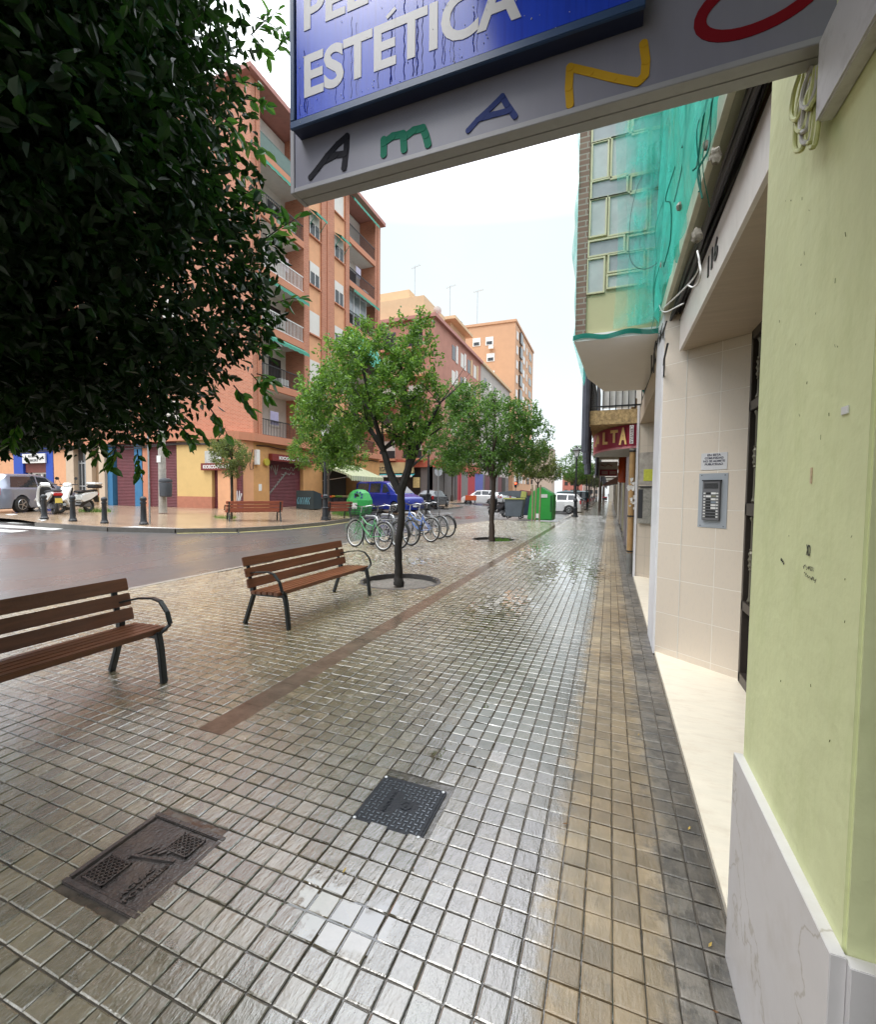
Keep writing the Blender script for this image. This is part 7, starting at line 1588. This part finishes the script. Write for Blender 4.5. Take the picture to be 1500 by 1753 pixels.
# hand drawn letters on the lower strip
def stroke(m, pts, r):
    P = [pY(x, y, YS-.001) for x, y in pts]; V = []; 
    k_ = len(m.v)*.0000007
    for i_, (a_, c_) in enumerate(zip(P[:-1], P[1:])):
        m.bar((a_[0], YS-.001-k_-i_*.00012, a_[2]), (c_[0], YS-.001-k_-i_*.00012, c_[2]), r*2, .0016, (0, -1, 0))
    for i_, a_ in enumerate(P): m.lathe([(r, -.0008), (r, .0008)], n=14, M=Matrix.Translation((a_[0], YS-.0018-k_-i_*.00012, a_[2])) @ Matrix.Rotation(R(90), 4, 'X'))
def glyph(name, strokes, col, r):
    m = MB(); 
    for s_ in strokes: stroke(m, s_, r)
    # barrel thin plates: flatten the stroke depth
    spp(m, name, mat('sign_'+name, col, .6, .05, spec=.15))
glyph('letter_a_black', [((532, 304), (545, 288), (560, 268), (578, 248), (594, 234)), ((594, 234), (593, 255), (589, 288)), ((556, 276), (575, 266), (590, 264))], (.012, .012, .02), .0105)
glyph('letter_m_green', [((657, 240), (657, 265)), ((657, 245), (672, 234), (690, 230), (692, 257)), ((692, 236), (708, 224), (724, 220), (729, 232), (733, 248))], (.01, .19, .12), .0115)
glyph('letter_a_blue', [((802, 224), (818, 206), (840, 186), (860, 166)), ((860, 166), (868, 180), (882, 200)), ((824, 203), (845, 197), (872, 190))], (.03, .05, .20), .0085)
glyph('letter_n_yellow', [((976, 180), (974, 150), (976, 116)), ((976, 116), (1010, 124), (1050, 134), (1092, 142)), ((1092, 142), (1104, 130), (1106, 105), (1102, 76))], (.55, .32, .02), .0105)
# the red O
cx_, cz_ = .300, 2.775
m = MB(); a0 = pY(1196, 60, YS); pts = []
for k in range(33):
    a_ = 2*math.pi*k/32; u, v = math.cos(a_)*.125, math.sin(a_)*.066; c_, s_ = math.cos(R(8)), math.sin(R(8)); pts.append((.300+u*c_-v*s_, YS-.001, 2.79+u*s_+v*c_))
V = []
for k in range(32):
    a_, c_ = Vector(pts[k]), Vector(pts[(k+1) % 32]); b0_ = Vector(pts[k-1]); tg = (c_-b0_).normalized(); nr_ = Vector((tg.z, 0, -tg.x))*.0135
    for s_, y_ in ((1, -.001), (-1, -.001), (-1, .001), (1, .001)): p = a_+nr_*s_; V.append((p.x, YS-.001+y_, p.z))
m.add(V, [(4*k+j, 4*k+(j+1) % 4, 4*((k+1) % 32)+(j+1) % 4, 4*((k+1) % 32)+j) for k in range(32) for j in range(4)])
spp(m, 'letter_o_red', mat('sign_red_o', (.20, .004, .012), .6, .05, spec=.15))
# wall bracket of the sign
m = MB(); m.box(.30, .446, 1.22, 1.42, 2.60, 3.3)
q0, q1, q2 = pX(1432, 92, .447), pX(1400, 210, .36), pX(1500, 60, .447)
m = MB(); m.box(.412, .4465, .55, 1.285, 2.46, 2.64)
spp(m, 'wall_bracket', mat('white_bracket', (.62, .62, .66), .5, .05, 6, dirt=((.2, .19, .17), .5, 10)), bevel=.004)

# ------------------------------------------------------------------ further facade on the right, balconies and signs
M_gf = [mat('facade_'+n, c, .7, .12, 2, dirt=((c[0]*.5, c[1]*.5, c[2]*.5), .5, 2)) for n, c in (('grey', (.22, .21, .20)), ('beige', (.40, .34, .26)), ('violet_grey', (.24, .21, .22)), ('light', (.46, .43, .38)), ('olive', (.26, .24, .14)), ('dark', (.07, .06, .055)))]
OF = (.6, 9.9, 0); Fb = thing('terrace_facade', 'row of shopfronts with grey shutters and stacked balconies receding along the right pavement', 'building', OF)
fpart = lambda m, n, mt, **k: m.build(n, mt, Fb, org=OF, **k)
m = MB(); m.box(.62, 6, 9.71, 78, 0, 3.4); fpart(m, 'ground_wall', M_gf[0])
rg = random.Random(14); y_ = 9.9; i = 0
while y_ < 76:
    w_ = rg.uniform(.3, .55); g_ = rg.uniform(1.6, 2.8)
    m = MB(); m.box(.46+rg.uniform(-.03, .05), .7, y_, y_+w_, 0, 3.2); fpart(m, 'pilaster', M_gf[i % 5])
    m = MB(); m.box(.56, .63, y_+w_, y_+w_+g_, 0, 2.9); fpart(m, 'shutter', (M_gshut, M_gf[5], M_gf[2])[i % 3]); y_ += w_+g_; i += 1
m = MB(); m.box(.62, 6, 9.2, 78, 3.4, 17); fpart(m, 'upper_wall', M_gf[3])
M_rub = mat('crumbling_concrete', (.42, .30, .15), .95, .5, 16, bump=1, bscale=30, dirt=((.16, .11, .07), .8, 10))
def balc(y0, y1, z, x0=-.45, col=None, rail=True, nm='concrete_slab', name_label=None):
    b_ = thing('balcony', name_label, 'balcony', (.6, y0, z), 0, 'balconies along the right facade'); o_ = (.6, y0, z)
    MB().box(x0, .62, y0, y1, z, z+.28).build(nm, col or M_offwhite, b_, org=o_)
    m = MB(); m.bar((x0+.03, y0+.03, z+1.25), (x0+.03, y1, z+1.25), .04, .04).bar((x0+.03, y0+.03, z+1.25), (.62, y0+.03, z+1.25), .04, .04).bar((x0+.03, y0+.03, z+.36), (.62, y0+.03, z+.36), .03, .03)
    n_ = 9
    for k in range(n_): m.bar((x0+.03+(.62-x0)*k/n_, y0+.03, z+.28), (x0+.03+(.62-x0)*k/n_, y0+.03, z+1.25), .018, .018)
    for k in range(int((y1-y0)/.15)): m.bar((x0+.03, y0+.03+k*.15, z+.28), (x0+.03, y0+.03+k*.15, z+1.25), .018, .018)
    m.build('railing', M_blackiron, b_, org=o_)
    return b_, o_
b1_, o1_ = balc(9.6, 13.2, 3.0, -.44, M_rub, name_label='balcony with crumbling yellow edge and white sheet above the red sign')
m = MB(); m.box(-.20, .42, 9.68, 9.70, 3.33, 3.95); m.build('white_sheet', M_white, b1_, org=o1_)
m = MB()
for k in range(5): m.tube([(-.50+.012*(k % 2), 9.55+k*.33, 2.45-.1*k), (-.50, 9.55+k*.33, 4.4)], .075, 8)
m.build('rolled_blinds', mat('grey_blue_blind', (.07, .075, .10), .7, .2), b1_, smooth=True, org=o1_)
m = MB()
for k in range(12): 
    m.quad((.2+.03*k, 9.5-.02*k, 4.2-.02*k), (.55, 9.5, 4.1-.05*k), (.58, 9.5, 3.7-.03*k), (.25+.03*k, 9.5, 3.9-.02*k))
m.build('net_scrap', M_netd, b1_, org=o1_)
for i in range(7):
    lb = ('second balcony down the right facade, over the small red sign', 'third balcony down the right facade', 'fourth balcony down the right facade', 'fifth balcony down the right facade', 'sixth balcony, small in the distance', 'seventh balcony, small in the distance', 'farthest balcony of the right facade')[i]
    y0 = 15+i*8; b_, o_ = balc(y0, y0+4, 2.95, -.42, M_offwhite if i else M_gf[1], name_label=lb)
    m = MB(); m.box(-.47, -.43, y0, y0+3.5, 2.2, 5.4); m.build('dark_blind', mat('grey_blue_blind', (.07, .075, .10), .7, .2), b_, org=o_)
# curved red bar sign
rs_ = thing('curved_bar_sign', 'curved dark red sign with cream lettering ALTA under the crumbling balcony', 'shop sign', (.6, 11.2, 2.5)); ORs = (.6, 11.2, 2.5)
def cyl(z0, z1, r_, y0=9.62): 
    V = []; n_ = 24
    for k in range(n_+1):
        a_ = math.pi/2*k/n_; x_ = .6-(1.02)*math.sin(a_)*r_; yy = y0+2.3-2.3*math.cos(a_)*r_ ; V += [(x_, yy, z0), (x_, yy, z1)]
    return V, [(2*k, 2*k+1, 2*k+3, 2*k+2) for k in range(n_)]
V, F = cyl(2.56, 2.99, 1.); m = MB(); m.add(V, F); m.build('red_face', mat('dark_red_acrylic', (.30, .012, .045), .35, .06), rs_, smooth=True, org=ORs)
V, F = cyl(2.52, 2.56, 1.01); m = MB(); m.add(V, F); m.build('pink_trim', mat('pink_trim', (.5, .2, .22), .4), rs_, smooth=True, org=ORs)
m = MB(); n_ = 24; m.add([(.6, 11.92, 2.521)]+[(.6-1.02*math.sin(math.pi/2*k/n_), 11.92-2.3*math.cos(math.pi/2*k/n_), 2.52) for k in range(n_+1)], [(0, k, k+1) for k in range(1, n_+1)])
m.build('grey_underside', mat('grey_metal_underside', (.34, .33, .32), .5, .1, 3, streak=(8, 1, 1)), rs_, org=ORs)
for i, ch in enumerate('ALTA'):
    a_ = math.asin(min(.98, (.6-(-.28+i*.165))/1.02)); x_ = .6-1.03*math.sin(a_); yy = 11.92-2.33*math.cos(a_); tx__ = Vector((1.02*math.cos(a_), -2.4*math.sin(a_), 0)).normalized()
    o = text(ch, mat('cream_gold_letter', (.75, .50, .20), .5), .35, width=.16 if ch != 'L' else .13, height=.34 if i == 3 else .26, ext=.006, off=.014, M=MT((x_+.0, yy-.03, 2.79-(.02 if i == 3 else 0)), (1, -.5, 0), (0, 0, 1))); o.data.transform(Matrix.Translation(-Vector(ORs))); o.parent = rs_
m = MB(); m.box(.33, .40, 9.60, 9.63, 2.60, 2.96); m.build('white_banner', M_white, rs_, org=ORs)
o = text('CERVEZA', M_burg, .1, width=.34, height=.05, ext=.002, M=MT((.365, 9.597, 2.78), (0, 0, -1), (1, 0, 0))); o.data.transform(Matrix.Translation(-Vector(ORs))); o.parent = rs_
# further signs
p = (-.1, 18.0, 2.53)
s2 = thing('small_red_white_sign', 'small white and red box sign hanging beyond the curved bar sign', 'shop sign', p)
MB().box(-.31, .34, -.06, .06, -.27, .27).build('board', M_white, s2); MB().box(-.29, .32, -.075, -.061, -.25, -.02).build('red_band', mat('dark_red_acrylic', (.22, .008, .03), .35, .06), s2)
m = MB(); m.box(-.22, .0, -.08, -.076, -.2, -.08).box(.06, .28, -.08, -.076, -.2, -.08); m.tube([(-.25, -.07, .15), (-.1, -.07, .1), (0, -.07, .18), (.15, -.07, .1)], .02, 5); m.build('lettering_blocks', mat('faded_pink', (.5, .3, .3), .5), s2)
s3 = thing('orange_sign', 'orange cylindrical sign box fixed on the pilaster', 'shop sign', (.42, 17.2, 2.45)); MB().lathe([(.14, -.45), (.17, -.4), (.17, .4), (.14, .45)], n=16).build('lamp_box', mat('orange_acrylic', (.62, .10, .03), .4), s3, smooth=True); MB().box(.1, .25, -.04, .04, .35, .5).build('arm', M_black, s3)
s4 = thing('pink_awning', 'small faded pink awning far down the right facade', 'awning', (.5, 34, 2.6)); m = MB(); m.quad((.1, 0, .3), (.1, 3, .3), (-1.0, 3, -.35), (-1.0, 0, -.35)).quad((.1, 0, .3), (-1, 0, -.35), (-1, 0, -.55), (.1, 0, -.3)); m.build('canvas', mat('faded_pink_canvas', (.55, .33, .32), .8), s4); MB().bar((.1, 0, -.3), (-1, 0, -.5), .04, .04).build('arm', M_steel, s4)
ef = thing('end_block', 'pale end block closing the right side of the street', 'building', (.6, 80, 0)); MB().box(-.2, 6, 84, 96, 0, 12).build('wall', M_gf[3], ef, org=(.6, 80, 0)); MB().box(-.4, 6.2, 83.8, 96.2, 12, 12.3).build('roof', M_coral, ef, org=(.6, 80, 0))
# red traffic light glow far away
for i, (px_, py_, Y_) in enumerate(((866, 756, 110), (893, 753, 112), (991, 758, 96))):
    pass
for i, (px_, py_, Y_, lb) in enumerate(((883, 829, 92, 'left lit red traffic light far down the street'), (987.5, 826, 96, 'right lit red traffic light between the lamp posts'))):
    p = pY(px_, py_, Y_); t = thing('traffic_light', lb, 'traffic light', (p[0], Y_, 0), 0, 'far traffic lights'); MB().tube([(0, 0, 0), (0, 0, p[2]+.6)], .07, 8).build('post', M_blackiron, t); MB().box(-.25, .25, -.1, .15, p[2]-.7, p[2]+.55).build('housing', M_black, t, bevel=.04)
    m = MB(); m.lathe([(.2, 0), (.2, .03)], n=16, M=Matrix.Translation((0, -.12, p[2]+.2)) @ Matrix.Rotation(R(90), 4, 'X')); m.build('red_lamp', mat('red_signal', (1, .08, .03), .4, .0, emit=4.), t)

# ------------------------------------------------------------------ manhole covers
a = M1; cx_, cy_ = (a[0]+a[1])/2, (a[2]+a[3])/2
mh = thing('manhole_cover', 'black square access cover with raised tread pattern and white bolts', 'manhole cover', (cx_, cy_, 0))
Mcast = mat('black_cast_plastic', (.010, .012, .018), .28, .25, 12, spec=.3, bump=.3, bscale=80); Mbar = mat('highlit_tread_top', (.16, .18, .21), .2, .2, 12, spec=1, metal=.5)  # tread bars coloured paler than the plate to paint in their highlights
hx, hy = (a[1]-a[0])/2-.004, (a[3]-a[2])/2-.004
def rrect(hx, hy, r_, n=5):
    o = []
    for sx, sy, a0 in ((1, 1, 0), (-1, 1, 90), (-1, -1, 180), (1, -1, 270)):
        for k in range(n+1): q = R(a0+90*k/n); o.append((sx*(hx-r_)+r_*math.cos(q), sy*(hy-r_)+r_*math.sin(q)))
    return o
m = MB(); m.prism(rrect(hx, hy, .015), -.03, -.003); m.build('frame', Mcast, mh, bevel=.001)
m = MB(); m.prism(rrect(hx-.012, hy-.012, .012), -.003, .000); m.build('plate', Mcast, mh)
m = MB(); s_ = .026
for i in range(-7, 8):
    for j in range(-7, 8):
        x_, y_ = i*s_, j*s_*.95
        if abs(x_) > hx-.022 or abs(y_) > hy-.022 or (math.hypot(x_-.015, y_+.005) < .075 and abs(y_) < .04) or (abs(x_+.06) < .035 and abs(y_) < .09): continue
        if (i+j) % 2: m.box(x_-.0095, x_+.0095, y_-.0032, y_+.0032, 0, .0032)
        else: m.box(x_-.0032, x_+.0032, y_-.0095, y_+.0095, 0, .0032)
m.build('tread_bars', Mbar, mh, bevel=.0012, seg=1)
m = MB(); m.lathe([(.030, .0), (.030, .003), (.022, .003), (.022, .001), (.012, .001), (.012, .003), (.0, .003)], (.03, .0, 0), n=20); m.build('centre_boss', Mcast, mh, smooth=True)
o = text('ARQUETA', Mcast, .03, width=.16, height=.022, ext=.0015, M=MT((-.062, 0, .001), (0, 1, 0), (-1, 0, 0))); o.parent = mh
for sx in (-1, 1):
    for sy in (-1, 1): m = MB(); m.lathe([(.008, 0), (.008, .0035), (.003, .0045)], (sx*(hx-.018), sy*(hy-.018), 0), n=12); m.build('bolt', mat('bolt_white', (.65, .66, .68), .3, .05), mh, smooth=True)
a = M2; cx_, cy_ = (a[0]+a[1])/2, (a[2]+a[3])/2
mh = thing('water_valve_cover', 'rusty brown cast cover with lattice pads, half under rain water', 'manhole cover', (cx_, cy_, 0))
Mrust = mat('rusty_wet_iron', (.055, .045, .042), .25, .35, 10, bump=.5, bscale=70, spec=.9, dirt=((.12, .075, .04), .5, 6))
hx, hy = (a[1]-a[0])/2-.004, (a[3]-a[2])/2-.004
m = MB(); m.box(-hx, hx, -hy, -hy+.028, -.03, .002).box(-hx, hx, hy-.028, hy, -.03, .002).box(-hx, -hx+.028, -hy+.028, hy-.028, -.03, .0021).box(hx-.028, hx, -hy+.028, hy-.028, -.03, .0021); m.build('frame', Mrust, mh, bevel=.004)
m = MB(); m.box(-hx+.032, hx-.032, -hy+.032, hy-.032, -.03, -.006); m.build('plate', Mrust, mh)
m = MB()
def lattice(x0, x1, y0, y1, st=.024):
    m.box(x0, x1, y0, y0+.005, -.006, .003).box(x0, x1, y1-.005, y1, -.006, .003).box(x0, x0+.005, y0, y1, -.006, .003).box(x1-.005, x1, y0, y1, -.006, .003)
    d_ = -(y1-y0)
    c_ = x0-(y1-y0)
    while c_ < x1:
        for sg_ in (1, -1):
            pts = []
            for yy in (y0, y1):
                x_ = c_+(yy-y0) if sg_ == 1 else c_+(y1-yy); pts.append((x_, yy))
            (xa_, ya_), (xb2, yb2) = pts
            # clip to the pad
            def clip(xa_, ya_, xb2, yb2):
                t0, t1 = 0., 1.; dx = xb2-xa_
                for lim_, s in ((x0, 1), (x1, -1)):
                    f0 = s*(xa_-lim_); f1 = s*(xb2-lim_)
                    if f0 < 0 and f1 < 0: return None
                    if f0 < 0: t0 = max(t0, f0/(f0-f1))
                    if f1 < 0: t1 = min(t1, f0/(f0-f1))
                if t0 >= t1: return None
                return (xa_+dx*t0, ya_+(yb2-ya_)*t0, xa_+dx*t1, ya_+(yb2-ya_)*t1)
            q = clip(xa_, ya_, xb2, yb2)
            if q: m.bar((q[0], q[1], -.0018), (q[2], q[3], -.0018), .005, .008)
        c_ += st
lattice(-.17, -.04, -.17, -.045); m.build('lattice_pad', Mrust, mh); m = MB(); lattice(.02, .15, .06, .165); m.build('lattice_pad', Mrust, mh)
o = text('AGUAS', Mrust, .05, width=.15, height=.025, ext=.004, off=.001, M=MT((.07, -.10, -.003), (0, 1, 0), (-1, 0, 0))); o.parent = mh
o = text('POTABLES', Mrust, .05, width=.19, height=.022, ext=.004, off=.001, M=MT((.11, -.085, -.003), (0, 1, 0), (-1, 0, 0))); o.parent = mh
m = MB(); rg = random.Random(2)
for k in range(5): m.bar((-.09+k*.035, -.03+.02*k, -.003), (-.05+k*.035, .05+.012*k, -.003), .014, .008)
m.bar((-.1, -.02, -.002), (.12, .03, -.002), .012, .01); m.build('raised_emblem', Mrust, mh)
# fallen leaves and litter
rg = random.Random(77); lm_ = [mat('fallen_leaf_brown', (.20, .10, .04), .5, .3), mat('fallen_leaf_yellow', (.50, .36, .10), .5, .3), mat('paper_bit', (.6, .58, .52), .7)]
spots = [pz(708, 1488), pz(590, 1492), pz(575, 1500), pz(1225, 1735), pz(1216, 1620), pz(1176, 1266), pz(968, 1412), pz(1180, 1420), pz(545, 1490), (.25, 1.5, 0), (.36, 1.35, 0), (.31, 2.5, 0), (.4, 1.9, 0), (.22, 3.2, 0), (-2.0, 3.2, 0), (-.9, 2.7, 0), (.38, 1.62, 0), (.30, 1.28, 0)]
for i, p in enumerate(spots):
    if i in (9, 10, 11, 12, 15, 16, 17): continue
    a_ = rg.uniform(0, 6.3); l_ = rg.uniform(.006, .015); w_ = l_*.4; c_, s_ = math.cos(a_), math.sin(a_); L_ = [(-l_, 0, .003), (0, w_, .005), (l_, 0, .010), (0, -w_, .005)]
    m = MB(); m.add([(x*c_-y*s_, x*s_+y*c_, z) for x, y, z in L_]+[(0, 0, .001)], [(0, 1, 4), (1, 2, 4), (2, 3, 4), (3, 0, 4)]); o = m.build('fallen_leaf', lm_[i % 3]); o.location = (p[0], p[1], .003)
    o['label'] = ('brown', 'yellow', 'pale')[i % 3]+' fallen scrap '+('in the puddle between the two covers', 'left of the puddle middle', 'at the puddle edge', 'beside the marble plinth foot', 'on the dark strip near the plinth', 'on the dark strip half way along the step', 'on the smooth pavers right of the black cover', 'on the yellow pavers right of the black cover', 'at the left end of the puddle', 'low on the dark strip near the camera', 'close to the step end', 'on the dark strip by the entrance step', 'against the step edge', 'on the dark strip before the intercom', 'near the seat of the nearest bench', 'beyond the black cover', 'where the step meets the plinth', 'nearest the bottom right corner')[i]; o['category'] = 'leaf'; o['group'] = 'fallen leaves on the pavement'
